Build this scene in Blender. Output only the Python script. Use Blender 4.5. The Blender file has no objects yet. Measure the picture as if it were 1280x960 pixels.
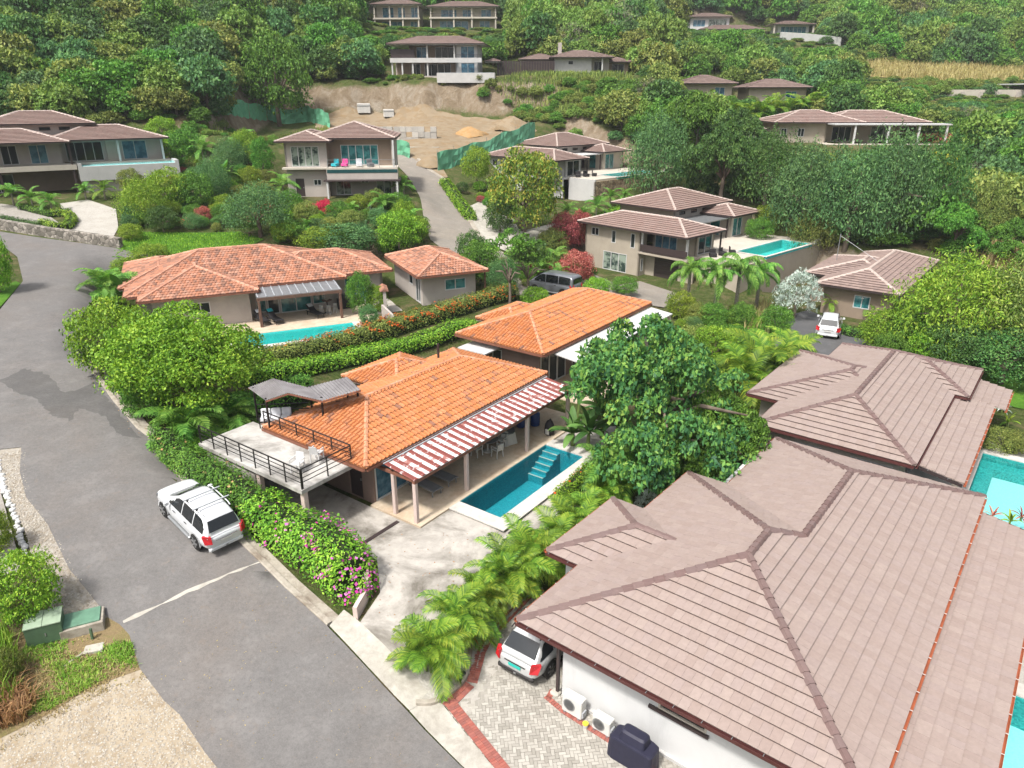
import bpy, bmesh, math, random
import numpy as np
from mathutils import Vector, Matrix
from mathutils.geometry import delaunay_2d_cdt

SC = bpy.context.scene
COL = SC.collection
R = math.radians
RNG = np.random.default_rng(7)
random.seed(7)

# ------------------------------------------------------------------ camera, sky, sun, exposure
CAM_Z = 18.0
F, CX, CY, YH = 900.0, 640.0, 480.0, 118.0        # focal length in pixels of the 1280 x 960 photograph, horizon row
TH = math.atan((CY - YH) / F)                     # the drone camera looks down by this angle
CT, ST = math.cos(TH), math.sin(TH)
cam_d = bpy.data.cameras.new('camera'); cam = bpy.data.objects.new('camera', cam_d); COL.objects.link(cam)
cam.location = (0, 0, CAM_Z); cam.rotation_euler = (math.pi / 2 - TH, 0, 0)
cam_d.sensor_width = 36.0; cam_d.lens = 36.0 * F / 1280.0; cam_d.clip_start = 0.1; cam_d.clip_end = 3000
SC.camera = cam

SUN_EL, SUN_AZ = R(58), R(-128)                   # azimuth of the sun measured from +X, counter-clockwise
world = bpy.data.worlds.new('World'); SC.world = world; world.use_nodes = True
wn, wl = world.node_tree.nodes, world.node_tree.links
wn.clear()
sky = wn.new('ShaderNodeTexSky'); sky.sky_type = 'NISHITA'; sky.sun_disc = False
sky.sun_elevation = SUN_EL; sky.sun_rotation = math.pi / 2 - SUN_AZ
sky.air_density = 1.0; sky.dust_density = 6.0; sky.ozone_density = 1.0; sky.altitude = 50
hs = wn.new('ShaderNodeHueSaturation'); hs.inputs['Saturation'].default_value = 0.42
bg = wn.new('ShaderNodeBackground'); bg.inputs[1].default_value = 0.10
wo = wn.new('ShaderNodeOutputWorld')
wl.new(sky.outputs[0], hs.inputs['Color']); wl.new(hs.outputs[0], bg.inputs[0]); wl.new(bg.outputs[0], wo.inputs[0])

sun_d = bpy.data.lights.new('sun', 'SUN'); sun_d.energy = 2.3; sun_d.angle = R(6); sun_d.color = (1.0, 0.96, 0.90)
sun = bpy.data.objects.new('sun', sun_d); COL.objects.link(sun)
sd = Vector((math.cos(SUN_EL) * math.cos(SUN_AZ), math.cos(SUN_EL) * math.sin(SUN_AZ), math.sin(SUN_EL)))
sun.rotation_euler = sd.to_track_quat('Z', 'Y').to_euler(); sun.location = sd * 200

SC.view_settings.view_transform = 'Standard'; SC.view_settings.look = 'None'
SC.view_settings.gamma = 1.0; SC.view_settings.use_curve_mapping = False
SC.view_settings.exposure = 1.08
cy = SC.cycles
cy.max_bounces = 6; cy.diffuse_bounces = 3; cy.glossy_bounces = 2; cy.transmission_bounces = 3; cy.transparent_max_bounces = 6
cy.caustics_reflective = False; cy.caustics_refractive = False; cy.sample_clamp_indirect = 6.0
cy.use_denoising = True
try: cy.denoiser = 'OPENIMAGEDENOISE'
except Exception: pass

# ------------------------------------------------------------------ pixels of the photograph to points
def ray(px, py):
    u = (px - CX) / F; v = -(py - CY) / F
    return np.array([u, CT + v * ST, -ST + v * CT])
def PZ(px, py, z):                                 # where the sight line meets the level z
    d = ray(px, py); t = (z - CAM_Z) / d[2]
    return np.array([d[0] * t, d[1] * t, z])
def PY(px, py, y):                                 # where the sight line reaches the distance y
    d = ray(px, py); t = y / d[1]
    return np.array([d[0] * t, y, CAM_Z + d[2] * t])
def pix(p):
    x, y, z = p[0], p[1], p[2] - CAM_Z
    dep = max(0.1, y * CT - z * ST); up = y * ST + z * CT
    return CX + F * x / dep, CY - F * up / dep

# ------------------------------------------------------------------ terrain heights
cp = []
def c_pz(*pts):
    for px, py, z in pts: p = PZ(px, py, z); cp.append((p[0], p[1], z))
def c_py(*pts):
    for px, py, y in pts: p = PY(px, py, y); cp.append((p[0], p[1], p[2]))
# road and the near plots
c_pz((600, 955, -1.45), (515, 885, -1.1), (430, 775, -0.25), (310, 690, 0.8), (240, 620, 1.55), (170, 540, 2.3), (110, 460, 3.1), (120, 380, 3.7),
     (60, 335, 4.6), (170, 325, 4.3), (0, 300, 5.4), (290, 960, -1.25), (155, 780, 0.3), (20, 610, 2.1), (0, 520, 2.9), (0, 390, 4.0), (0, 330, 4.9),
     (0, 800, 0.5), (60, 900, -0.5), (0, 700, 1.4), (420, 930, -1.3), (300, 850, -0.4))
cp += [(20, 12, -1.7), (8, 14, -1.5), (14, 22, -1.5), (30, 30, -1.5), (-20, 12, -0.8), (-30, 20, 1.2), (-45, 40, 3.6), (-60, 60, 5.4), (40, 45, -1.5),
       (0, 4, -1.8), (-30, 2, -1), (30, 2, -2), (60, 30, -1.8), (60, 55, -1.6), (2, 38, 0), (10, 52, 0), (-8, 50, 0.9), (-16, 45, 1.4)]
c_pz((640, 640, -0.1), (850, 580, -0.6), (1035, 420, -1.4), (1160, 430, -1.4), (1270, 430, -1.2), (930, 400, -0.6), (830, 372, -0.7),
     (700, 350, 1.4), (650, 330, 2.2), (600, 300, 3.3), (250, 300, 4.7), (300, 270, 5.9), (402, 250, 6.6), (450, 290, 4.6), (340, 300, 4.8), (540, 300, 3.8))
c_py((520, 230, 96), (500, 200, 114), (630, 270, 92), (720, 290, 85), (790, 300, 90), (990, 300, 82), (1090, 305, 84), (1100, 230, 102), (1260, 290, 88),
     (450, 192, 115), (600, 168, 128), (420, 153, 136), (560, 150, 138), (660, 165, 128), (350, 150, 116), (280, 165, 108), (300, 200, 98), (230, 200, 96),
     (780, 160, 128), (720, 110, 140), (820, 130, 140), (900, 205, 108), (900, 150, 130), (1200, 125, 168), (1180, 85, 200), (1270, 90, 200), (1060, 120, 155),
     (1240, 205, 104), (1000, 90, 190), (640, 110, 142), (820, 240, 98), (760, 225, 108))
cp += [(-52, 80, 6.9), (-60, 92, 8.5), (-75, 100, 11), (-60, 112, 16), (-90, 115, 18), (-42, 128, 19), (-60, 140, 27), (-100, 150, 33), (-30, 149, 21.0), (-16, 150, 21.2),
       (-4, 149, 21.2), (12, 152, 21.6), (24, 152, 21.6), (-45, 150, 23), (-30, 141, 14.2), (-10, 141, 14.6), (-18, 141, 14.4),
       (-40, 190, 36), (-24, 216, 34.2), (-8, 216, 34.2), (-18, 190, 29), (-80, 200, 52), (-150, 160, 45), (-150, 100, 22), (-220, 200, 80),
       (20, 190, 31), (20, 240, 45), (50, 200, 30), (65, 258, 34), (92, 258, 34.5), (70, 266, 35.5), (95, 268, 36), (80, 220, 32), (120, 220, 27), (180, 230, 28), (240, 250, 32),
       (130, 110, 8), (130, 150, 16), (200, 150, 14), (200, 80, 2), (120, 70, 1), (300, 150, 14), (38, 150, 16.9), (52, 150, 16.6), (44, 158, 18), (52, 118, 9.8), (64, 118, 9.8), (74, 116, 9.8), (40, 120, 10.4)]
for x in range(-260, 420, 80):
    cp += [(x, 300, 66 - max(0, x - 40) * 0.05), (x, 380, 112 - max(0, x - 60) * 0.06), (x, 470, 160), (x, 600, 215)]
cp = np.array(cp)
def _lin(n, a, b): return np.linspace(a, b, n)
GXS = np.concatenate([np.arange(-320, -64, 6.0), np.arange(-64, 84, 0.8), np.arange(84, 480, 6.0)])
GYS = np.concatenate([np.arange(-12, 6, 2.0), np.arange(6, 100, 0.8), np.arange(100, 170, 1.6), np.arange(170, 620, 7.0)])
def fit_heights():
    n = len(cp); d = np.sqrt((cp[:, None, 0] - cp[None, :, 0]) ** 2 + (cp[:, None, 1] - cp[None, :, 1]) ** 2)
    A = np.zeros((n + 3, n + 3)); A[:n, :n] = d - np.eye(n) * 2.0
    A[:n, n] = 1; A[:n, n + 1:] = cp[:, :2]; A[n, :n] = 1; A[n + 1:, :n] = cp[:, :2].T
    w = np.linalg.solve(A, np.concatenate([cp[:, 2], np.zeros(3)]))
    X, Y = np.meshgrid(GXS, GYS, indexing='ij')
    Z = w[n] + w[n + 1] * X + w[n + 2] * Y
    for i in range(n): Z += w[i] * np.sqrt((X - cp[i, 0]) ** 2 + (Y - cp[i, 1]) ** 2)
    return X, Y, Z
GX, GY, GZ = fit_heights()
def smooth(t): t = np.clip(t, 0, 1); return t * t * (3 - 2 * t)
def pad(o, ang, x0, x1, y0, y1, z, m=2.0):         # level a building plot
    global GZ
    c, s = math.cos(R(ang)), math.sin(R(ang))
    lx = (GX - o[0]) * c + (GY - o[1]) * s; ly = -(GX - o[0]) * s + (GY - o[1]) * c
    d = np.maximum(np.maximum(x0 - lx, lx - x1), np.maximum(y0 - ly, ly - y1))
    w = 1 - smooth(d / m)
    GZ = GZ * (1 - w) + z * w
def T(x, y):
    i = int(np.clip(np.searchsorted(GXS, x) - 1, 0, len(GXS) - 2)); j = int(np.clip(np.searchsorted(GYS, y) - 1, 0, len(GYS) - 2))
    a = (x - GXS[i]) / (GXS[i + 1] - GXS[i]); b = (y - GYS[j]) / (GYS[j + 1] - GYS[j])
    return float(GZ[i, j] * (1 - a) * (1 - b) + GZ[i + 1, j] * a * (1 - b) + GZ[i, j + 1] * (1 - a) * b + GZ[i + 1, j + 1] * a * b)
def TV(X, Y):
    i = np.clip(np.searchsorted(GXS, X) - 1, 0, len(GXS) - 2); j = np.clip(np.searchsorted(GYS, Y) - 1, 0, len(GYS) - 2)
    a = (X - GXS[i]) / (GXS[i + 1] - GXS[i]); b = (Y - GYS[j]) / (GYS[j + 1] - GYS[j])
    return GZ[i, j] * (1 - a) * (1 - b) + GZ[i + 1, j] * a * (1 - b) + GZ[i, j + 1] * (1 - a) * b + GZ[i + 1, j + 1] * a * b
TS = np.concatenate([np.arange(10, 120, 0.12), np.arange(120, 600, 0.8)])
def G(px, py):                                     # where the sight line meets the ground
    d = ray(px, py)
    X, Y, Z = d[0] * TS, d[1] * TS, CAM_Z + d[2] * TS
    below = np.nonzero(Z < TV(X, Y))[0]
    k = below[0] if len(below) else len(TS) - 1
    lo, hi = TS[max(k - 1, 0)], TS[k]
    for _ in range(12):
        m = (lo + hi) / 2
        if CAM_Z + d[2] * m < T(d[0] * m, d[1] * m): hi = m
        else: lo = m
    return np.array([d[0] * hi, d[1] * hi, T(d[0] * hi, d[1] * hi)])

# house frames: origin (eave corner on plan), angle of the local x axis
HA = ((-6.43, 27.96), 54.0); HA2 = ((1.93, 42.08), 53.5); HC = ((-19.52, 54.19), 24.0); HCG = ((-7.63, 57.57), 25.5)
_b = PZ(859, 298, 4.4); HB = ((_b[0], _b[1]), 43.0)
_e = PZ(693.4, 201.2, 9.6); HE = ((_e[0], _e[1]), 43.5)
H2 = ((0.19, 19.86), 51.5); H3 = ((13.17, 35.30), 52.0)
_k = PZ(1126, 369.5, 1.5); HK = ((_k[0], _k[1]), 52.0)
_d = PZ(343, 177, 13.0); HD = ((_d[0], _d[1]), 5.0)
_h = PZ(87, 177, 12.9); H1 = ((_h[0], _h[1]), 33.0)
_f = PY(483, 55, 147); HF = ((_f[0], _f[1]), -4.0)
_r = PY(968, 150, 118); HR = ((_r[0], _r[1]), -2.0)
pad(HA[0], HA[1], -2.4, 16, -6, 9.5, -0.02, 1.6)
pad(HA2[0], HA2[1], -0.5, 16, -5, 9.5, 0.1, 2.0)
pad(HC[0], HC[1], -10, 13, -6.6, 14, 1.28, 2.5)
pad(HCG[0], HCG[1], 0, 7, -1.5, 10, 1.45, 2.0)
pad(HB[0], HB[1], -5, 3.5, -8, 15, -0.72, 2.5)
pad(HB[0], HB[1], 5.5, 21, -3, 17, 1.8, 1.5)
pad(HE[0], HE[1], 0, 21, -3, 18, 4.2, 3.0)
pad(H2[0], H2[1], -8, 20, -19, 2.2, -1.52, 1.5)
pad(H3[0], H3[1], -3, 18, -19, 2.5, -1.35, 2.0)
pad(HK[0], HK[1], -6, 17, -4, 14, -1.4, 3.0)
pad(HD[0], HD[1], 0, 16, -1, 12, 6.7, 3.0)
pad(H1[0], H1[1], -14, 14, -3, 12, 7.0, 3.0)
pad(HF[0], HF[1], 0, 20, -1.5, 10, 21.2, 1.5)
pad(HR[0], HR[1], 0, 27, -5, 10, 11.0, 4.0)
for _px0, _px1, _ey, _yy, _zz in ((462, 527, 5, 217, 33.6), (533, 624, 8, 215, 33.6)):
    _a, _b2 = PY(_px0, _ey, _yy), PY(_px1, _ey, _yy); pad((_a[0], _yy), -2.0, -1, _b2[0] - _a[0] + 1, -16, 11, _zz, 6.0)
for _px0, _px1, _ey, _yy, _dz in ((849, 923, 104, 150, 3.1), (933, 1016, 109, 150, 3.1), (862, 945, 20, 262, 7.6), (967, 1012, 30, 262, 4.3)):
    _a, _b2 = PY(_px0, _ey, _yy), PY(_px1, _ey, _yy); pad((_a[0], _yy), -1.0, -1, _b2[0] - _a[0] + 1, -26 if _yy > 200 else -8, 11, _a[2] - _dz, 9.0 if _yy > 200 else 6.0)
pad((PY(645, 78, 150)[0], 150.0), 0.0, -1, 24, -2, 10, 21.5, 4.0)
# the quarried cliff below the ridge villa: a level site, then a steep face
_foot = 9.4 + (GY - 112) * 0.165 + 0.35 * np.sin(GX * 0.35); _edge = 141.2 + 0.9 * np.sin(GX * 0.45) + 0.5 * np.sin(GX * 1.3)
_in = smooth((GX + 47) / 5) * (1 - smooth((GX - 4) / 10))
_top = 20.9 + 0.02 * (GX + 20); _ramp = smooth((GY - _edge) / 3.6)
_cl = np.where(GY < _edge, _foot, _foot + (_top - _foot) * _ramp)
_w = _in * smooth((GY - 108) / 6) * (1 - smooth((GY - 146.5) / 3)); GZ = GZ * (1 - _w) + _cl * _w
GZ += 0.05 * np.sin(GX * 1.7 + 0.6 * np.sin(GY)) * np.sin(GY * 1.3) * np.clip((GY - 55) / 20, 0, 1)

# ------------------------------------------------------------------ mesh helpers
class MB:
    def __init__(s): s.v = []; s.f = []
    def add(s, vs, fs):
        o = len(s.v); s.v += [tuple(float(c) for c in v) for v in vs]; s.f += [tuple(i + o for i in f) for f in fs]; return s
    def box(s, x0, x1, y0, y1, z0, z1):
        return s.add([(x0, y0, z0), (x1, y0, z0), (x1, y1, z0), (x0, y1, z0), (x0, y0, z1), (x1, y0, z1), (x1, y1, z1), (x0, y1, z1)],
                     [(3, 2, 1, 0), (4, 5, 6, 7), (0, 1, 5, 4), (1, 2, 6, 5), (2, 3, 7, 6), (3, 0, 4, 7)])
    def cbox(s, cx, cy_, z0, z1, wx, wy, bev=0.0):     # box with chamfered vertical edges and top
        if bev <= 0: return s.box(cx - wx / 2, cx + wx / 2, cy_ - wy / 2, cy_ + wy / 2, z0, z1)
        b = bev
        def ring(ix, z):
            x, y = wx / 2 - ix, wy / 2 - ix
            return [(cx + px, cy_ + py, z) for px, py in ((-x + b, -y), (x - b, -y), (x, -y + b), (x, y - b), (x - b, y), (-x + b, y), (-x, y - b), (-x, -y + b))]
        vs = ring(0, z0) + ring(0, z1 - b) + ring(b, z1)
        fs = [tuple(range(7, -1, -1)), tuple(range(16, 24))]
        for k in range(2):
            for i in range(8): fs.append((k * 8 + i, k * 8 + (i + 1) % 8, k * 8 + 8 + (i + 1) % 8, k * 8 + 8 + i))
        return s.add(vs, fs)
    def prism(s, poly, z0, z1):                        # poly: counter-clockwise (x, y)
        n = len(poly)
        return s.add([(x, y, z0) for x, y in poly] + [(x, y, z1) for x, y in poly],
                     [tuple(range(n - 1, -1, -1)), tuple(range(n, 2 * n))] + [(i, (i + 1) % n, n + (i + 1) % n, n + i) for i in range(n)])
    def hexa(s, bot, top):                             # four bottom and four top corners
        return s.add(list(bot) + list(top), [(3, 2, 1, 0), (4, 5, 6, 7), (0, 1, 5, 4), (1, 2, 6, 5), (2, 3, 7, 6), (3, 0, 4, 7)])
    def slab(s, quad, th):                             # a plate under a 3-D polygon (given counter-clockwise from above)
        n = len(quad)
        return s.add([(a, b, c - th) for a, b, c in quad] + list(quad),
                     [tuple(range(n - 1, -1, -1)), tuple(range(n, 2 * n))] + [(i, (i + 1) % n, n + (i + 1) % n, n + i) for i in range(n)])
    def bar(s, a, b, w, h=None):                       # square bar between two points
        h = h or w; a, b = Vector(a), Vector(b); d = (b - a).normalized()
        up = Vector((0, 0, 1)) if abs(d.z) < 0.95 else Vector((1, 0, 0))
        x = d.cross(up).normalized() * (w / 2); y = x.cross(d).normalized() * (h / 2)
        q = lambda p: [p - x - y, p + x - y, p + x + y, p - x + y]
        return s.add([tuple(v) for v in q(a) + q(b)], [(0, 1, 2, 3), (7, 6, 5, 4), (0, 4, 5, 1), (1, 5, 6, 2), (2, 6, 7, 3), (3, 7, 4, 0)])
    def tube(s, pts, rad, seg=8, cap=True):
        n = len(pts); rad = rad if hasattr(rad, '__len__') else [rad] * n
        o = len(s.v); vs = []
        for i, p in enumerate(pts):
            a = Vector(pts[max(i - 1, 0)]); b = Vector(pts[min(i + 1, n - 1)]); d = (b - a).normalized()
            up = Vector((0, 0, 1)) if abs(d.z) < 0.9 else Vector((1, 0, 0))
            x = d.cross(up).normalized(); y = x.cross(d)
            for k in range(seg):
                an = 2 * math.pi * k / seg; vs.append(tuple(Vector(p) + (x * math.cos(an) + y * math.sin(an)) * rad[i]))
        fs = [(i * seg + k, i * seg + (k + 1) % seg, (i + 1) * seg + (k + 1) % seg, (i + 1) * seg + k) for i in range(n - 1) for k in range(seg)]
        if cap: fs += [tuple(range(seg - 1, -1, -1)), tuple((n - 1) * seg + k for k in range(seg))]
        return s.add(vs, fs)
    def lathe(s, prof, seg=16, c=(0, 0, 0)):
        n = len(prof); vs = [(c[0] + r * math.cos(2 * math.pi * k / seg), c[1] + r * math.sin(2 * math.pi * k / seg), c[2] + z) for r, z in prof for k in range(seg)]
        fs = [(i * seg + k, i * seg + (k + 1) % seg, (i + 1) * seg + (k + 1) % seg, (i + 1) * seg + k) for i in range(n - 1) for k in range(seg)]
        fs += [tuple(range(seg - 1, -1, -1)), tuple((n - 1) * seg + k for k in range(seg))]
        return s.add(vs, fs)
    def mesh(s, name, mat, smooth_=False):
        me = bpy.data.meshes.new(name); me.from_pydata(s.v, [], s.f)
        if mat is not None: me.materials.append(mat)
        if smooth_: me.polygons.foreach_set('use_smooth', [True] * len(me.polygons))
        me.update(); return me
    def build(s, name, mat, parent=None, smooth_=False, **kw):
        return link(name, s.mesh(name, mat, smooth_), parent, **kw)
def link(name, me, parent=None, loc=None, rz=None, mat4=None, label=None, cat=None, group=None, kind=None):
    o = bpy.data.objects.new(name, me); COL.objects.link(o)
    if parent is not None: o.parent = parent
    if loc is not None: o.location = [float(c) for c in loc]
    if rz is not None: o.rotation_euler = (0, 0, rz)
    if mat4 is not None: o.matrix_basis = mat4
    return tag(o, label, cat, group, kind)
def tag(o, label=None, cat=None, group=None, kind=None):
    if label: o['label'] = label
    if cat: o['category'] = cat
    if group: o['group'] = group
    if kind: o['kind'] = kind
    return o
def thing(name, label, cat, loc=(0, 0, 0), rz=0.0, group=None):
    return link(name, None, None, loc, rz, label=label, cat=cat, group=group)
def arr_mesh(name, V, Q, mat):                         # quads from arrays
    me = bpy.data.meshes.new(name); n, m = len(V), len(Q); k = Q.shape[1]
    me.vertices.add(n); me.vertices.foreach_set('co', np.ascontiguousarray(V, dtype=np.float32).ravel())
    me.loops.add(m * k); me.loops.foreach_set('vertex_index', np.ascontiguousarray(Q, dtype=np.int32).ravel())
    me.polygons.add(m); me.polygons.foreach_set('loop_start', np.arange(0, m * k, k, dtype=np.int32))
    if mat is not None: me.materials.append(mat)
    me.update(calc_edges=True); me.validate(); return me
ORD = ['first', 'second', 'third', 'fourth', 'fifth', 'sixth', 'seventh', 'eighth', 'ninth', 'tenth', 'eleventh', 'twelfth', 'thirteenth', 'fourteenth',
       'fifteenth', 'sixteenth', 'seventeenth', 'eighteenth', 'nineteenth', 'twentieth']

# ------------------------------------------------------------------ materials
class NT:
    def __init__(s, name):
        s.m = bpy.data.materials.new(name); s.m.use_nodes = True; s.t = s.m.node_tree; s.n = s.t.nodes; s.l = s.t.links
        s.b = s.n['Principled BSDF']; s.out = s.n['Material Output']; s._co = None
    def node(s, typ, **kw):
        n = s.n.new(typ)
        for k, v in kw.items(): setattr(n, k, v)
        return n
    def co(s, kind='Object'):
        if s._co is None: s._co = s.node('ShaderNodeTexCoord')
        return s._co.outputs[kind]
    def pos(s): return s.node('ShaderNodeNewGeometry').outputs['Position']
    def noise(s, scale, detail=4, rough=0.6, src=None, dist=0.0, stretch=None):
        n = s.node('ShaderNodeTexNoise'); n.inputs['Scale'].default_value = scale; n.inputs['Detail'].default_value = detail
        n.inputs['Roughness'].default_value = rough; n.inputs['Distortion'].default_value = dist
        v = src or s.co()
        if stretch:
            mp = s.node('ShaderNodeMapping'); mp.inputs['Scale'].default_value = stretch; s.l.new(v, mp.inputs[0]); v = mp.outputs[0]
        s.l.new(v, n.inputs['Vector']); return n.outputs['Fac']
    def vor(s, scale, src=None, feature='F1', out='Distance'):
        n = s.node('ShaderNodeTexVoronoi', feature=feature); n.inputs['Scale'].default_value = scale
        s.l.new(src or s.co(), n.inputs['Vector']); return n.outputs[out]
    def ramp(s, fac, stops, interp='LINEAR'):
        n = s.node('ShaderNodeValToRGB'); e = n.color_ramp.elements; n.color_ramp.interpolation = interp
        while len(e) < len(stops): e.new(0.5)
        for k, (p, c) in enumerate(stops):
            e[k].position = p; e[k].color = (c[0], c[1], c[2], 1) if hasattr(c, '__len__') else (c, c, c, 1)
        s.l.new(fac, n.inputs[0]); return n.outputs[0]
    def mix(s, fac, a, b, mode='MIX'):
        n = s.node('ShaderNodeMix', data_type='RGBA', blend_type=mode)
        for sock, v in ((n.inputs[0], fac), (n.inputs[6], a), (n.inputs[7], b)):
            if hasattr(v, 'is_linked') or hasattr(v, 'node'): s.l.new(v, sock)
            elif hasattr(v, '__len__'): sock.default_value = (v[0], v[1], v[2], 1)
            else: sock.default_value = v
        return n.outputs[2]
    def math(s, op, a, b=0.0):
        n = s.node('ShaderNodeMath', operation=op)
        for sock, v in ((n.inputs[0], a), (n.inputs[1], b)):
            if hasattr(v, 'node'): s.l.new(v, sock)
            else: sock.default_value = v
        return n.outputs[0]
    def rnd(s):                                         # one value for each loose piece and each object
        g = s.node('ShaderNodeNewGeometry').outputs['Random Per Island']; o = s.node('ShaderNodeObjectInfo').outputs['Random']
        return s.math('FRACT', s.math('ADD', s.math('MULTIPLY', g, 7.31), s.math('MULTIPLY', o, 5.17)))
    def orand(s): return s.node('ShaderNodeObjectInfo').outputs['Random']
    def bump(s, h, strength=0.3, dist=0.02):
        n = s.node('ShaderNodeBump'); n.inputs['Strength'].default_value = strength; n.inputs['Distance'].default_value = dist
        s.l.new(h, n.inputs['Height']); s.l.new(n.outputs[0], s.b.inputs['Normal']); return s
    def done(s, col=None, rough=0.8, spec=0.3, metal=0.0):
        if col is not None:
            if hasattr(col, 'node'): s.l.new(col, s.b.inputs['Base Color'])
            else: s.b.inputs['Base Color'].default_value = (col[0], col[1], col[2], 1)
        if hasattr(rough, 'node'): s.l.new(rough, s.b.inputs['Roughness'])
        else: s.b.inputs['Roughness'].default_value = rough
        s.b.inputs['Specular IOR Level'].default_value = spec; s.b.inputs['Metallic'].default_value = metal
        return s.m
def plain(name, col, rough=0.7, spec=0.3, metal=0.0, var=0.08, scale=3.0):
    t = NT(name); d = tuple(c * (1 - 2.2 * var) for c in col); l = tuple(min(1, c * (1 + var)) for c in col)
    return t.done(t.ramp(t.noise(scale, 5), [(0.3, d), (0.7, l)]), rough, spec, metal)
def leafmat(name, cols, trans=0.28, rough=0.55, clump=0.6):
    t = NT(name); cols = [tuple(min(0.75, v * 1.95) for v in k) for k in cols]
    r = t.rnd(); r2 = t.noise(0.55, 3, src=t.pos())
    f = t.math('ADD', t.math('MULTIPLY', r, 0.74), t.math('MULTIPLY', t.math('SUBTRACT', r2, 0.5), clump * 1.6))
    f = t.math('ADD', f, 0.12)
    c = t.ramp(f, [(i / (len(cols) - 1), k) for i, k in enumerate(cols)])
    hv = t.node('ShaderNodeHueSaturation'); t.l.new(c, hv.inputs['Color'])
    o = t.orand(); t.l.new(t.math('ADD', t.math('MULTIPLY', o, 0.03), 0.485), hv.inputs['Hue'])
    t.l.new(t.math('ADD', t.math('MULTIPLY', o, 0.34), 0.83), hv.inputs['Value'])
    c = hv.outputs[0]
    t.done(c, rough, 0.25)
    tr = t.node('ShaderNodeBsdfTranslucent'); mx = t.node('ShaderNodeMixShader'); mx.inputs[0].default_value = trans
    t.l.new(t.mix(1.0, c, (1.0, 1.0, 0.55), 'MULTIPLY'), tr.inputs[0])
    t.l.new(t.b.outputs[0], mx.inputs[1]); t.l.new(tr.outputs[0], mx.inputs[2]); t.l.new(mx.outputs[0], t.out.inputs[0])
    return t.m
# smooth the heights a little (before anything is placed on them)
for _ in range(3):
    Z = GZ.copy(); Z[1:-1, 1:-1] = (GZ[:-2, 1:-1] + GZ[2:, 1:-1] + GZ[1:-1, :-2] + GZ[1:-1, 2:] + 2 * GZ[1:-1, 1:-1]) / 6; GZ = Z

M = {}
def asphalt(name, base, warm=(0.11, 0.085, 0.065), patch=True):
    t = NT(name); p = t.pos()
    big = t.noise(0.16, 5, 0.6, p, 0.6); mid = t.noise(0.9, 6, 0.65, p); fine = t.noise(22, 3, 0.75, p); grit = t.noise(6.5, 5, 0.8, p); blot = t.noise(2.6, 6, 0.7, p, 0.3)
    c = t.ramp(mid, [(0.28, tuple(x * 0.82 for x in base)), (0.55, base), (0.75, tuple(x * 1.35 for x in base))])
    c = t.mix(t.ramp(big, [(0.48, 0), (0.70, 0.28)]), c, warm)
    c = t.mix(t.ramp(grit, [(0.34, 0.55), (0.52, 0.0)]), c, tuple(x * 0.62 for x in base)); c = t.mix(t.ramp(grit, [(0.56, 0.0), (0.74, 0.6)]), c, tuple(x * 1.45 for x in base)); c = t.mix(t.ramp(blot, [(0.58, 0.0), (0.72, 0.4)]), c, warm)
    if patch:                                          # darker tar patches and old stains
        d = t.noise(0.22, 6, 0.68, p, 0.9)
        c = t.mix(t.ramp(d, [(0.60, 0), (0.66, 0.28)]), c, tuple(x * 0.5 for x in base))
        e = t.noise(1.7, 6, 0.7, p, 0.4); c = t.mix(t.ramp(e, [(0.66, 0), (0.74, 0.6)]), c, (0.23, 0.19, 0.15))
        e2 = t.noise(0.5, 7, 0.75, p, 1.2); c = t.mix(t.ramp(e2, [(0.62, 0), (0.70, 0.3)]), c, tuple(x * 0.6 for x in base))
    c = t.mix(t.ramp(fine, [(0.35, 0.0), (0.75, 0.35)]), c, tuple(x * 1.7 for x in base))
    t.bump(fine, 0.25, 0.01)
    return t.done(c, 0.85, 0.25)
M['asphalt'] = asphalt('asphalt', (0.140, 0.134, 0.130), (0.165, 0.125, 0.095))
M['asphalt_dark'] = asphalt('asphalt_dark', (0.085, 0.086, 0.09), patch=False)
M['track'] = asphalt('track', (0.21, 0.19, 0.165), (0.26, 0.2, 0.14), patch=False)
def concrete(name, base, stain=(0.10, 0.09, 0.075), amt=0.6, sc=0.8):
    t = NT(name); p = t.pos()
    n1 = t.noise(sc, 7, 0.68, p, 0.5); n2 = t.noise(sc * 4.5, 6, 0.7, p); n3 = t.noise(30, 2, 0.5, p)
    c = t.ramp(n2, [(0.3, tuple(x * 0.8 for x in base)), (0.7, tuple(min(1, x * 1.12) for x in base))])
    c = t.mix(t.ramp(n1, [(0.46, 0), (0.68, amt)]), c, stain)
    t.bump(n3, 0.15, 0.006); return t.done(c, 0.85, 0.25)
M['concrete'] = concrete('weathered_concrete', (0.40, 0.375, 0.34), (0.11, 0.098, 0.08), 0.95, 0.42)
M['concrete_pale'] = concrete('pale_concrete', (0.420, 0.398, 0.352), (0.188, 0.165, 0.135), 0.5)
M['kerb'] = concrete('kerb_concrete', (0.357, 0.323, 0.272), (0.136, 0.102, 0.072), 0.75, 1.3)
M['terrace'] = concrete('terrace_concrete', (0.44, 0.425, 0.40), (0.15, 0.14, 0.125), 0.9, 0.6)
M['deck'] = concrete('patio_stone', (0.510, 0.425, 0.323), (0.357, 0.230, 0.136), 0.5, 0.7)
M['coping'] = concrete('white_coping', (0.52, 0.50, 0.465), (0.36, 0.33, 0.29), 0.5)
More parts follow.
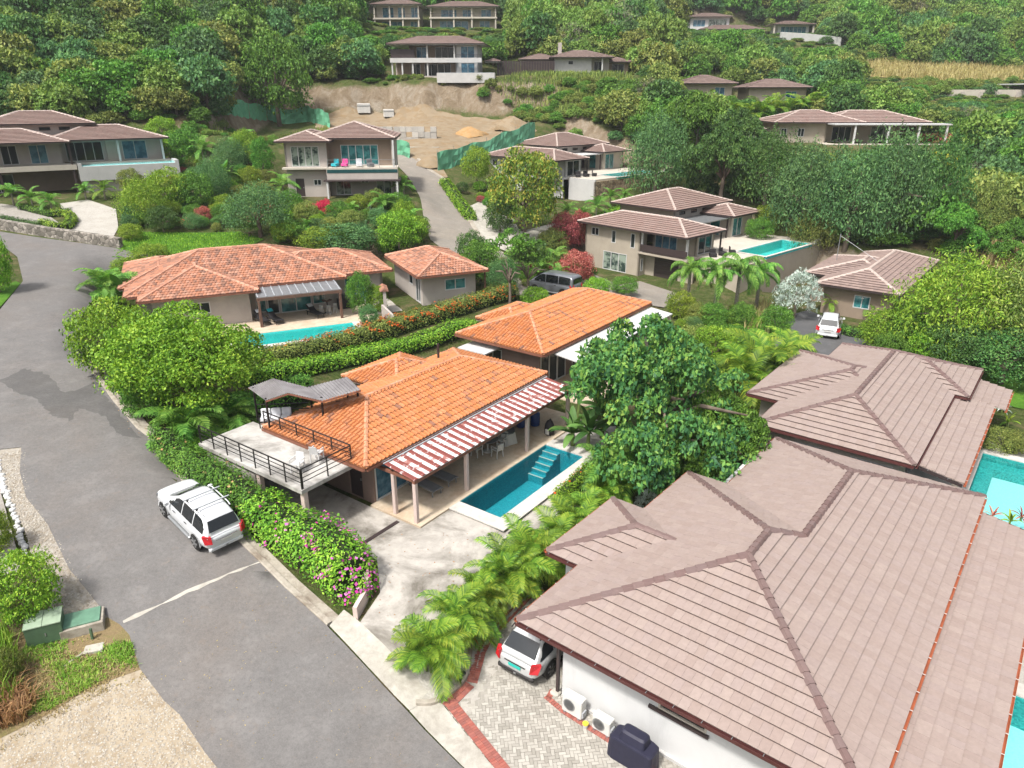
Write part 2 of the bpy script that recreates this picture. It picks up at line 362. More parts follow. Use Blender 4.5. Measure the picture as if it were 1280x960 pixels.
def gravel(name, a, b, c_, sc=14):
    t = NT(name); p = t.pos(); v = t.vor(sc, p, out='Color'); n = t.noise(0.9, 6, 0.65, p, 0.4)
    c = t.mix(t.ramp(n, [(0.35, 0), (0.65, 1)]), a, b)
    sep = t.node('ShaderNodeSeparateColor'); t.l.new(v, sep.inputs[0])
    c = t.mix(t.ramp(sep.outputs[0], [(0.1, 0.0), (0.9, 0.6)]), c, c_)
    t.bump(t.vor(sc, p), 0.5, 0.03); return t.done(c, 0.95, 0.15)
M['gravel'] = gravel('road_gravel', (0.225, 0.188, 0.143), (0.300, 0.270, 0.225), (0.345, 0.330, 0.307), 9)
M['sandlot'] = gravel('pale_sandy_gravel', (0.225, 0.175, 0.115), (0.345, 0.29, 0.215), (0.37, 0.325, 0.255), 7)
M['white_gravel'] = gravel('white_gravel', (0.30, 0.28, 0.245), (0.37, 0.35, 0.315), (0.42, 0.40, 0.37), 11)
M['grey_gravel'] = gravel('grey_gravel', (0.216, 0.200, 0.176), (0.264, 0.240, 0.216), (0.336, 0.320, 0.288), 9)
M['sand'] = gravel('excavated_soil', (0.225, 0.155, 0.085), (0.21, 0.165, 0.11), (0.27, 0.22, 0.155), 1.2)
M['red_soil'] = gravel('orange_soil', (0.345, 0.195, 0.075), (0.315, 0.210, 0.105), (0.375, 0.247, 0.128), 2.5)
def ground_mat():
    t = NT('hillside_ground'); p = t.pos(); g = t.node('ShaderNodeNewGeometry')
    n = t.noise(0.35, 7, 0.65, p, 0.4); n2 = t.noise(2.2, 6, 0.7, p)
    c = t.ramp(n2, [(0.3, (0.035, 0.05, 0.016)), (0.5, (0.06, 0.085, 0.02)), (0.7, (0.11, 0.095, 0.05))])
    c = t.mix(t.ramp(n, [(0.5, 0), (0.66, 0.75)]), c, (0.17, 0.125, 0.075))
    sx = t.node('ShaderNodeSeparateXYZ'); t.l.new(g.outputs['Normal'], sx.inputs[0])
    st = t.math('ADD', sx.outputs[2], t.math('MULTIPLY', t.math('SUBTRACT', n2, 0.5), 0.25))
    cl = t.ramp(t.noise(0.5, 8, 0.72, p, 0.8, stretch=(1, 1, 0.35)), [(0.3, (0.125, 0.09, 0.055)), (0.5, (0.21, 0.165, 0.115)), (0.7, (0.29, 0.255, 0.205))])
    c = t.mix(t.ramp(st, [(0.70, 1), (0.80, 0)]), c, cl)
    t.bump(t.noise(1.6, 7, 0.7, p), 0.9, 0.4); return t.done(c, 0.95, 0.1)
M['ground'] = ground_mat()
def grass_mat(name, cols):
    t = NT(name); p = t.pos(); n = t.noise(0.7, 6, 0.65, p, 0.3); f = t.noise(11, 4, 0.7, p)
    c = t.ramp(t.math('ADD', t.math('MULTIPLY', n, 0.7), t.math('MULTIPLY', f, 0.3)), [(0.3, cols[0]), (0.5, cols[1]), (0.68, cols[2])])
    t.bump(f, 0.8, 0.05); return t.done(c, 0.9, 0.15)
M['lawn'] = grass_mat('green_lawn', [(0.032, 0.080, 0.010), (0.060, 0.152, 0.014), (0.112, 0.216, 0.024)])
M['verge'] = grass_mat('patchy_verge', [(0.15, 0.105, 0.055), (0.20, 0.15, 0.08), (0.13, 0.13, 0.04)])
M['dry'] = grass_mat('dry_grass_field', [(0.187, 0.162, 0.060), (0.306, 0.246, 0.102), (0.391, 0.323, 0.153)])
def stone(name, cols, sc):
    t = NT(name); p = t.co(); v = t.vor(sc, p, out='Color'); e = t.vor(sc, p, 'DISTANCE_TO_EDGE')
    sep = t.node('ShaderNodeSeparateColor'); t.l.new(v, sep.inputs[0])
    c = t.ramp(sep.outputs[0], [(0.1, cols[0]), (0.5, cols[1]), (0.9, cols[2])]); c = t.mix(t.ramp(e, [(0.01, 0.8), (0.06, 0)]), c, (0.10, 0.09, 0.08))
    t.bump(t.ramp(e, [(0.0, 0), (0.12, 1)]), 0.8, 0.05); return t.done(c, 0.9, 0.2)
M['rubble'] = stone('rubble_stone', [(0.13, 0.12, 0.10), (0.22, 0.20, 0.17), (0.34, 0.31, 0.27)], 2.6)
M['tan_stone'] = stone('tan_ledge_stone', [(0.20, 0.14, 0.09), (0.34, 0.25, 0.16), (0.46, 0.36, 0.25)], 2.2)
def stucco(name, base, var=0.1):
    t = NT(name); p = t.co(); n = t.noise(0.8, 6, 0.65, p, 0.3); f = t.noise(40, 3, 0.6, p); st = t.noise(1.4, 6, 0.7, p, 0.2, stretch=(1, 1, 0.18))
    c = t.ramp(n, [(0.3, tuple(x * (1 - var) for x in base)), (0.7, tuple(min(1, x * (1 + var * 0.7)) for x in base))])
    c = t.mix(t.ramp(st, [(0.56, 0), (0.75, 0.35)]), c, tuple(x * 0.6 for x in base))
    t.bump(f, 0.12, 0.006); return t.done(c, 0.9, 0.2)
M['taupe'] = stucco('taupe_stucco', (0.21, 0.15, 0.125)); M['tan'] = stucco('tan_stucco', (0.36, 0.315, 0.255)); M['grey_wall'] = stucco('warm_grey_stucco', (0.40, 0.36, 0.33))
M['white_wall'] = stucco('white_stucco', (0.53, 0.535, 0.535), 0.06); M['pale_wall'] = stucco('pale_grey_stucco', (0.46, 0.455, 0.445)); M['cream'] = stucco('cream_stucco', (0.46, 0.42, 0.36))
M['brown_wall'] = stucco('brown_stucco', (0.25, 0.195, 0.15)); M['pinkish'] = stucco('pinkish_render', (0.52, 0.42, 0.38))
M['white'] = plain('white_paint', (0.52, 0.52, 0.515), 0.45, 0.4, var=0.03); M['off_white'] = plain('off_white_plastic', (0.55, 0.545, 0.52), 0.5, 0.4, var=0.05)
M['dark_metal'] = plain('dark_brown_metal', (0.045, 0.032, 0.032), 0.45, 0.4); M['black'] = plain('black_paint', (0.018, 0.016, 0.016), 0.5, 0.4)
M['copper'] = plain('copper_brown_gutter', (0.36, 0.10, 0.045), 0.5, 0.4, var=0.15, scale=1.5); M['maroon'] = plain('maroon_gutter', (0.085, 0.03, 0.028), 0.45, 0.4)
M['rust_trim'] = plain('terracotta_trim', (0.20, 0.085, 0.055), 0.6); M['beam'] = plain('brown_timber', (0.13, 0.07, 0.05), 0.6)
M['steel'] = plain('grey_metal', (0.32, 0.33, 0.34), 0.4, 0.5, 0.6); M['grey_flash'] = plain('grey_flashing', (0.36, 0.38, 0.40), 0.45, 0.4)
M['grey_fabric'] = plain('grey_sling_fabric', (0.16, 0.165, 0.175), 0.8); M['navy'] = plain('navy_cover', (0.020, 0.020, 0.040), 0.55, 0.35, scale=6)
M['wicker'] = plain('black_wicker', (0.025, 0.023, 0.025), 0.7); M['tyre'] = plain('tyre_rubber', (0.02, 0.02, 0.02), 0.8); M['rim'] = plain('alloy_rim', (0.45, 0.46, 0.47), 0.3, 0.5, 0.8)
M['rim_dark'] = plain('dark_alloy_rim', (0.07, 0.07, 0.075), 0.35, 0.5, 0.6)
M['red_lens'] = plain('red_lens', (0.42, 0.015, 0.02), 0.2, 0.5); M['teal_plate'] = plain('teal_number_plate', (0.02, 0.42, 0.36), 0.4); M['chrome'] = plain('chrome_trim', (0.6, 0.6, 0.6), 0.15, 0.5, 1.0)
M['blue'] = plain('blue_plastic', (0.015, 0.05, 0.20), 0.4, 0.4); M['cyan_cloth'] = plain('turquoise_cloth', (0.03, 0.38, 0.45), 0.8); M['towel'] = plain('towel_cloth', (0.62, 0.63, 0.66), 0.9)
M['mesh_green'] = plain('green_shade_net', (0.13, 0.38, 0.23), 0.8, var=0.12, scale=0.8); M['box_green'] = plain('green_box_paint', (0.075, 0.13, 0.075), 0.5, 0.35, var=0.1)
M['lid_green'] = plain('faded_green_lid', (0.12, 0.24, 0.165), 0.5, 0.35, var=0.1); M['lid_pale'] = plain('sage_green_lid', (0.28, 0.36, 0.26), 0.55, var=0.08)
M['pink_cloth'] = plain('pink_cloth', (0.65, 0.08, 0.30), 0.8); M['orange_pot'] = plain('terracotta_pot', (0.36, 0.15, 0.07), 0.8); M['teal_glass'] = plain('teal_glass_panel', (0.02, 0.07, 0.075), 0.08, 0.5)
M['bark'] = plain('grey_bark', (0.19, 0.15, 0.115), 0.9, var=0.25, scale=5); M['palm_bark'] = plain('pale_palm_trunk', (0.27, 0.24, 0.20), 0.9, var=0.2, scale=8); M['stalk'] = plain('green_stalk', (0.16, 0.22, 0.06), 0.6)
M['plank'] = plain('weathered_plank', (0.26, 0.23, 0.19), 0.9); M['dome'] = plain('black_plastic_dome', (0.015, 0.02, 0.025), 0.3, 0.5); M['yellow'] = plain('yellow_pot', (0.65, 0.50, 0.05), 0.5)
def carpaint(name, col, metal=0.0):
    t = NT(name); m = t.done(col, 0.28, 0.5, metal); t.b.inputs['Coat Weight'].default_value = 0.6; t.b.inputs['Coat Roughness'].default_value = 0.08; return m
M['car_white'] = carpaint('white_car_paint', (0.56, 0.575, 0.59)); M['car_pearl'] = carpaint('silver_white_car_paint', (0.48, 0.49, 0.49), 0.15); M['van_grey'] = carpaint('dark_grey_van_paint', (0.20, 0.21, 0.23), 0.4)
t_ = NT('dark_car_glass'); M['car_glass'] = t_.done((0.012, 0.015, 0.018), 0.05, 0.6)
def glass(name, col, curtain=None):
    t = NT(name); c = col
    if curtain: c = t.mix(t.ramp(t.noise(1.1, 3, src=t.co()), [(0.42, 0), (0.55, 0.85)]), col, curtain)
    return t.done(c, 0.06, 0.65)
M['glass'] = glass('dark_window_glass', (0.018, 0.026, 0.028)); M['glass_teal'] = glass('teal_window_glass', (0.02, 0.11, 0.12), (0.07, 0.26, 0.27))
M['glass_curtain'] = glass('curtained_window_glass', (0.03, 0.05, 0.045), (0.30, 0.36, 0.30)); M['glass_blue'] = glass('blue_window_glass', (0.03, 0.10, 0.16), (0.10, 0.22, 0.30))
def pooltile(name, a, b, sc=18.0):
    t = NT(name); v = t.vor(sc, t.co(), out='Color'); sep = t.node('ShaderNodeSeparateColor'); t.l.new(v, sep.inputs[0])
    return t.done(t.mix(sep.outputs[0], a, b), 0.5, 0.3)
M['pool_a'] = pooltile('deep_teal_mosaic', (0.012, 0.20, 0.26), (0.02, 0.30, 0.36)); M['pool_c'] = pooltile('turquoise_mosaic', (0.06, 0.60, 0.58), (0.12, 0.70, 0.67))
M['pool_p'] = pooltile('pale_aqua_plaster', (0.30, 0.66, 0.66), (0.36, 0.72, 0.71)); M['pool_t'] = pooltile('teal_mosaic_band', (0.01, 0.22, 0.22), (0.05, 0.42, 0.40), 14)
M['pool_step'] = plain('pool_step_plaster', (0.22, 0.52, 0.52), 0.6)
def water(name, tint):
    t = NT(name); t.n.remove(t.b)
    n = t.noise(5.5, 4, 0.6, t.pos(), 1.2); bp = t.node('ShaderNodeBump'); bp.inputs['Strength'].default_value = 0.22; bp.inputs['Distance'].default_value = 0.04; t.l.new(n, bp.inputs['Height'])
    tr = t.node('ShaderNodeBsdfTransparent'); tr.inputs[0].default_value = (*tint, 1); gl = t.node('ShaderNodeBsdfGlossy'); gl.inputs['Roughness'].default_value = 0.03
    t.l.new(bp.outputs[0], gl.inputs['Normal']); fr = t.node('ShaderNodeFresnel'); fr.inputs['IOR'].default_value = 1.33; t.l.new(bp.outputs[0], fr.inputs['Normal'])
    mx = t.node('ShaderNodeMixShader'); t.l.new(fr.outputs[0], mx.inputs[0]); t.l.new(tr.outputs[0], mx.inputs[1]); t.l.new(gl.outputs[0], mx.inputs[2]); t.l.new(mx.outputs[0], t.out.inputs[0])
    return t.m
M['water'] = water('pool_water', (0.80, 0.97, 0.97))
# roof tiles
def tilemat(name, cols, dark, damt=0.3, lo=0.62, rough=0.75, moss=0.0):
    t = NT(name); r = t.rnd(); p = t.pos(); n = t.noise(0.6, 5, 0.6, p, 0.3); f = t.noise(7, 4, 0.6, p)
    c = t.ramp(r, [(i / (len(cols) - 1), k) for i, k in enumerate(cols)])
    q = t.math('FRACT', t.math('MULTIPLY', r, 13.7)); s_ = t.math('ADD', t.math('MULTIPLY', q, 0.55), t.math('MULTIPLY', n, 0.6))
    c = t.mix(t.ramp(s_, [(lo + 0.02, 0), (lo + 0.16, damt)]), c, dark)
    c = t.mix(t.ramp(f, [(0.35, 0.22), (0.65, 0.0)]), c, tuple(x * 0.6 for x in cols[0]))
    if moss: c = t.mix(t.ramp(t.noise(1.6, 6, 0.7, p), [(0.5, 0), (0.7, moss)]), c, (0.11, 0.075, 0.06))
    return t.done(c, rough, 0.25)
M['tile_orange'] = tilemat('orange_clay_tile', [(0.44, 0.165, 0.060), (0.48, 0.185, 0.070), (0.46, 0.185, 0.080), (0.51, 0.22, 0.105)], (0.16, 0.10, 0.085), 0.85, 0.74, moss=0.25)
M['cap_orange'] = tilemat('pale_orange_ridge_tile', [(0.52, 0.25, 0.15), (0.50, 0.22, 0.12), (0.56, 0.31, 0.20)], (0.22, 0.13, 0.10), 0.5)
M['tile_red'] = tilemat('weathered_red_tile', [(0.34, 0.145, 0.085), (0.39, 0.175, 0.105), (0.37, 0.18, 0.12), (0.43, 0.235, 0.165)], (0.13, 0.08, 0.065), 0.75, 0.62, moss=0.5)
M['cap_red'] = tilemat('pale_red_ridge_tile', [(0.50, 0.25, 0.17), (0.55, 0.31, 0.22), (0.46, 0.22, 0.15)], (0.2, 0.12, 0.09), 0.4)
M['tile_brown'] = tilemat('mauve_brown_concrete_tile', [(0.275, 0.214, 0.190), (0.295, 0.233, 0.208), (0.288, 0.229, 0.210), (0.310, 0.248, 0.220)], (0.245, 0.185, 0.163), 0.3, 0.62, 0.6)
M['cap_brown'] = tilemat('brown_ridge_tile', [(0.150, 0.103, 0.096), (0.18, 0.124, 0.115), (0.165, 0.118, 0.113)], (0.14, 0.08, 0.075), 0.4, 0.62, 0.6)
M['under_brown'] = plain('roof_underlay', (0.07, 0.045, 0.04), 0.9); M['under_red'] = plain('clay_roof_underlay', (0.14, 0.055, 0.03), 0.9)
M['tile_old'] = tilemat('faded_brown_tile', [(0.25, 0.18, 0.155), (0.29, 0.215, 0.19), (0.27, 0.20, 0.18)], (0.17, 0.125, 0.115), 0.5, 0.6, moss=0.3)
M['tile_pink'] = tilemat('faded_rose_tile', [(0.235, 0.165, 0.14), (0.275, 0.195, 0.17), (0.25, 0.18, 0.16)], (0.24, 0.15, 0.13), 0.5, 0.6)
M['cap_pale'] = plain('pale_ridge_mortar', (0.46, 0.38, 0.34), 0.85)
M['far_roof'] = tilemat('far_brown_roof', [(0.20, 0.145, 0.125), (0.23, 0.165, 0.145)], (0.15, 0.105, 0.09), 0.5, 0.6)
# leaves
M['leaf_mid'] = leafmat('mid_green_leaves', [(0.015, 0.045, 0.008), (0.035, 0.095, 0.012), (0.065, 0.15, 0.02), (0.12, 0.22, 0.03)])
M['leaf_dark'] = leafmat('dark_green_leaves', [(0.013, 0.038, 0.011), (0.026, 0.068, 0.016), (0.048, 0.10, 0.023), (0.085, 0.145, 0.034)])
M['leaf_blue'] = leafmat('blue_green_leaves', [(0.018, 0.048, 0.02), (0.035, 0.085, 0.03), (0.062, 0.13, 0.042), (0.11, 0.19, 0.058)])
M['leaf_bright'] = leafmat('bright_green_leaves', [(0.022, 0.06, 0.006), (0.06, 0.135, 0.010), (0.12, 0.215, 0.018), (0.22, 0.30, 0.035)])
M['leaf_lime'] = leafmat('lime_green_leaves', [(0.03, 0.065, 0.006), (0.07, 0.125, 0.010), (0.13, 0.185, 0.018), (0.20, 0.235, 0.032)])
M['leaf_olive'] = leafmat('olive_leaves', [(0.03, 0.05, 0.012), (0.07, 0.10, 0.022), (0.13, 0.155, 0.035), (0.21, 0.22, 0.055)])
M['leaf_silver'] = leafmat('silver_leaves', [(0.10, 0.14, 0.12), (0.20, 0.26, 0.23), (0.33, 0.39, 0.35), (0.46, 0.50, 0.46)], 0.15)
M['leaf_autumn'] = leafmat('mixed_mango_leaves', [(0.02, 0.055, 0.01), (0.05, 0.10, 0.012), (0.13, 0.16, 0.02), (0.30, 0.22, 0.05)])
M['leaf_red'] = leafmat('red_foliage', [(0.07, 0.012, 0.015), (0.17, 0.03, 0.03), (0.27, 0.09, 0.07), (0.32, 0.16, 0.12)], 0.25)
M['leaf_crimson'] = leafmat('crimson_foliage', [(0.16, 0.005, 0.02), (0.30, 0.01, 0.04), (0.42, 0.02, 0.07), (0.25, 0.05, 0.03)], 0.25)
M['leaf_yellow'] = leafmat('yellow_flowers', [(0.16, 0.15, 0.01), (0.26, 0.22, 0.015), (0.34, 0.28, 0.02), (0.22, 0.22, 0.03)], 0.3)
M['flower_orange'] = leafmat('orange_red_flowers', [(0.45, 0.04, 0.01), (0.62, 0.09, 0.012), (0.65, 0.16, 0.02), (0.50, 0.06, 0.02)], 0.25)
M['flower_pink'] = leafmat('magenta_flowers', [(0.42, 0.02, 0.15), (0.58, 0.04, 0.24), (0.66, 0.12, 0.30), (0.60, 0.22, 0.30)], 0.25)
M['leaf_dry'] = leafmat('dry_grass_blades', [(0.12, 0.085, 0.04), (0.19, 0.15, 0.07), (0.24, 0.20, 0.10), (0.15, 0.15, 0.05)], 0.3)
M['leaf_rust'] = leafmat('dead_grass_blades', [(0.13, 0.07, 0.035), (0.20, 0.115, 0.055), (0.24, 0.155, 0.075), (0.17, 0.13, 0.055)], 0.3)
M['leaf_grass'] = leafmat('green_grass_blades', [(0.05, 0.10, 0.012), (0.09, 0.17, 0.02), (0.15, 0.24, 0.03), (0.26, 0.27, 0.07)], 0.3)
M['leaf_twig'] = plain('bare_twigs', (0.24, 0.20, 0.17), 0.9)
M['palm_bright'] = leafmat('areca_palm_leaflets', [(0.022, 0.058, 0.008), (0.055, 0.115, 0.012), (0.11, 0.18, 0.018), (0.20, 0.23, 0.03)], 0.35)
M['palm_dark'] = leafmat('dark_palm_leaflets', [(0.015, 0.05, 0.012), (0.03, 0.085, 0.018), (0.055, 0.125, 0.026), (0.09, 0.18, 0.035)], 0.35)
M['palm_mid'] = leafmat('palm_leaflets', [(0.025, 0.07, 0.012), (0.05, 0.125, 0.02), (0.09, 0.19, 0.03), (0.16, 0.25, 0.05)], 0.35)
M['leaf_fbright'] = leafmat('hillside_bright_leaves', [(0.03, 0.06, 0.012), (0.065, 0.115, 0.02), (0.105, 0.165, 0.03), (0.16, 0.205, 0.05)])
M['core'] = plain('painted_shade_core', (0.022, 0.035, 0.012), 0.95)  # hedge filler, inner shade put into its dark colour

# ------------------------------------------------------------------ ground sheets
sunk = np.zeros_like(GZ)
def densify(poly, step):
    out = []
    for i in range(len(poly)):
        a, b = np.array(poly[i], float), np.array(poly[(i + 1) % len(poly)], float); n = max(1, int(np.linalg.norm(b - a) / step))
        out += [tuple(a + (b - a) * k / n) for k in range(n)]
    return out
def inside(poly, X, Y):
    X, Y = np.asarray(X, float), np.asarray(Y, float); r = np.zeros(X.shape, bool); n = len(poly)
    for i in range(n):
        x0, y0 = poly[i]; x1, y1 = poly[(i + 1) % n]
        if y0 == y1: continue
        c = ((y0 > Y) != (y1 > Y)) & (X < (x1 - x0) * (Y - y0) / (y1 - y0) + x0); r ^= c
    return r
def sheet(name, poly, mat, lift=0.05, step=0.8, sink=True, parent=None, flat=None, rag=0.0, **kw):
    poly = densify(poly, step)
    if rag: poly = [(x + random.gauss(0, rag), y + random.gauss(0, rag)) for x, y in poly]
    P_ = np.array(poly); x0, y0 = P_.min(0); x1, y1 = P_.max(0)
    xs, ys = np.meshgrid(np.arange(x0, x1, step), np.arange(y0, y1, step)); xs = xs.ravel() + 0.013; ys = ys.ravel() + 0.017
    k = inside(poly, xs, ys); pts = [Vector(p) for p in poly] + [Vector((a, b)) for a, b in zip(xs[k], ys[k])]
    n = len(poly)
    vs, es, fs, *_ = delaunay_2d_cdt(pts, [(i, (i + 1) % n) for i in range(n)], [], 1, 1e-4)
    V = np.array([(v.x, v.y) for v in vs]); zz = TV(V[:, 0], V[:, 1]) if flat is None else np.full(len(V), flat)
    me = bpy.data.meshes.new(name); me.from_pydata([(float(a), float(b), float(c) + lift) for (a, b), c in zip(V, zz)], [], [tuple(f) for f in fs])
    bm = bmesh.new(); bm.from_mesh(me); bmesh.ops.recalc_face_normals(bm, faces=bm.faces)
    if sum(f.normal.z for f in bm.faces) < 0: bmesh.ops.reverse_faces(bm, faces=bm.faces)
    bm.to_mesh(me); bm.free()
    me.materials.append(mat); me.polygons.foreach_set('use_smooth', [True] * len(me.polygons))
    if sink: sunk[inside(poly, GX, GY)] = 0.07
    return link(name, me, parent, **kw)
def gp(pts): return [tuple(G(x, y)[:2]) for x, y in pts]
def loc2(h, pts):
    (ox, oy), a = h; c, s = math.cos(R(a)), math.sin(R(a)); return [(ox + x * c - y * s, oy + x * s + y * c) for x, y in pts]

ROAD_R = [(640, 1015), (575, 958), (510, 891), (455, 832), (409, 784), (355, 735), (300, 680), (240, 620), (200, 562), (171, 537), (141, 502), (112, 461), (105, 433)]
ROAD_L = [(320, 1015), (290, 985), (255, 940), (225, 895), (205, 877), (175, 837), (162, 795), (150, 782), (136, 774), (107, 737), (87, 713), (60, 657), (33, 623), (25, 590), (27, 560)]
road_poly = gp(ROAD_R + [(100, 400), (122, 368), (140, 342), (175, 336), (215, 332), (212, 322), (172, 318), (150, 312), (60, 299), (0, 290), (-60, 285), (-60, 300), (0, 305),
                         (22, 322), (29, 352), (0, 388), (-70, 420), (-70, 560), (0, 563)] + ROAD_L[::-1])
sheet('road', road_poly, M['asphalt'], 0.06, 0.8, kind='structure')
up_poly = gp([(487, 196), (516, 230), (528, 262), (538, 300), (560, 318), (600, 338), (650, 372), (720, 372), (760, 372), (830, 385), (860, 372), (800, 352), (700, 345), (650, 330), (602, 304), (577, 262), (551, 223), (521, 199), (500, 192)])
sheet('side_road', up_poly, M['track'], 0.06, 0.9, kind='structure')
sheet('villa_driveway', gp([(579, 262), (604, 303), (640, 318), (720, 282), (700, 278), (650, 290), (640, 272), (618, 243), (600, 252)]), M['concrete_pale'], 0.08, 0.9, kind='structure')
# lower left corner: verge, lot, beds
sheet('gravel_verge', gp([(-40, 552), (0, 553), (38, 550), (34, 592), (42, 622), (68, 656), (95, 712), (114, 735), (140, 774), (100, 792), (50, 790), (70, 735), (40, 692), (25, 655), (10, 618), (-40, 590)]), M['gravel'], 0.03, 0.7, kind='structure', rag=0.05)
sheet('sandy_lot', gp([(-60, 930), (0, 912), (60, 875), (140, 838), (182, 830), (212, 872), (233, 890), (265, 938), (300, 985), (330, 1015), (-60, 1015)]), M['sandlot'], 0.035, 0.7, kind='structure', rag=0.05)
sheet('grass_verge', gp([(-60, 790), (50, 792), (100, 793), (136, 772), (156, 780), (170, 796), (183, 836), (140, 851), (60, 892), (0, 926), (-60, 948)]), M['verge'], 0.046, 0.7, kind='structure', rag=0.05)
sheet('planting_bed', gp([(-60, 600), (-2, 606), (8, 640), (22, 690), (30, 705), (20, 720), (-60, 720)]), M['grey_gravel'], 0.03, 0.7, kind='structure')
# the front house: driveway, patio surrounds
sheet('driveway', loc2(HA, [(-4.95, -9.6), (-3.9, -9.7), (0, -8.3), (3, -7.6), (6, -7.0), (9, -6.5), (12.5, -6.2), (15.5, -5.2), (15.5, -2.2), (11.7, -2.2), (11.7, -5.38), (2.9, -5.38), (2.9, -2.25), (0.9, -2.2), (0.9, 1.0), (1.0, 7.5), (-2.0, 7.5), (-2.2, 1.0), (-1.6, -0.6), (-1.9, -2.4), (-3.2, -3.9), (-4.95, -4.4)]), M['concrete'], 0.045, 0.7, kind='structure')
sheet('planter_gravel', gp([(517, 884), (552, 876), (580, 850), (590, 815), (602, 790), (650, 745), (700, 705), (720, 680), (690, 660), (640, 705), (590, 750), (540, 800), (500, 850)]), M['white_gravel'], 0.06, 0.7, kind='structure')
# the paved forecourt at the near house
FORE = [(554, 880), (583, 852), (594, 812), (606, 790), (652, 742), (672, 730), (712, 770), (706, 800), (702, 866), (704, 872), (1000, 1040), (700, 1040), (640, 990)]
fore_poly = gp(FORE)
forecourt = sheet('forecourt', fore_poly, plain('paver_joint_sand', (0.30, 0.27, 0.23), 0.95), 0.02, 0.7, kind='structure')
sheet('concrete_apron', gp([(512, 890), (522, 882), (552, 880), (640, 990), (700, 1040), (640, 1015), (577, 958)]), M['concrete_pale'], 0.055, 0.7, kind='structure')
sheet('entrance_apron', gp([(412, 784), (430, 764), (445, 775), (535, 866), (522, 884), (512, 890), (456, 831)]), M['concrete_pale'], 0.075, 0.7, kind='structure')
sheet('joint_line', gp([(155, 781), (153, 778), (232, 740), (324, 703), (325.5, 705.5), (234, 743.5)]), M['concrete_pale'], 0.068, 0.4, kind='structure', rag=0.03)
# beyond
sheet('parking_court', gp([(985, 395), (1010, 388), (1040, 400), (1090, 425), (1080, 470), (1000, 500), (960, 440)]), M['asphalt_dark'], 0.05, 0.8, kind='structure')
sheet('right_lane', gp([(1225, 560), (1240, 535), (1340, 560), (1340, 600)]), M['asphalt_dark'], 0.03, 0.8, kind='structure')
sheet('lawn', gp([(140, 322), (180, 322), (300, 318), (330, 300), (300, 290), (165, 290), (150, 305)]), M['lawn'], 0.05, 0.9, kind='structure')
sheet('corner_lawn', gp([(-30, 372), (20, 352), (26, 355), (0, 385), (-40, 400)]), M['lawn'], 0.05, 0.7, kind='structure')
sheet('hillside_lawn', gp([(1150, 470), (1230, 455), (1330, 470), (1330, 520), (1270, 510), (1240, 500)]), M['lawn'], 0.03, 0.8, kind='structure')
sheet('gravel_garden', gp([(88, 288), (140, 300), (148, 285), (145, 262), (110, 250), (75, 255)]), M['white_gravel'], 0.05, 0.8, kind='structure')
sheet('garden_path', gp([(0, 272), (60, 290), (75, 280), (50, 262), (0, 255)]), M['grey_gravel'], 0.05, 0.8, kind='structure')
sheet('building_site', gp([(392, 166), (396, 146), (470, 139), (560, 141), (640, 150), (672, 164), (640, 178), (600, 195), (562, 205), (535, 208), (512, 198), (490, 190), (455, 178)]), M['sand'], 0.06, 1.0, kind='structure', rag=0.1)
sheet('dirt_track', gp([(535, 208), (550, 200), (560, 222), (553, 225)]), M['sand'], 0.09, 0.8, kind='structure')
sheet('dry_grass_field', gp([(1060, 88), (1110, 78), (1200, 78), (1330, 80), (1330, 102), (1200, 103), (1150, 100), (1085, 96)]), M['dry'], 0.1, 5.0, kind='structure')
sheet('dry_grass_slope', gp([(1195, 330), (1215, 240), (1250, 195), (1330, 215), (1330, 345)]), M['dry'], 0.06, 1.2, kind='structure')

def kerb(name, pts2, w, h, mat, side=1, base=-0.2, **kw):
    pts2 = [np.array(p) for p in pts2]; m = MB(); n = len(pts2); L = []
    for i, p in enumerate(pts2):
        d = pts2[min(i + 1, n - 1)] - pts2[max(i - 1, 0)]; d = d / np.linalg.norm(d); nn = np.array([-d[1], d[0]]) * side
        z = T(*p); a, b = p, p + nn * w
        L.append([(a[0], a[1], z + base), (b[0], b[1], z + base), (b[0], b[1], z + h), (a[0] + nn[0] * 0.03, a[1] + nn[1] * 0.03, z + h), (a[0], a[1], z + h - 0.03)])
    m.add([v for r in L for v in r], [(i * 5 + k, i * 5 + (k + 1) % 5, (i + 1) * 5 + (k + 1) % 5, (i + 1) * 5 + k) for i in range(n - 1) for k in range(5)] + [(0, 1, 2, 3, 4), tuple((n - 1) * 5 + k for k in (4, 3, 2, 1, 0))])
    return m.build(name, mat, **kw)
def line(pts, step=0.8, closed=False):
    out = []
    for a, b in zip(pts[:-1], pts[1:]):
        a, b = np.array(a), np.array(b); n = max(1, int(np.linalg.norm(b - a) / step)); out += [a + (b - a) * k / n for k in range(n)]
    return out + [np.array(pts[-1])]
def catmull(pts, n=6):
    P_ = [np.array(p, float) for p in pts]; P_ = [2 * P_[0] - P_[1]] + P_ + [2 * P_[-1] - P_[-2]]; out = []
    for i in range(1, len(P_) - 2):
        for k in range(n):
            t = k / n; a, b, c, d = P_[i - 1], P_[i], P_[i + 1], P_[i + 2]
            out.append(0.5 * (2 * b + (c - a) * t + (2 * a - 5 * b + 4 * c - d) * t * t + (3 * b - a - 3 * c + d) * t ** 3))
    return out + [P_[-2]]
rp = gp(ROAD_R)
kerb('kerb', line(rp[4:13]), 0.22, 0.14, M['kerb'], -1, kind='structure')
kerb('gutter_strip', line([tuple(np.array(p) + np.array([0.15, 0.11])) for p in rp[4:12]]), 0.45, 0.03, M['kerb'], -1, kind='structure')
up_e = gp([(521, 199), (551, 223), (577, 262), (602, 304), (625, 318)])
kerb('track_kerb', line(up_e), 0.5, 0.12, M['kerb'], 1, kind='structure')

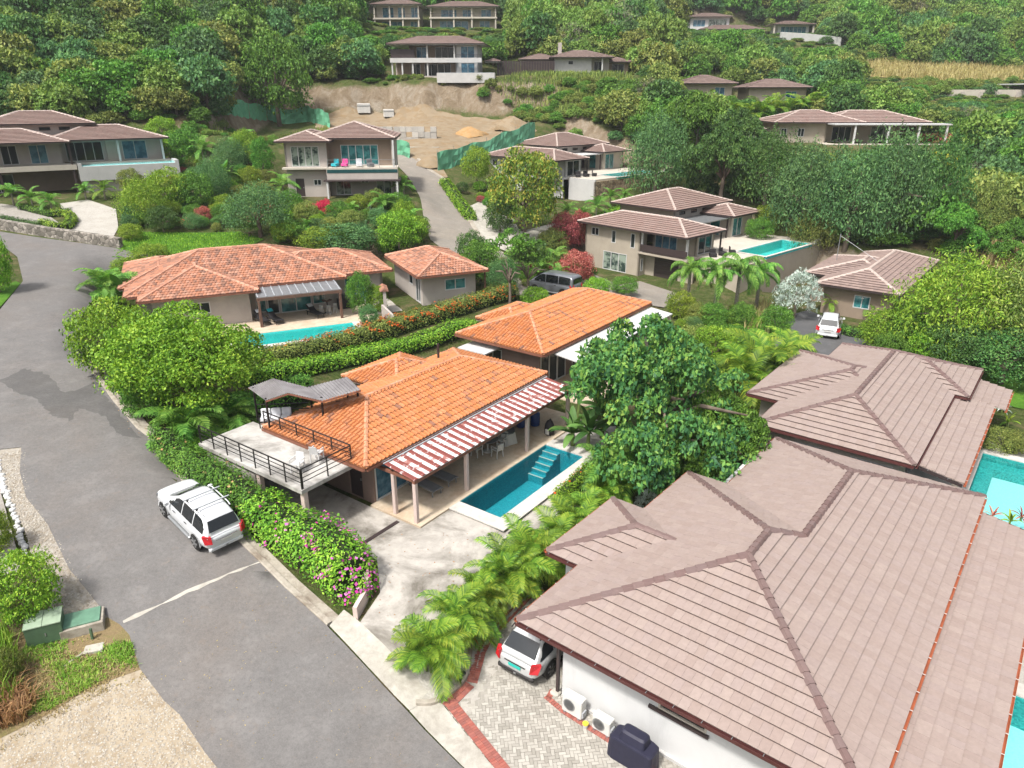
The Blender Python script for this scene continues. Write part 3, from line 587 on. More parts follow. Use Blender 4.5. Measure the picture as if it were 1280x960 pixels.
# ------------------------------------------------------------------ roofs
TILE = dict(flat=(0.30, 0.43, 0.08), barrel=(0.25, 0.37, 0.10), shingle=(0.26, 0.34, 0.06))
def clip(poly, a0, a1, b0, b1):
    for ax, v, sg in ((0, a0, 1), (0, a1, -1), (1, b0, 1), (1, b1, -1)):
        out = []
        for i in range(len(poly)):
            p, q = poly[i], poly[(i + 1) % len(poly)]; dp, dq = (p[ax] - v) * sg, (q[ax] - v) * sg
            if dp >= 0: out.append(p)
            if (dp >= 0) != (dq >= 0):
                t = dp / (dp - dq); out.append((p[0] + (q[0] - p[0]) * t, p[1] + (q[1] - p[1]) * t))
        poly = out
        if len(poly) < 3: return []
    return poly
def poly_area(p): return 0.5 * abs(sum(p[i][0] * p[(i + 1) % len(p)][1] - p[(i + 1) % len(p)][0] * p[i][1] for i in range(len(p))))
def face_tiles(poly3, style, over=0.05, step_scale=1.0, origin=None):
    """tiles of one roof slope; poly3 starts with the two eave corners, counter-clockwise from above"""
    w, e, hh = TILE[style]; w *= step_scale; e *= step_scale
    p0, p1 = Vector(poly3[0]), Vector(poly3[1]); e1 = (p1 - p0).normalized()
    nrm = Vector((0, 0, 0))
    for i in range(2, len(poly3)):
        nrm = (Vector(poly3[1]) - p0).cross(Vector(poly3[i]) - p0)
        if nrm.length > 1e-4: break
    nrm.normalize(); e2 = nrm.cross(e1)
    ab = [((Vector(p) - p0).dot(e1), (Vector(p) - p0).dot(e2)) for p in poly3]
    amin, amax = min(a for a, _ in ab), max(a for a, _ in ab); bmax = max(b for _, b in ab)
    region = [(ab[0][0], -over), (ab[1][0], -over)] + ab[1:] + ab[:1]
    org = Vector(origin) if origin is not None else p0
    oa = (org - p0).dot(e1)
    out = []
    for j in range(int(bmax / e) + 2):
        b0 = -over + j * e; b1 = b0 + e
        if b0 > bmax: break
        off = oa + (w * 0.5 if (j % 2 and style != 'barrel') else 0.0)
        for i in range(int((amin - off) / w) - 2, int((amax - off) / w) + 2):
            a0 = off + i * w; g = 0.004 if style == 'flat' else 0.0
            tilt = random.uniform(-0.006, 0.006)
            rect = clip(region, a0 + g / 2, a0 + w - g / 2, b0, b1)
            if not rect or poly_area(rect) < 0.002: continue
            full = abs(poly_area(rect) - (w - g) * e) < 1e-4
            vs, fs, idx = [], [], {}
            def V(a, b, h):
                k = (round(a, 4), round(b, 4), round(h, 4))
                if k not in idx: idx[k] = len(vs); vs.append(tuple(p0 + e1 * a + e2 * b + nrm * h))
                return idx[k]
            def top(a, b):
                base = 0.012 + (hh * 0.85 + tilt) * (1 - (b - b0) / e)
                if style == 'barrel': base = 0.015 + 0.05 * (1 - (b - b0) / e) + hh * math.sqrt(max(0.0, 1 - (((a - a0) / w - 0.5) / 0.37) ** 2))
                if style == 'shingle': base = 0.02 + hh * 0.6 * (1 - (b - b0) / e) + 0.03 * math.sin(math.pi * min(max((a - a0) / w, 0), 1))
                return base
            strips = [rect] if style == 'flat' else [s_ for s_ in (clip(rect, a0 + w * k0, a0 + w * k1, b0 - 1, b1 + 1) for k0, k1 in (((0, 0.13), (0.13, 0.26), (0.26, 0.5), (0.5, 0.74), (0.74, 0.87), (0.87, 1)) if style == 'barrel' else ((0, 0.25), (0.25, 0.5), (0.5, 0.75), (0.75, 1)))) if s_]
            for s_ in strips: fs.append(tuple(V(a, b, top(a, b)) for a, b in s_))
            lo = [(a, b) for a, b in rect]
            for k in range(len(lo)):                  # skirt
                (aa, ba), (ac, bc) = lo[k], lo[(k + 1) % len(lo)]
                if style != 'flat' and abs(ba - b0) < 1e-6 and abs(bc - b0) < 1e-6:
                    for s_ in strips:
                        bb = sorted([p for p in s_ if abs(p[1] - b0) < 1e-6])
                        if len(bb) >= 2: (x0, y0), (x1, y1) = bb[0], bb[-1]; fs.append((V(x0, y0, 0), V(x1, y1, 0), V(x1, y1, top(x1, y1)), V(x0, y0, top(x0, y0))))
                elif abs(ba - b1) < 1e-6 and abs(bc - b1) < 1e-6: continue
                else: lo_ = 0.046 if (style == 'flat' and abs(ba - b0) < 1e-6 and abs(bc - b0) < 1e-6) else 0.0; fs.append((V(aa, ba, lo_), V(ac, bc, lo_), V(ac, bc, top(ac, bc)), V(aa, ba, top(aa, ba))))
            out.append(dict(v=vs, f=[f for f in fs if len(set(f)) >= 3], full=full, a=a0, b=b0, c=p0 + e1 * (a0 + w / 2) + e2 * (b0 + e / 2), fr=(e1, e2, nrm), corner=p0 + e1 * a0 + e2 * b0))
    return out
def caps(m_list, p, q, style, length=0.36, wid=0.15):
    p, q = Vector(p), Vector(q); d = q - p; L = d.length; d.normalize(); n = max(1, int(L / length)); side = d.cross(Vector((0, 0, 1))).normalized(); up = side.cross(d)
    for k in range(n):
        a = p + d * (L * k / n); b = p + d * (L * (k + 1) / n + 0.05); m = MB()
        if style == 'flat': prof = [(-wid, -0.02), (-wid * 0.5, 0.085), (wid * 0.5, 0.085), (wid, -0.02)]
        else: prof = [(-wid * 0.8, -0.02), (-wid * 0.6, 0.09), (0, 0.13), (wid * 0.6, 0.09), (wid * 0.8, -0.02)]
        r = len(prof); vs = [a + side * x * 1.08 + up * (z + 0.045) for x, z in prof] + [b + side * x * 0.92 + up * (z + 0.012) for x, z in prof]
        fs = [(i, i + 1, r + i + 1, r + i) for i in range(r - 1)] + [tuple(range(r - 1, -1, -1)), tuple(range(r, 2 * r))]
        m.add([tuple(v) for v in vs], [f[::-1] for f in fs[:-2]] + fs[-2:]); m_list.append(m)
def merge(ms):
    o = MB()
    for m in ms: o.add(m.v, m.f)
    return o
def gut(m, p, q, out, w=0.12, h=0.12):                   # open gutter channel from p to q, out = outward direction
    p, q, o = Vector(p), Vector(q), Vector(out)
    for (a0, a1, z0, z1) in ((0, 0.018, -h, 0.0), (w - 0.018, w, -h, 0.0), (0.018, w - 0.018, -h, -h + 0.02)):
        m.hexa([p + o * a0 + Vector((0, 0, z0)), q + o * a0 + Vector((0, 0, z0)), q + o * a1 + Vector((0, 0, z0)), p + o * a1 + Vector((0, 0, z0))],
               [p + o * a0 + Vector((0, 0, z1)), q + o * a0 + Vector((0, 0, z1)), q + o * a1 + Vector((0, 0, z1)), p + o * a1 + Vector((0, 0, z1))])
def hip_faces(x0, x1, y0, y1, z, tp):
    if x1 - x0 >= y1 - y0:
        h = (y1 - y0) / 2; ym = (y0 + y1) / 2; r = z + h * tp; A, B = (x0 + h, ym, r), (x1 - h, ym, r)
        c = [(x0, y0, z), (x1, y0, z), (x1, y1, z), (x0, y1, z)]
        f = [[c[0], c[1], B, A], [c[1], c[2], B], [c[2], c[3], A, B], [c[3], c[0], A]]; hips = [(c[0], A), (c[3], A), (c[1], B), (c[2], B)]
    else:
        h = (x1 - x0) / 2; xm = (x0 + x1) / 2; r = z + h * tp; A, B = (xm, y0 + h, r), (xm, y1 - h, r)
        c = [(x0, y0, z), (x1, y0, z), (x1, y1, z), (x0, y1, z)]
        f = [[c[0], c[1], A], [c[1], c[2], B, A], [c[2], c[3], B], [c[3], c[0], A, B]]; hips = [(c[0], A), (c[1], A), (c[2], B), (c[3], B)]
    return f, hips, (A, B), c

class House:
    def __init__(s, name, label, frame, z, cat='house', group=None):
        s.r = thing(name, label, cat, (frame[0][0], frame[0][1], z), R(frame[1]), group); s.z = z; s.frame = frame
        c, sn = math.cos(R(frame[1])), math.sin(R(frame[1])); s.mw = Matrix.Translation((frame[0][0], frame[0][1], z)) @ Matrix.Rotation(R(frame[1]), 4, 'Z')
        s.lights = []
    def part(s, name, mb, mat, parent=None, **kw): return mb.build(name, mat, parent or s.r, **kw)
    def roof(s, x0, x1, y0, y1, z, tp=0.36, style='flat', tile='tile_brown', cap='cap_brown', under='under_brown', fascia='dark_metal', soffit='white', gutters=True, sides=(1, 1, 1, 1), gm='copper',
             caps_on=True, th=0.16, single=0, faces=None, scale=1.0):
        f, hips, ridge, c = hip_faces(x0, x1, y0, y1, z, tp); f = faces or f
        m = MB()
        for q in f: m.add([(a, b, d - 0.004) for a, b, d in q], [tuple(range(len(q)))])
        rf = s.part('roof', m, M[under])
        m = MB(); i = 0.02; m.box(x0 + i, x1 - i, y0 + i, y1 - i, z - th, z - 0.03); fa = s.part('fascia', m, M[soffit], rf)
        m = MB(); d = 0.035                                 # dark edge board round the eaves
        m.box(x0 - d + 0.05, x1 + d - 0.05, y0 - d + 0.03, y0 + 0.012, z - 0.11, z - 0.004); m.box(x0 - d + 0.05, x1 + d - 0.05, y1 - 0.012, y1 + d - 0.03, z - 0.11, z - 0.004)
        m.box(x0 - d + 0.03, x0 + 0.012, y0 - d + 0.034, y1 + d - 0.034, z - 0.112, z - 0.006); m.box(x1 - 0.012, x1 + d - 0.03, y0 - d + 0.034, y1 + d - 0.034, z - 0.112, z - 0.006)
        s.part('eaves_board', m, M[fascia], rf)
        if style != 'far':
            ts = []
            for k, q in enumerate(f):
                if sides[k]: ts += face_tiles(q, style, step_scale=scale)
            s.lay_tiles(ts, rf, tile, single)
        if caps_on:
            ms = []
            hh = hips + ([ridge] if (Vector(ridge[0]) - Vector(ridge[1])).length > 0.4 else [])
            for p, q in hh: caps(ms, p, q, 'flat' if style in ('flat', 'far') else 'barrel', 0.36 if single else 0.42)
            if single:
                for mm in ms: mm.build('ridge_cap', M[cap], rf)
            else: s.part('ridge_cap', merge(ms), M[cap], rf, kind='stuff')
        if gutters:
            m = MB()
            for k, (a, b, o) in enumerate(((c[0], c[1], (0, -1, 0)), (c[1], c[2], (1, 0, 0)), (c[2], c[3], (0, 1, 0)), (c[3], c[0], (-1, 0, 0)))):
                if sides[k]: gut(m, (a[0] + o[0] * 0.03, a[1] + o[1] * 0.03, a[2] - 0.012), (b[0] + o[0] * 0.03, b[1] + o[1] * 0.03, b[2] - 0.012), o)
            s.part('gutter', m, M[gm], rf)
        return rf
    def lay_tiles(s, ts, rf, tile, single=0):
        if single:
            cw = Vector((0, 0, CAM_Z))
            for t in ts:
                w = s.mw @ t['c']; px, py = pix(w); t['d'] = (w - cw).length if (-20 < px < 1300 and py < 985) else 1e6
            ts.sort(key=lambda t: t['d']); shared = {}
            for t in ts[:single]:
                if t['full']:
                    e1, e2, n = t['fr']; fr = Matrix((e1, e2, n)).transposed().to_4x4(); mt = Matrix.Translation(t['corner']) @ fr; inv = mt.inverted()
                    if 'me' not in shared:
                        mb = MB(); mb.add([tuple(inv @ Vector(v)) for v in t['v']], t['f']); shared['me'] = mb.mesh('tile', M[tile])
                    link('tile', shared['me'], rf, mat4=mt)
                else:
                    mb = MB(); mb.add(t['v'], t['f']); mb.build('tile', M[tile], rf)
            ts = ts[single:]
        mb = MB()
        for t in ts: mb.add(t['v'], t['f'])
        if ts: s.part('tile_course', mb, M[tile], rf, kind='stuff')
    def wall(s, p0, p1, z0, z1, mat, ops=(), th=0.2, frame='white'):
        """outer face from p0 to p1, outside on the right hand; ops: (a0, a1, z0, z1, kind, panes)"""
        p0, p1 = Vector((p0[0], p0[1], 0)), Vector((p1[0], p1[1], 0)); d = (p1 - p0); L = d.length; d.normalize(); inn = Vector((-d.y, d.x, 0))
        m = MB()
        def blk(mb, a0, a1, b0, b1, i0, i1):
            q = [p0 + d * a + inn * i for a, i in ((a0, i0), (a1, i0), (a1, i1), (a0, i1))]
            mb.hexa([(v.x, v.y, b0) for v in q], [(v.x, v.y, b1) for v in q])
        cuts = sorted({0.0, L} | {o[0] for o in ops} | {o[1] for o in ops})
        for a0, a1 in zip(cuts[:-1], cuts[1:]):
            if a1 - a0 < 1e-5: continue
            z = z0
            for o in sorted([o for o in ops if o[0] < a1 - 1e-5 and o[1] > a0 + 1e-5], key=lambda o: o[2]):
                if o[2] > z + 1e-4: blk(m, a0, a1, z, o[2], 0, th)
                z = max(z, o[3])
            if z < z1 - 1e-4: blk(m, a0, a1, z, z1, 0, th)
        wl_ = s.part('wall', m, M[mat])
        for o in ops:
            a0, a1, b0, b1, kind = o[:5]; n = o[5] if len(o) > 5 else 2; gl = o[6] if len(o) > 6 else 'glass'
            if kind == 'void': continue
            m = MB(); fw = 0.07; fm = frame
            if kind == 'garage':
                for k in range(5): blk(m, a0, a1, b0 + (b1 - b0) * k / 5 + 0.01, b0 + (b1 - b0) * (k + 1) / 5 - 0.01, 0.10, 0.15)
                s.part('garage_door', m, M['dark_metal']); continue
            if kind == 'door':
                blk(m, a0, a1, b0, b1, 0.08, 0.13); dd = s.part('door', m, M['dark_metal']); m = MB(); blk(m, a1 - 0.16, a1 - 0.08, b0 + 0.95, b0 + 1.05, 0.03, 0.08); s.part('handle', m, M['steel'], dd); continue
            blk(m, a0, a1, b0, b0 + fw, -0.025, 0.1); blk(m, a0, a1, b1 - fw, b1, -0.025, 0.1)
            for k in range(n + 1):
                a = a0 + (a1 - a0 - fw) * k / n; e = 0.003 * (k % 2); blk(m, a, a + fw, b0 + fw, b1 - fw, -0.022 + e, 0.1 - e)
            fr = s.part('sliding_door' if kind == 'slide' else 'window', m, M[fm])
            for k in range(n):
                m = MB(); a = a0 + (a1 - a0 - fw) * k / n; e = 0.03 * (k % 2) if kind == 'slide' else 0
                blk(m, a + fw * 0.9, a + (a1 - a0 - fw) / n + fw * 0.1, b0 + fw * 0.9, b1 - fw * 0.9, 0.035 + e, 0.05 + e); s.part('pane', m, M[gl], fr)
        return wl_
    def box(s, name, x0, x1, y0, y1, z0, z1, mat, parent=None, **kw): return s.part(name, MB().box(x0, x1, y0, y1, z0, z1), M[mat], parent, **kw)
    def walls(s, x0, x1, y0, y1, z0, z1, mat, front=(), right=(), back=(), left=(), frame='white'):
        """front faces -y, right +x, back +y, left -x"""
        s.wall((x0, y0), (x1, y0), z0, z1, mat, front, frame=frame); s.wall((x1, y0 + 0.201), (x1, y1 - 0.201), z0, z1, mat, right, frame=frame)
        s.wall((x1, y1), (x0, y1), z0, z1, mat, back, frame=frame); s.wall((x0, y1 - 0.201), (x0, y0 + 0.201), z0, z1, mat, left, frame=frame)
    def column(s, x, y, z0, z1, w=0.25, mat='pinkish', name='column'):
        m = MB(); m.cbox(x, y, z0, z1, w, w, 0.02); return s.part(name, m, M[mat])
def pool(name, label, frame, z, x0, x1, y0, y1, depth=1.3, tile='pool_a', floor=None, cope=0.4, cmat='coping', steps=None, water_z=-0.1, copes=(1, 1, 1, 1)):
    p = thing(name, label, 'pool', (*frame[0], z), R(frame[1]))
    m = MB(); t = 0.15
    m.box(x0 - t, x0, y0 - t, y1 + t, -depth, -0.012); m.box(x1, x1 + t, y0 - t, y1 + t, -depth, -0.012); m.box(x0, x1, y0 - t, y0, -depth, -0.012); m.box(x0, x1, y1, y1 + t, -depth, -0.012)
    m.build('basin', M[tile], p)
    MB().box(x0 + 0.001, x1 - 0.001, y0 + 0.001, y1 - 0.001, -depth - 0.1, -depth).build('basin_floor', M[floor or tile], p)
    m = MB(); c = cope; h = 0.05
    if copes[0]: m.box(x0 - c * copes[3], x1 + c * copes[1], y0 - c, y0, -0.01, h)
    if copes[2]: m.box(x0 - c * copes[3], x1 + c * copes[1], y1, y1 + c, -0.01, h)
    if copes[1]: m.box(x1, x1 + c, y0, y1, -0.01, h + 0.001)
    if copes[3]: m.box(x0 - c, x0, y0, y1, -0.01, h + 0.001)
    m.build('coping', M[cmat], p)
    MB().add([(x0 - 0.01, y0 - 0.01, water_z), (x1 + 0.01, y0 - 0.01, water_z), (x1 + 0.01, y1 + 0.01, water_z), (x0 - 0.01, y1 + 0.01, water_z)], [(0, 1, 2, 3)]).build('water', M['water'], p)
    return p
def sink_rect(frame, x0, x1, y0, y1, d):
    sunk[inside(loc2(frame, [(x0, y0), (x1, y0), (x1, y1), (x0, y1)]), GX, GY)] = d
# ------------------------------------------------------------------ the front house with the orange roof
def at(frame, x, y, z=0.0):
    (ox, oy), a = frame; c, s = math.cos(R(a)), math.sin(R(a)); return (ox + x * c - y * s, oy + x * s + y * c, z)
A = House('orange_roof_house', 'low house with bright orange clay tile roof beside the long narrow teal pool', HA, 0.0)
OR = dict(style='barrel', tile='tile_orange', cap='cap_orange', under='under_red', fascia='rust_trim', soffit='pinkish', gm='rust_trim')
A.roof(0, 14.4, 0, 7.2, 2.75, 0.36, gutters=True, **OR)
A.roof(6.9, 11.7, 4.8, 9.3, 2.78, 0.36, gutters=False, **OR)
A.walls(1.2, 13.6, 0.93, 6.4, 0, 2.62, 'taupe', front=[(0.12, 3.3, 0.12, 2.25, 'slide', 3, 'glass_blue'), (4.2, 7.2, 0.12, 2.25, 'slide', 2), (8.4, 11.6, 0.12, 2.25, 'slide', 2)], right=[(1.5, 2.6, 1.0, 2.0, 'win', 2)], left=[(3.6, 4.5, 0.02, 2.1, 'door')])
A.walls(7.4, 11.2, 6.401, 8.8, 0, 2.62, 'taupe')
A.part('flue_pipe', MB().tube([(11.2, 5.6, 3.0), (11.2, 5.6, 4.35)], 0.07, 8), M['dark_metal'])
# roof terrace over the carport
A.part('terrace_slab', MB().box(-2.75, 0.28, 0.95, 8.5, 2.42, 2.6), M['terrace'])
A.part('carport_wall', MB().box(-2.5, 1.0, 8.1, 8.35, -0.05, 2.415), M['taupe'])
A.part('carport_end_wall', MB().box(-2.62, -2.42, 4.4, 8.1, -0.05, 2.15), M['concrete'])
for y in (1.15, 4.2): A.column(-2.5, y, 0, 2.415, 0.24, 'pinkish')
def railing(h, p, q, z, posts, hh=0.95, mat='black', rails=4, name='railing'):
    p, q = Vector((*p, 0)), Vector((*q, 0)); rt = None
    for k in range(posts):
        w = p + (q - p) * k / (posts - 1); m = MB(); m.bar((w.x, w.y, z), (w.x, w.y, z + hh), 0.045); po = h.part('railing_post', m, M[mat])
    m = MB()
    for r in range(rails): zz = z + hh - 0.015 - r * (hh - 0.12) / rails; m.bar((p.x, p.y, zz), (q.x, q.y, zz), 0.026 if r else 0.045)
    h.part('rail', m, M[mat])
railing(A, (-2.66, 1.02), (-2.66, 8.4), 2.6, 8); railing(A, (-2.60, 1.02), (0.1, 1.02), 2.6, 3); railing(A, (0.14, 1.08), (0.14, 7.3), 2.6, 6)
# striped patio roof
def striped_mat():
    t = NT('worn_maroon_paint'); p = t.co(); n = t.noise(1.9, 6, 0.7, p, 0.4, stretch=(0.7, 2.2, 1)); n2 = t.noise(7, 5, 0.7, p)
    f = t.math('ADD', t.math('MULTIPLY', n, 0.7), t.math('MULTIPLY', n2, 0.3))
    return t.done(t.ramp(f, [(0.40, (0.60, 0.60, 0.61)), (0.43, (0.20, 0.055, 0.045)), (0.8, (0.15, 0.04, 0.035))]), 0.6, 0.3)
def sheet_mat():
    t = NT('worn_white_roof_sheet'); p = t.co(); n = t.noise(2.2, 6, 0.7, p, 0.4, stretch=(1.0, 1.5, 1))
    return t.done(t.ramp(n, [(0.0, (0.60, 0.61, 0.62)), (0.50, (0.66, 0.66, 0.66)), (0.60, (0.34, 0.16, 0.14)), (0.7, (0.22, 0.07, 0.055))]), 0.55, 0.35)
M['stripe'] = striped_mat(); M['sheet_white'] = sheet_mat()
zi, zo, yi, yo = 2.62, 2.34, 0.02, -1.98
pr = A.part('patio_roof', MB().slab([(1.0, yo, zo), (14.1, yo, zo), (14.1, yi, zi), (1.0, yi, zi)], 0.03), M['sheet_white'])
nr = 27
for k in range(nr):
    x = 1.08 + 12.95 * k / (nr - 1); w = 0.10 + 0.045 * random.random()
    MB().hexa([(x - w, yo - 0.02, zo + 0.004), (x + w, yo - 0.02, zo + 0.004), (x + w, yi, zi + 0.004), (x - w, yi, zi + 0.004)],
              [(x - w * 0.7, yo - 0.02, zo + 0.05), (x + w * 0.7, yo - 0.02, zo + 0.05), (x + w * 0.7, yi, zi + 0.05), (x - w * 0.7, yi, zi + 0.05)]).build('rib', M['stripe'], pr)
A.part('flashing', MB().slab([(0.9, -0.20, 2.66), (14.2, -0.20, 2.66), (14.2, 0.0, 2.74), (0.9, 0.0, 2.74)], 0.02), M['grey_flash'])
A.part('beam', MB().box(1.0, 14.1, -1.95, -1.78, 2.13, 2.30), M['rust_trim'])
A.part('beam', MB().box(1.0, 1.14, -1.77, 0.9, 2.2, 2.33), M['rust_trim'])
A.column(1.1, -0.55, 0.1, 2.33, 0.19)
for x in (1.1, 4.65, 9.75, 13.85): A.column(x, -1.86, 0.1, 2.13, 0.19)
link('patio', MB().box(0.92, 15.2, -2.235, 0.93, -0.15, 0.12).mesh('patio', M['deck']), loc=(*HA[0], 0), rz=R(HA[1]), kind='structure')
pa = pool('swimming_pool', 'long narrow teal pool with white coping and corner steps beside striped patio roof', HA, 0.09, 3.6, 11.0, -4.68, -2.25, 1.45, 'pool_a', None, 0.75, copes=(1, 1, 0, 1))
for k in range(5):
    x1 = 10.98 - 0.34 * k
    MB().box(x1 - 0.34, x1, -3.2, -2.26, -1.44, -0.22 - 0.2 * k).build('step', M['pool_a'], pa)
    MB().box(x1 - 0.345, x1 - 0.27, -3.22, -2.26, -0.218 - 0.2 * k, -0.20 - 0.2 * k).build('step_edge', M['coping'], pa)
sink_rect(HA, 2.7, 11.9, -5.5, -1.5, 1.9)
link('drain_channel', MB().box(-2.0, 0.75, -1.12, -0.92, 0.03, 0.052).mesh('drain_channel', M['dark_metal']), loc=(*HA[0], 0), rz=R(HA[1]), kind='structure')
link('drain_grate', MB().box(2.9, 3.25, -5.95, -5.6, 0.03, 0.05).mesh('drain_grate', M['dark_metal']), loc=(*HA[0], 0), rz=R(HA[1]), kind='structure')
# curved planter wall beside the driveway
pw = catmull([at(HA, *p)[:2] for p in ((-4.7, -4.0), (-3.5, -3.4), (-2.5, -1.9), (-2.2, -0.2), (-2.5, 0.9))], 6)
kerb('planter_wall', pw, 0.18, 0.55, M['pinkish'], -1, label='low curved pinkish wall round the bougainvillea bed beside the driveway', cat='wall')
sheet('flower_bed', loc2(HA, [(-4.6, -3.9), (-3.6, -3.2), (-2.7, -1.8), (-2.5, -0.2), (-2.9, 0.9), (-2.9, 9), (-4.5, 9)]), M['ground'], 0.05, 0.7, kind='structure')
kerb('planter_kerb', catmull(gp([(520, 884), (545, 882), (575, 862), (587, 842), (592, 810), (604, 787), (650, 742), (690, 712), (720, 690)]), 5), 0.16, 0.2, M['kerb'], 1, label='low pale kerb round the palm bed beside the paved forecourt', cat='kerb')

# zig-zag metal canopy on the terrace
cn = thing('terrace_canopy', 'folded grey corrugated metal canopy on black posts at the terrace corner', 'canopy', (*HA[0], 0), R(HA[1]))
fr_ = [(-0.05, 6.65, 4.35), (0.6, 5.73, 4.75), (1.51, 4.42, 4.35), (2.93, 3.22, 4.75)]; bk_ = [(0.44, 8.74, 4.35), (1.36, 7.9, 4.75), (2.22, 6.38, 4.35), (3.71, 5.04, 4.75)]
def corr_mat():
    t = NT('grey_corrugated_sheet'); n = t.noise(1.2, 5, 0.6, t.co()); return t.done(t.ramp(n, [(0.35, (0.14, 0.13, 0.135)), (0.65, (0.22, 0.21, 0.215))]), 0.45, 0.4, 0.0)
M['corr'] = corr_mat()
for k in range(3):
    m = MB(); a, b, c, d = Vector(fr_[k]), Vector(fr_[k + 1]), Vector(bk_[k + 1]), Vector(bk_[k]); n = 26; vs = []
    for i in range(n + 1):
        t = i / n; w = 0.018 if i % 2 else -0.018
        for p in (a + (b - a) * t, d + (c - d) * t): vs.append((p.x, p.y, p.z + w))
    m.add(vs, [(2 * i, 2 * i + 2, 2 * i + 3, 2 * i + 1) for i in range(n)]); m.build('roof_sheet', M['corr'], cn)
for q in (fr_, bk_):
    m = MB()
    for a, b in zip(q[:-1], q[1:]): m.bar((a[0], a[1], a[2] - 0.06), (b[0], b[1], b[2] - 0.06), 0.07)
    m.build('edge_trim', M['rust_trim'], cn)
for p, zb in (((0.02, 6.75), 2.6), ((0.5, 8.4), 2.6), ((1.7, 4.7), 2.9), ((2.3, 6.3), 2.9), ((3.3, 3.9), 3.2), ((3.5, 4.9), 3.2)): MB().bar((p[0], p[1], zb), (p[0], p[1], 4.42), 0.075).build('post', M['black'], cn)
m = MB()
for z in (2.9, 3.2, 3.5): m.bar((0.5, 8.35, z), (2.2, 6.4, z), 0.04)
m.build('side_rail', M['black'], cn)
def lounger(name, label, loc, rz, fabric='grey_fabric', frame='steel', back=0.35, towel=None, group=None):
    o = thing(name, label, 'lounger', loc, rz, group)
    for sx in (-0.8, 0.85):
        for sy in (-0.27, 0.27): MB().bar((sx, sy, 0), (sx, sy, 0.30), 0.05).build('leg', M[frame], o)
    m = MB(); m.bar((-0.98, -0.3, 0.32), (0.98, -0.3, 0.32), 0.05); m.bar((-0.98, 0.3, 0.32), (0.98, 0.3, 0.32), 0.05); m.build('frame', M[frame], o)
    MB().cbox(0.32, 0, 0.33, 0.38, 1.3, 0.56, 0.01).build('seat', M[fabric], o)
    MB().hexa([(-0.98, -0.28, 0.33 + back), (-0.33, -0.28, 0.34), (-0.33, 0.28, 0.34), (-0.98, 0.28, 0.33 + back)], [(-0.96, -0.28, 0.38 + back), (-0.31, -0.28, 0.385), (-0.31, 0.28, 0.385), (-0.96, 0.28, 0.38 + back)]).build('backrest', M[fabric], o)
    if towel: MB().hexa([(-0.92, -0.2, 0.37 + back), (-0.6, -0.2, 0.22 + back), (-0.6, 0.2, 0.22 + back), (-0.92, 0.2, 0.37 + back)], [(-0.90, -0.2, 0.42 + back), (-0.58, -0.2, 0.27 + back), (-0.58, 0.2, 0.27 + back), (-0.90, 0.2, 0.42 + back)]).build('towel', M[towel], o)
    return o
lounger('sun_lounger', 'grey sling lounger under the striped patio roof, nearest the road', at(HA, 3.5, -0.15, 0.12), R(HA[1] - 96)); lounger('sun_lounger', 'grey sling lounger under the striped patio roof, nearest the round table', at(HA, 4.65, -0.1, 0.12), R(HA[1] - 92))
def chair(label, loc, rz, mat='off_white', group=None):
    o = thing('patio_chair', label, 'chair', loc, rz, group)
    for sx in (-0.2, 0.2):
        for sy in (-0.2, 0.2): MB().bar((sx * 1.1, sy * 1.1, 0), (sx, sy, 0.44), 0.045).build('leg', M[mat], o)
    MB().cbox(0, 0, 0.43, 0.47, 0.46, 0.46, 0.015).build('seat', M[mat], o)
    MB().hexa([(-0.23, -0.22, 0.46), (-0.19, -0.22, 0.46), (-0.19, 0.22, 0.46), (-0.23, 0.22, 0.46)], [(-0.31, -0.19, 0.84), (-0.28, -0.19, 0.84), (-0.28, 0.19, 0.84), (-0.31, 0.19, 0.84)]).build('backrest', M[mat], o)
    for sy in (-0.24, 0.24): m = MB(); m.bar((-0.26, sy, 0.64), (0.2, sy, 0.64), 0.045, 0.03); m.bar((0.2, sy, 0.45), (0.2, sy, 0.64), 0.035); m.build('armrest', M[mat], o)
    return o
t = thing('round_table', 'round grey patio table among white chairs under the striped roof', 'table', at(HA, 8.5, -0.15, 0.12))
MB().lathe([(0.56, 0.70), (0.58, 0.72), (0.58, 0.745), (0.55, 0.75)], 24).build('table_top', M['grey_fabric'], t); MB().lathe([(0.28, 0), (0.27, 0.03), (0.05, 0.06), (0.05, 0.70)], 12).build('pedestal', M['off_white'], t)
chair('white patio chair at the round table, on its road side', at(HA, 7.75, 0.0, 0.12), R(HA[1])); chair('white patio chair at the round table, nearest the pool', at(HA, 8.3, -0.95, 0.12), R(HA[1] + 80)); chair('white patio chair between the round table and the oval table', at(HA, 9.35, -0.5, 0.12), R(HA[1] + 185))
t = thing('oval_table', 'large grey oval table with pale curved ends at back of patio', 'table', at(HA, 10.15, 0.15, 0.12), R(HA[1] + 70))
m = MB(); m.prism([(1.05 * math.cos(k * math.pi / 12), 0.55 * math.sin(k * math.pi / 12)) for k in range(24)], 0.70, 0.76); m.build('table_top', M['grey_fabric'], t)
for sx in (-0.85, 0.85): MB().hexa([(sx - 0.12, -0.42, 0), (sx + 0.12, -0.42, 0), (sx + 0.12, 0.42, 0), (sx - 0.12, 0.42, 0)], [(sx - 0.05, -0.3, 0.70), (sx + 0.05, -0.3, 0.70), (sx + 0.05, 0.3, 0.70), (sx - 0.05, 0.3, 0.70)]).build('leg', M['off_white'], t)
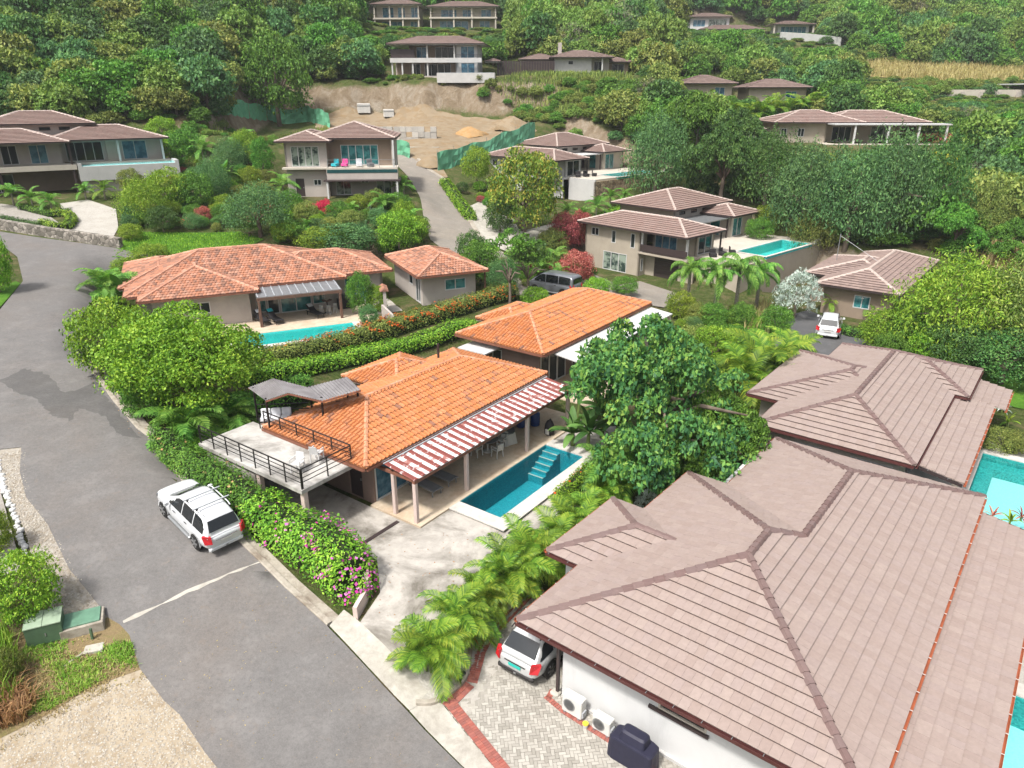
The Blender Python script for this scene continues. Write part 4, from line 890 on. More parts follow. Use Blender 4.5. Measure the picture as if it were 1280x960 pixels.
def bottle(label, loc): # big water bottle
    o = thing('water_drum', label, 'drum', loc)
    MB().lathe([(0.26, 0), (0.28, 0.04), (0.27, 0.2), (0.285, 0.24), (0.27, 0.28), (0.285, 0.5), (0.27, 0.55), (0.28, 0.75), (0.2, 0.82)], 18).build('body', M['blue'], o, smooth_=True); MB().lathe([(0.07, 0.82), (0.07, 0.9), (0.05, 0.92)], 12).build('cap', M['off_white'], o)
bottle('blue plastic drum on patio left of its twin beside last column', at(HA, 12.1, 0.2, 0.12)); bottle('blue plastic drum on patio nearest the dark bundle', at(HA, 12.75, -0.35, 0.12))
b = thing('black_bundle', 'black bundle with a white patch standing on patio beside the big plants', 'bag', at(HA, 12.2, -1.7, 0.12), R(40))
MB().lathe([(0.22, 0), (0.30, 0.08), (0.30, 0.35), (0.26, 0.6), (0.16, 0.82), (0.06, 0.88)], 12).build('bag', M['wicker'], b, smooth_=True); MB().cbox(-0.27, -0.1, 0.12, 0.42, 0.12, 0.26, 0.03).build('patch', M['off_white'], b)
MB().tube([(0.1, 0.1, 0.8), (0.3, 0.25, 0.75), (0.42, 0.3, 0.5)], 0.05, 8).build('strap', M['wicker'], b)
chair('white plastic chair on the roof terrace nearest the orange roof', at(HA, -0.6, 2.5, 2.6), R(HA[1] + 20), 'white'); chair('white plastic chair on the roof terrace nearest the road', at(HA, -1.75, 2.4, 2.6), R(HA[1] + 200), 'white')
t = thing('outdoor_sofa', 'white cushioned seat with dark frame under the folded canopy', 'sofa', at(HA, 0.75, 7.2, 2.6), R(HA[1] - 45))
for k in range(3): MB().cbox(-0.5 + 0.5 * k, 0, 0.36, 0.48, 0.46, 0.6, 0.03).build('cushion', M['towel'], t); MB().cbox(-0.5 + 0.5 * k, 0.3, 0.42, 0.8, 0.46, 0.12, 0.03).build('back_cushion', M['towel'], t)
for sx in (-0.75, 0.75): MB().bar((sx, -0.3, 0), (sx, -0.3, 0.6), 0.05).build('leg', M['black'], t); MB().bar((sx, 0.35, 0), (sx, 0.35, 0.75), 0.05).build('leg', M['black'], t)
MB().box(-0.78, 0.78, -0.32, 0.34, 0.30, 0.355).build('frame', M['black'], t)

# ------------------------------------------------------------------ the second orange house
A2 = House('orange_roof_house', 'orange clay tile roofed house with white flat awning behind the big leafy tree', HA2, 0.12)
A2.roof(0, 14.8, 0, 7.1, 2.9, 0.36, **OR); A2.roof(3.6, 8.6, 4.8, 8.3, 2.92, 0.36, gutters=False, **OR)
A2.walls(0.9, 13.9, 0.9, 6.3, 0, 2.78, 'taupe', front=[(0.15, 3.2, 0.05, 2.3, 'slide', 3), (4, 7.5, 0.05, 2.3, 'slide', 3), (8.5, 12, 0.05, 2.3, 'slide', 3)], left=[(1.4, 2.2, 1.35, 2.15, 'win', 1)])
A2.walls(4.1, 8.1, 6.301, 7.8, 0, 2.78, 'taupe')
aw = A2.part('awning', MB().slab([(1.2, -1.95, 2.45), (14.6, -1.95, 2.45), (14.6, -0.06, 2.66), (1.2, -0.06, 2.66)], 0.07), M['white'])
for x in (1.4, 5.6, 10, 14.4): A2.column(x, -1.8, 0, 2.38, 0.2, 'cream')
MB().box(-0.9, 0.88, 3.9, 6.2, 2.30, 2.38).build('side_awning', M['white'], A2.r)
link('rear_patio', MB().box(0.5, 15.2, -3.4, 0.9, -0.2, 0.06).mesh('rear_patio', M['deck']), loc=(*HA2[0], 0.1), rz=R(HA2[1]), kind='structure')
# ------------------------------------------------------------------ the red tile house and its garage
RD = dict(style='shingle', tile='tile_red', cap='cap_red', under='under_red', fascia='rust_trim', soffit='white', gm='rust_trim')
C = House('red_tile_house', 'wide low house with weathered red tile roof beside bright turquoise pool', HC, 1.3)
C.roof(-9.4, 7.1, 1.6, 13.0, 2.7, 0.36, **RD); C.roof(-8.4, 0, 0, 9.5, 2.68, 0.33, **RD); C.roof(0.4, 11.2, 2.5, 10.2, 2.72, 0.36, **RD); C.roof(-9.9, -4, 4.6, 14.6, 2.71, 0.3, gutters=False, **RD)
C.walls(-7.6, -0.7, 0.8, 8.9, 0, 2.56, 'grey_wall', front=[(2.6, 4.0, 1.1, 2.0, 'win', 2)], right=[])
C.wall((-0.7, 2.3), (6.2, 2.3), 0, 2.56, 'grey_wall', [(0.5, 1.3, 0.3, 2.2, 'win', 1, 'glass_teal'), (1.4, 2.3, 0.06, 2.25, 'slide', 1), (2.4, 4.9, 0.06, 2.25, 'slide', 2, 'glass_teal'), (5.0, 6.0, 0.5, 2.2, 'win', 1, 'glass_teal')])
C.wall((6.2, 3.3), (10.5, 3.3), 0, 2.56, 'grey_wall', [(1.0, 2.9, 0.06, 2.25, 'slide', 2, 'glass_teal')]); C.wall((10.5, 3.3), (10.5, 9.6), 0, 2.56, 'grey_wall'); C.wall((6.2, 2.3), (6.2, 3.3), 0, 2.56, 'grey_wall')
C.walls(-8.9, 6.0, 9.0, 12.3, 0, 2.56, 'grey_wall'); C.wall((-8.9, 9), (-8.9, 5.2), 0, 2.56, 'grey_wall'); C.wall((-8.9, 5.2), (-7.61, 5.2), 0, 2.56, 'grey_wall')
cr = C.part('canopy_roof', MB().slab([(-0.3, -1.1, 2.40), (6.1, -1.1, 2.40), (6.1, 1.75, 2.56), (-0.3, 1.75, 2.56)], 0.05), M['steel'])
for k in range(11): MB().hexa([(-0.25 + 0.62 * k, -1.1, 2.402), (-0.19 + 0.62 * k, -1.1, 2.402), (-0.19 + 0.62 * k, 1.74, 2.562), (-0.25 + 0.62 * k, 1.74, 2.562)], [(-0.25 + 0.62 * k, -1.1, 2.45), (-0.19 + 0.62 * k, -1.1, 2.45), (-0.19 + 0.62 * k, 1.74, 2.61), (-0.25 + 0.62 * k, 1.74, 2.61)]).build('seam', M['grey_flash'], cr)
C.part('beam', MB().box(-0.35, 6.12, -1.18, -1.02, 2.12, 2.345), M['beam'])
for x, y in ((-0.2, -1.1), (5.95, -1.1)): C.column(x, y, 0.05, 2.12, 0.2, 'beam', 'post')
link('pool_patio', MB().box(-6, 8.6, -2.62, 2.3, -0.3, 0.06).mesh('pool_patio', M['deck']), loc=(*HC[0], 1.3), rz=R(HC[1]), kind='structure')
link('side_patio', MB().box(8.6, 16.5, -1.0, 3.29, -0.3, 0.05).mesh('side_patio', M['concrete_pale']), loc=(*HC[0], 1.3), rz=R(HC[1]), kind='structure')
pool('swimming_pool', 'bright turquoise pool in front of the red tile house, above the orange flowering hedge', HC, 1.34, -2.4, 6.4, -5.6, -2.63, 1.2, 'pool_c', None, 0.55, copes=(1, 1, 0, 1))
sink_rect(HC, -3.2, 7.2, -6.3, -1.8, 1.8)
lounger('sun_lounger', 'black wicker lounger with white towel, nearest the leafy tree by turquoise pool', at(HC, 0.0, 0.0, 1.36), R(HC[1] - 75), 'wicker', 'wicker', 0.5, 'towel'); lounger('sun_lounger', 'black wicker lounger between two others at the turquoise pool', at(HC, 0.9, -0.1, 1.36), R(HC[1] - 72), 'wicker', 'wicker', 0.5, 'cyan_cloth')
lounger('sun_lounger', 'black wicker lounger with striped towel beside high table at turquoise pool', at(HC, 4.1, 0.3, 1.36), R(HC[1] - 70), 'wicker', 'wicker', 0.45, 'towel')
t = thing('bar_table', 'high round bar table under canopy of the red tile house', 'table', at(HC, 5.2, 0.9, 1.36)); MB().lathe([(0.4, 1.02), (0.42, 1.04), (0.42, 1.06)], 16).build('table_top', M['beam'], t); MB().lathe([(0.3, 0), (0.05, 0.05), (0.05, 1.02)], 10).build('pedestal', M['wicker'], t)
MB().lathe([(0.08, 1.06), (0.17, 1.12), (0.18, 1.17)], 12).build('fruit_bowl', M['cream'], t)
for k, (dx, dy, l_) in enumerate(((-0.55, -0.25, 'white bar stool left of the high table by turquoise pool'), (0.0, -0.6, 'white bar stool in front of the high table by turquoise pool'), (0.6, -0.2, 'white bar stool right of the high table by turquoise pool'))):
    o = thing('bar_stool', l_, 'stool', at(HC, 5.2 + dx, 0.9 + dy, 1.36))
    MB().lathe([(0.17, 0.70), (0.18, 0.73), (0.15, 0.75)], 12).build('seat', M['off_white'], o)
    for q in range(4): an = q * math.pi / 2 + 0.6; MB().bar((0.2 * math.cos(an), 0.2 * math.sin(an), 0), (0.11 * math.cos(an), 0.11 * math.sin(an), 0.70), 0.04).build('leg', M['off_white'], o)
o = thing('covered_grill', 'black covered barbecue behind the post of the red tile house', 'barbecue', at(HC, 6.75, 1.7, 1.36), R(HC[1]))
MB().hexa([(-0.6, -0.3, 0), (0.6, -0.3, 0), (0.6, 0.3, 0), (-0.6, 0.3, 0)], [(-0.55, -0.28, 0.85), (0.55, -0.28, 0.85), (0.55, 0.28, 0.85), (-0.55, 0.28, 0.85)]).build('cover', M['wicker'], o); MB().hexa([(-0.38, -0.27, 0.85), (0.38, -0.27, 0.85), (0.38, 0.27, 0.85), (-0.38, 0.27, 0.85)], [(-0.3, -0.12, 1.2), (0.3, -0.12, 1.2), (0.3, 0.2, 1.2), (-0.3, 0.2, 1.2)]).build('hood', M['wicker'], o)
gw = thing('garden_gate', 'dark wooden garden gate with small tiled top between red tile house and garage', 'gate', at(HC, 9.4, -1.6, 1.3), R(HC[1] + 80))
MB().box(-0.12, 0.12, -0.12, 0.12, 0, 2.0).build('post', M['grey_wall'], gw); MB().box(1.5, 1.74, -0.12, 0.12, 0, 2.0).build('post', M['grey_wall'], gw)
for k in range(6): MB().box(0.15 + k * 0.22, 0.34 + k * 0.22, -0.03, 0.03, 0.08, 1.9).build('slat', M['beam'], gw)
for k in range(7): MB().hexa([(-0.2 + 0.3 * k, -0.35, 2.0), (0.08 + 0.3 * k, -0.35, 2.0), (0.08 + 0.3 * k, 0.35, 2.0), (-0.2 + 0.3 * k, 0.35, 2.0)], [(-0.2 + 0.3 * k, -0.02, 2.2), (0.08 + 0.3 * k, -0.02, 2.2), (0.08 + 0.3 * k, 0.02, 2.2), (-0.2 + 0.3 * k, 0.02, 2.2)]).build('tile', M['tile_red'], gw)
o = link('garden_wall', MB().box(0, 0.18, -3.6, 0, 0, 1.1).mesh('garden_wall', M['grey_wall']), loc=at(HC, 9.0, -1.9, 1.2), rz=R(HC[1]), label='short grey garden wall in front of the dark garden gate', cat='wall')
CG = House('tiled_garage', 'small square garage with weathered red tile roof behind the flowering hedge', HCG, 1.5, 'garage')
CG.roof(0, 6.2, 0, 9.4, 2.7, 0.36, **RD)
CG.walls(0.6, 5.4, 0.9, 8.8, 0, 2.56, 'grey_wall', front=[(2.0, 3.9, 1.1, 2.05, 'win', 2, 'glass_teal')], left=[(4.2, 5.2, 1.2, 2.1, 'win', 1), (6.0, 7.2, 0.05, 2.2, 'slide', 2)])
CG.part('pergola_post', MB().box(6.0, 6.12, 0.3, 0.42, 0, 2.5), M['beam']); CG.part('bench', MB().box(3.6, 4.6, 0.2, 0.7, 0.3, 0.42), M['off_white'])
# ------------------------------------------------------------------ the near house with the large brown roof
N = House('brown_roof_house', 'nearest house with large mauve brown tiled roof and white wall at lower right', H2, -1.5)
def custom_roof(h, name_c, faces, hips, guts, boards, tile, cap, z, single=0, soffit=None, capn=False, gm=None):
    m = MB()
    for q in faces: m.add([(a, b, c - 0.004) for a, b, c in q], [tuple(range(len(q)))])
    rf = h.part('roof', m, M['under_brown'])
    ts = []
    for q in faces: ts += face_tiles(q, 'flat')
    h.lay_tiles(ts, rf, tile, single)
    ms = []
    for p, q in hips: caps(ms, p, q, 'flat')
    if capn:
        for mm in ms: mm.build('ridge_cap', M[cap], rf)
    elif ms: h.part('ridge_cap', merge(ms), M[cap], rf, kind='stuff')
    for (p, q, o, g) in guts:
        m = MB(); gut(m, (p[0] + o[0] * 0.03, p[1] + o[1] * 0.03, p[2] - 0.012), (q[0] + o[0] * 0.03, q[1] + o[1] * 0.03, q[2] - 0.012), (*o, 0)); gt = h.part('gutter', m, M[g], rf)
        m = MB(); L = (Vector(q) - Vector(p)).length; d = (Vector(q) - Vector(p)).normalized(); k = 0.5
        while k < L:
            a = Vector(p) + d * k + Vector((*o, 0)) * 0.025; m.bar(a + Vector((0, 0, -0.006)), a + Vector((*o, 0)) * 0.13 + Vector((0, 0, -0.006)), 0.022, 0.012); k += 0.9
        h.part('gutter_bracket', m, M['off_white' if g == 'copper' else 'steel'], gt, kind='stuff')
    for (x0, x1, y0, y1) in boards:
        h.part('soffit', MB().box(x0, x1, y0, y1, z - 0.17, z - 0.10), M['white'], rf)
    return rf
e = 2.8; tp = 0.36; W = 11.3
r1 = e + W / 2 * tp; W2 = 9.34; r2 = e + W2 / 2 * tp
A1, B1 = (5.65, -5.65, r1), (7.55, -5.65, r1); C1, D1 = (8.53, -6.63, r2), (14.77, -6.63, r2)
f_right1 = [(0, -W, e), (8.53, -W, e), C1, B1, A1]; f_right2 = [(8.53, -W, e), (19.44, -W, e), D1, C1]
f_far1 = [(13.2, -W, e), (13.2, 0, e), B1]; f_left1 = [(13.2, 0, e), (0, 0, e), A1, B1]; f_front = [(0, 0, e), (0, -W, e), A1]
f_far2 = [(19.44, -W, e), (19.44, -1.96, e), D1]; f_left2 = [(19.44, -1.96, e), (8.6, -1.96, e), (8.6, -6.63, r2), D1]
f_far1 = [(13.2, -1.96, e), (13.2, 0, e), B1, C1]
rd = e + 2.5 * tp
dA, dB = (6.4, -0.93, rd), (6.4, -2.6, rd)
f_d = [[(3.9, -1.2, e), (3.9, 1.57, e)][::-1] + [(6.4, -0.93, rd), (6.4, -3.2, rd)], [(8.9, 1.57, e), (3.9, 1.57, e), dA], [(8.9, -1.2, e), (8.9, 1.57, e), dA, (6.4, -3.2, rd)]]
f_d[0] = [(3.9, 1.57, e), (3.9, -2.6, e), (6.4, -3.2, rd), dA]; f_d[2] = [(8.9, -2.6, e), (8.9, 1.57, e), dA, (6.4, -3.2, rd)]
lz0, lz1 = 2.12, 2.56
f_low = [[(-0.2, -13.65, lz0), (18.4, -13.65, lz0), (18.4, -11.1, lz1), (-0.2, -11.1, lz1)]]
custom_roof(N, '', [f_front, f_right1, f_right2, f_left1, f_far1, f_left2, f_far2], [((0, 0, e), A1), ((0, -W, e), A1), (A1, B1), (B1, C1), (C1, D1), (D1, (19.44, -W, e)), (D1, (19.44, -1.96, e)), (B1, (13.2, 0, e))],
    [((0, 0, e), (0, -W, e), (-1, 0), 'maroon'), ((0, -W, e), (19.44, -W, e), (0, -1), 'copper'), ((19.44, -W, e), (19.44, -1.96, e), (1, 0), 'copper'), ((19.44, -1.96, e), (13.22, -1.96, e), (0, 1), 'copper'), ((13.2, -1.9, e), (13.2, 0, e), (1, 0), 'copper'),
     ((13.2, 0, e), (8.95, 0, e), (0, 1), 'copper'), ((3.85, 0, e), (0, 0, e), (0, 1), 'copper')], [(0.03, 13.1, -11.27, -0.03), (13.101, 19.4, -11.27, -2.0)], 'tile_brown', 'cap_brown', e, single=300, capn=True)
custom_roof(N, '', f_d, [((3.9, 1.57, e), dA), ((8.9, 1.57, e), dA), (dA, dB)], [((3.9, 0.02, e), (3.9, 1.57, e), (-1, 0), 'maroon'), ((3.9, 1.57, e), (8.9, 1.57, e), (0, 1), 'copper'), ((8.9, 1.57, e), (8.9, 0.02, e), (1, 0), 'copper')], [(3.93, 8.87, 0.001, 1.54)], 'tile_brown', 'cap_brown', e, capn=True)
custom_roof(N, '', f_low, [], [((-0.2, -13.65, lz0), (18.4, -13.65, lz0), (0, -1), 'copper'), ((18.4, -13.65, lz0), (18.4, -11.5, lz1 - 0.08), (1, 0), 'maroon')], [], 'tile_brown', 'cap_brown', lz0)
N.walls(0.55, 18.9, -10.8, -1.55, 0, 2.63, 'white_wall', left=[(3.4, 5.0, 1.75, 2.2, 'win', 1)], right=[(2, 4, 0.3, 2.1, 'slide', 2)], front=[(2, 6, 0.1, 2.2, 'slide', 3), (8, 14, 0.1, 2.2, 'slide', 4)], frame='cream')
N.walls(4.4, 8.4, -1.549, 1.0, 0, 2.63, 'white_wall')
N.part('window_sill', MB().box(0.45, 0.55, -6.85, -4.85, 1.64, 1.735), M['dark_metal']); N.part('window_head', MB().box(0.47, 0.55, -6.85, -4.85, 2.21, 2.28), M['dark_metal'])
m = MB(); m.bar((0.47, -1.42, 0.12), (0.47, -1.42, 2.5), 0.1); m.bar((0.47, -1.42, 2.5), (0.1, -1.3, 2.68), 0.1); N.part('downpipe', m, M['dark_metal'])
N.part('downpipe_base', MB().cbox(0.45, -1.36, 0, 0.16, 0.34, 0.34, 0.06), M['concrete_pale']); N.part('plinth', MB().box(0.44, 0.55, -10.8, -1.6, 0, 0.14), M['pale_wall'])
for x in (1, 6, 11.5, 17): N.column(x, -13.3, 0, 2.1, 0.3, 'white_wall')
def aircon(label, y, w, h, x=0.10):
    o = thing('air_conditioner', label, 'air conditioner', at(H2, x, y, -1.46), R(H2[1] - 90))
    m = MB(); m.cbox(0, 0, 0.08, 0.08 + h, w, 0.32, 0.025); m.build('casing', M['off_white'], o)
    m = MB(); cx = -w * 0.12
    for k in range(6): m.lathe([(0.04 + 0.036 * k, 0), (0.05 + 0.036 * k, 0), (0.05 + 0.036 * k, 0.012), (0.04 + 0.036 * k, 0.012)], 20)
    g = m.build('fan_grille', M['steel'], o); g.location = (cx, -0.162, 0.08 + h / 2); g.rotation_euler = (math.pi / 2, 0, 0)
    for sx in (-0.36, 0.36): MB().box(sx * w - 0.04, sx * w + 0.04, -0.17, 0.17, 0, 0.08).build('foot', M['steel'], o)
    MB().box(w / 2 - 0.03, w / 2 + 0.05, -0.12, 0.1, 0.12, 0.35).build('valve_cover', M['grey_flash'], o)
    return o
aircon('larger white air conditioner unit on brick strip beside the downpipe', -2.35, 0.78, 0.72); aircon('smaller white air conditioner unit beside the covered barbecue', -3.5, 0.68, 0.55)
o = thing('covered_grill', 'barbecue under dark navy cover against the white wall', 'barbecue', at(H2, -0.3, -4.85, -1.46), R(H2[1] - 90))
def cover_mesh():
    rings = [(0, 0.78, 0.34), (0.45, 0.77, 0.335), (0.80, 0.74, 0.33), (0.86, 0.68, 0.31)]; vs = []; fs = []; n = 28
    for z, a, b in rings:
        for k in range(n):
            t = 2 * math.pi * k / n; c, s = math.cos(t), math.sin(t); q = 0.28
            x = a * math.copysign(abs(c) ** q, c); y = b * math.copysign(abs(s) ** q, s); w = 1 + 0.025 * math.sin(9 * t + z * 3) * (1 - z * 0.6)
            vs.append((x * w, y * w, z))
    for z, a, b in ((0.87, 0.45, 0.30), (1.12, 0.42, 0.22), (1.17, 0.36, 0.14)):
        for k in range(n):
            t = 2 * math.pi * k / n; c, s = math.cos(t), math.sin(t); q = 0.35; vs.append((a * math.copysign(abs(c) ** q, c), 0.04 + b * math.copysign(abs(s) ** q, s), z))
    for i in range(6):
        for k in range(n): fs.append((i * n + k, i * n + (k + 1) % n, (i + 1) * n + (k + 1) % n, (i + 1) * n + k))
    fs.append(tuple(6 * n + k for k in range(n))); m = MB(); m.add(vs, fs); return m
cover_mesh().build('cover', M['navy'], o, smooth_=False)
o = thing('plant_pot', 'tiny white pot with yellow rim between the two air conditioner units', 'pot', at(H2, -0.15, -2.98, -1.47)); MB().lathe([(0.07, 0), (0.1, 0.14), (0.1, 0.16)], 12).build('pot', M['off_white'], o); MB().lathe([(0.1, 0.16), (0.105, 0.2), (0.085, 0.2)], 12).build('rim', M['yellow'], o)
o = thing('garden_light', 'small black dome light on white gravel by the palm bed', 'light', tuple(G(578, 846) + np.array([0, 0, 0.06]))); MB().lathe([(0.16, 0), (0.17, 0.04), (0.13, 0.12), (0.05, 0.16)], 16).build('dome', M['dome'], o, smooth_=True); MB().lathe([(0.2, 0.0), (0.2, 0.02)], 16).build('base', M['steel'], o)
pool('swimming_pool', 'pale aqua pool at lower right edge beside the copper gutter', H2, -1.42, -6, 10.3, -19, -13.95, 1.3, 'pool_t', 'pool_p', 0.7, copes=(1, 1, 1, 1)); sink_rect(H2, -8, 11.0, -19.8, -13.0, 1.9)
link('pool_terrace', MB().box(11.05, 19, -19, -10.8, -0.3, 0.04).mesh('pool_terrace', M['white_gravel']), loc=(*H2[0], -1.5), rz=R(H2[1]), kind='structure')
# forecourt bricks
def bricks():
    ms = MB(); u = Vector((math.cos(R(H2[1] + 45)), math.sin(R(H2[1] + 45)), 0)); v = Vector((-u.y, u.x, 0)); w = 0.12; border = np.array(fore_poly)
    o0 = Vector((*at(H2, -2, -3)[:2], 0)); lim = inside(fore_poly, [0], [0])
    cells = []
    for i in range(-70, 90):
        for j in range(-110, 110):
            k = (i - j) % 4
            if k == 0: cells.append((i, j, 2, 1))
            elif k == 3: cells.append((i, j, 1, 2))
    xs = np.array([(o0 + u * (i + a / 2) * w + v * (j + b / 2) * w)[:2] for i, j, a, b in cells]); ok = inside(fore_poly, xs[:, 0], xs[:, 1])
    for (i, j, a, b), p, k in zip(cells, xs, ok):
        if not k: continue
        z = T(p[0], p[1]) + 0.02; h = 0.03 + random.uniform(-0.004, 0.004); g = 0.006; hx, hy = a * w / 2 - g, b * w / 2 - g; c = Vector((p[0], p[1], 0))
        q = [c - u * hx - v * hy, c + u * hx - v * hy, c + u * hx + v * hy, c - u * hx + v * hy]
        ms.add([(x.x, x.y, z) for x in q] + [(x.x, x.y, z + h) for x in q], [(4, 5, 6, 7), (0, 1, 5, 4), (1, 2, 6, 5), (2, 3, 7, 6), (3, 0, 4, 7)])
    return ms
t_ = NT('grey_paver'); r_ = t_.rnd(); cc = t_.ramp(r_, [(0, (0.25, 0.235, 0.205)), (0.5, (0.335, 0.315, 0.28)), (1, (0.40, 0.38, 0.34))]); nn = t_.noise(0.8, 6, 0.7, t_.pos(), 0.5)
M['paver'] = t_.done(t_.mix(t_.ramp(nn, [(0.56, 0), (0.72, 0.6)]), cc, (0.24, 0.21, 0.18)), 0.85, 0.25)
M['red_brick'] = tilemat('red_paver', [(0.30, 0.09, 0.07), (0.36, 0.13, 0.10), (0.27, 0.10, 0.085)], (0.18, 0.08, 0.07), 0.5)
bricks().build('paver', M['paver'], forecourt, kind='stuff')
bmesh_shared = MB().box(-0.098, 0.098, -0.048, 0.048, 0, 0.045).mesh('brick', M['red_brick'])
def border(pts, rows=3, off=0.0, side=1):
    L = line(pts, 0.102)
    for i, p in enumerate(L[:-1]):
        d = L[i + 1] - p; n_ = np.linalg.norm(d)
        if n_ < 0.02: continue
        d = d / n_; nn = np.array([-d[1], d[0]]) * side
        q = p + nn * (0.11 + off); z = T(q[0], q[1]) + 0.028
        link('brick', bmesh_shared, forecourt, loc=(q[0], q[1], z), rz=math.atan2(nn[1], nn[0]) + random.uniform(-0.03, 0.03))
border(gp([(672, 730), (652, 742), (606, 790), (594, 812), (583, 852), (554, 880), (640, 990)])[::-1], side=-1); border(gp([(672, 730), (652, 742), (606, 790), (594, 812), (583, 852), (554, 880), (640, 990)])[::-1], off=0.2, side=-1)
border([at(H2, 0.42, -1.1)[:2], at(H2, 0.0, -1.2)[:2], at(H2, -0.15, -2.0)[:2], at(H2, -0.22, -4.2)[:2]], side=1); border([at(H2, -0.3, -5.6)[:2], at(H2, -0.3, -9)[:2]], side=1)
# ------------------------------------------------------------------ the second brown roof house and the one behind
BR = dict(style='flat', tile='tile_brown', cap='cap_brown', under='under_brown', gm='maroon')
Q = House('brown_roof_house', 'mauve brown tiled house directly behind the nearest one, beside pale aqua pool', H3, -1.35)
e3 = 2.85
Q.roof(0, 16.9, -7.75, 0, e3, 0.36, **BR); Q.roof(3.8, 13.5, -7.0, 1.9, e3 + 0.02, 0.27, **BR); Q.roof(11.1, 16.85, -8.5, -2.0, e3 + 0.03, 0.32, **BR)
custom_roof(Q, '', [[(0.5, -9.8, 2.35), (12.0, -9.8, 2.35), (12.0, -7.7, 2.72), (0.5, -7.7, 2.72)], [(12.0, -10.35, 2.25), (15.8, -10.35, 2.25), (15.8, -7.7, 2.72), (12.0, -7.7, 2.72)]], [], [((0.5, -9.8, 2.35), (12, -9.8, 2.35), (0, -1), 'copper'), ((12, -10.35, 2.25), (15.8, -10.35, 2.25), (0, -1), 'copper'), ((0.5, -7.8, 2.70), (0.5, -9.8, 2.35), (-1, 0), 'dark_metal')], [], 'tile_brown', 'cap_brown', 2.3)
Q.walls(0.6, 16.2, -7.1, -0.6, 0, 2.65, 'cream', left=[(1.2, 2.6, 0.9, 2.2, 'win', 2), (4.0, 6.0, 0.05, 2.2, 'slide', 2)], front=[(2, 6, 0.05, 2.2, 'slide', 3), (8, 13, 0.05, 2.2, 'slide', 3)])
Q.walls(4.5, 12.8, -0.599, 1.3, 0, 2.65, 'cream')
for x in (0.8, 6.2, 11.8): Q.column(x, -9.5, 0, 2.25, 0.28, 'cream')
pool('swimming_pool', 'pale aqua pool with dark teal edge bands between the two mauve brown roofs', H3, -1.28, 1.2, 10.2, -17, -9.95, 0.9, 'pool_t', 'pool_p', 0.6, 'coping'); sink_rect(H3, 0.5, 10.9, -17.6, -9.2, 1.5)
pq = bpy.data.objects['swimming_pool.003'] if 'swimming_pool.003' in bpy.data.objects else None
if pq: MB().box(9.2, 10.19, -16.9, -9.96, -0.89, -0.42).build('ledge', M['pool_t'], pq); MB().box(5.6, 9.2, -10.7, -9.96, -0.89, -0.45).build('ledge', M['pool_t'], pq)
link('pool_surround', MB().box(0.3, 14.5, -9.9, -7.1, -0.3, 0.03).mesh('pool_surround', M['coping']), loc=(*H3[0], -1.35), rz=R(H3[1]), kind='structure')
link('pool_surround', MB().box(10.85, 12.4, -18, -9.91, -0.3, 0.035).mesh('pool_surround', M['coping']), loc=(*H3[0], -1.35), rz=R(H3[1]), kind='structure')
K = House('brown_roof_house', 'faded brown tiled house with taupe wall behind the white car', HK, -1.4)
KR = dict(style='flat', tile='tile_old', cap='cap_pale', under='under_brown', gm='dark_metal')
K.roof(0, 18.4, 0, 7.4, 2.9, 0.33, **KR); K.roof(3.8, 14.2, 1.0, 9.5, 2.92, 0.27, **KR)
K.walls(0.7, 17.6, 0.7, 6.7, 0, 2.72, 'brown_wall', left=[(2.6, 4.0, 1.0, 2.2, 'win', 2, 'glass_teal')], front=[(2, 6, 0.1, 2.2, 'slide', 3)])
K.walls(4.5, 13.5, 6.701, 8.8, 0, 2.72, 'brown_wall')
m = MB(); m.tube([(9, 8, 3.5), (9, 8, 6.2)], 0.04, 6); m.tube([(9, 8, 6.0), (7.5, 3.5, 4.0)], 0.015, 5); K.part('antenna_mast', m, M['steel'])
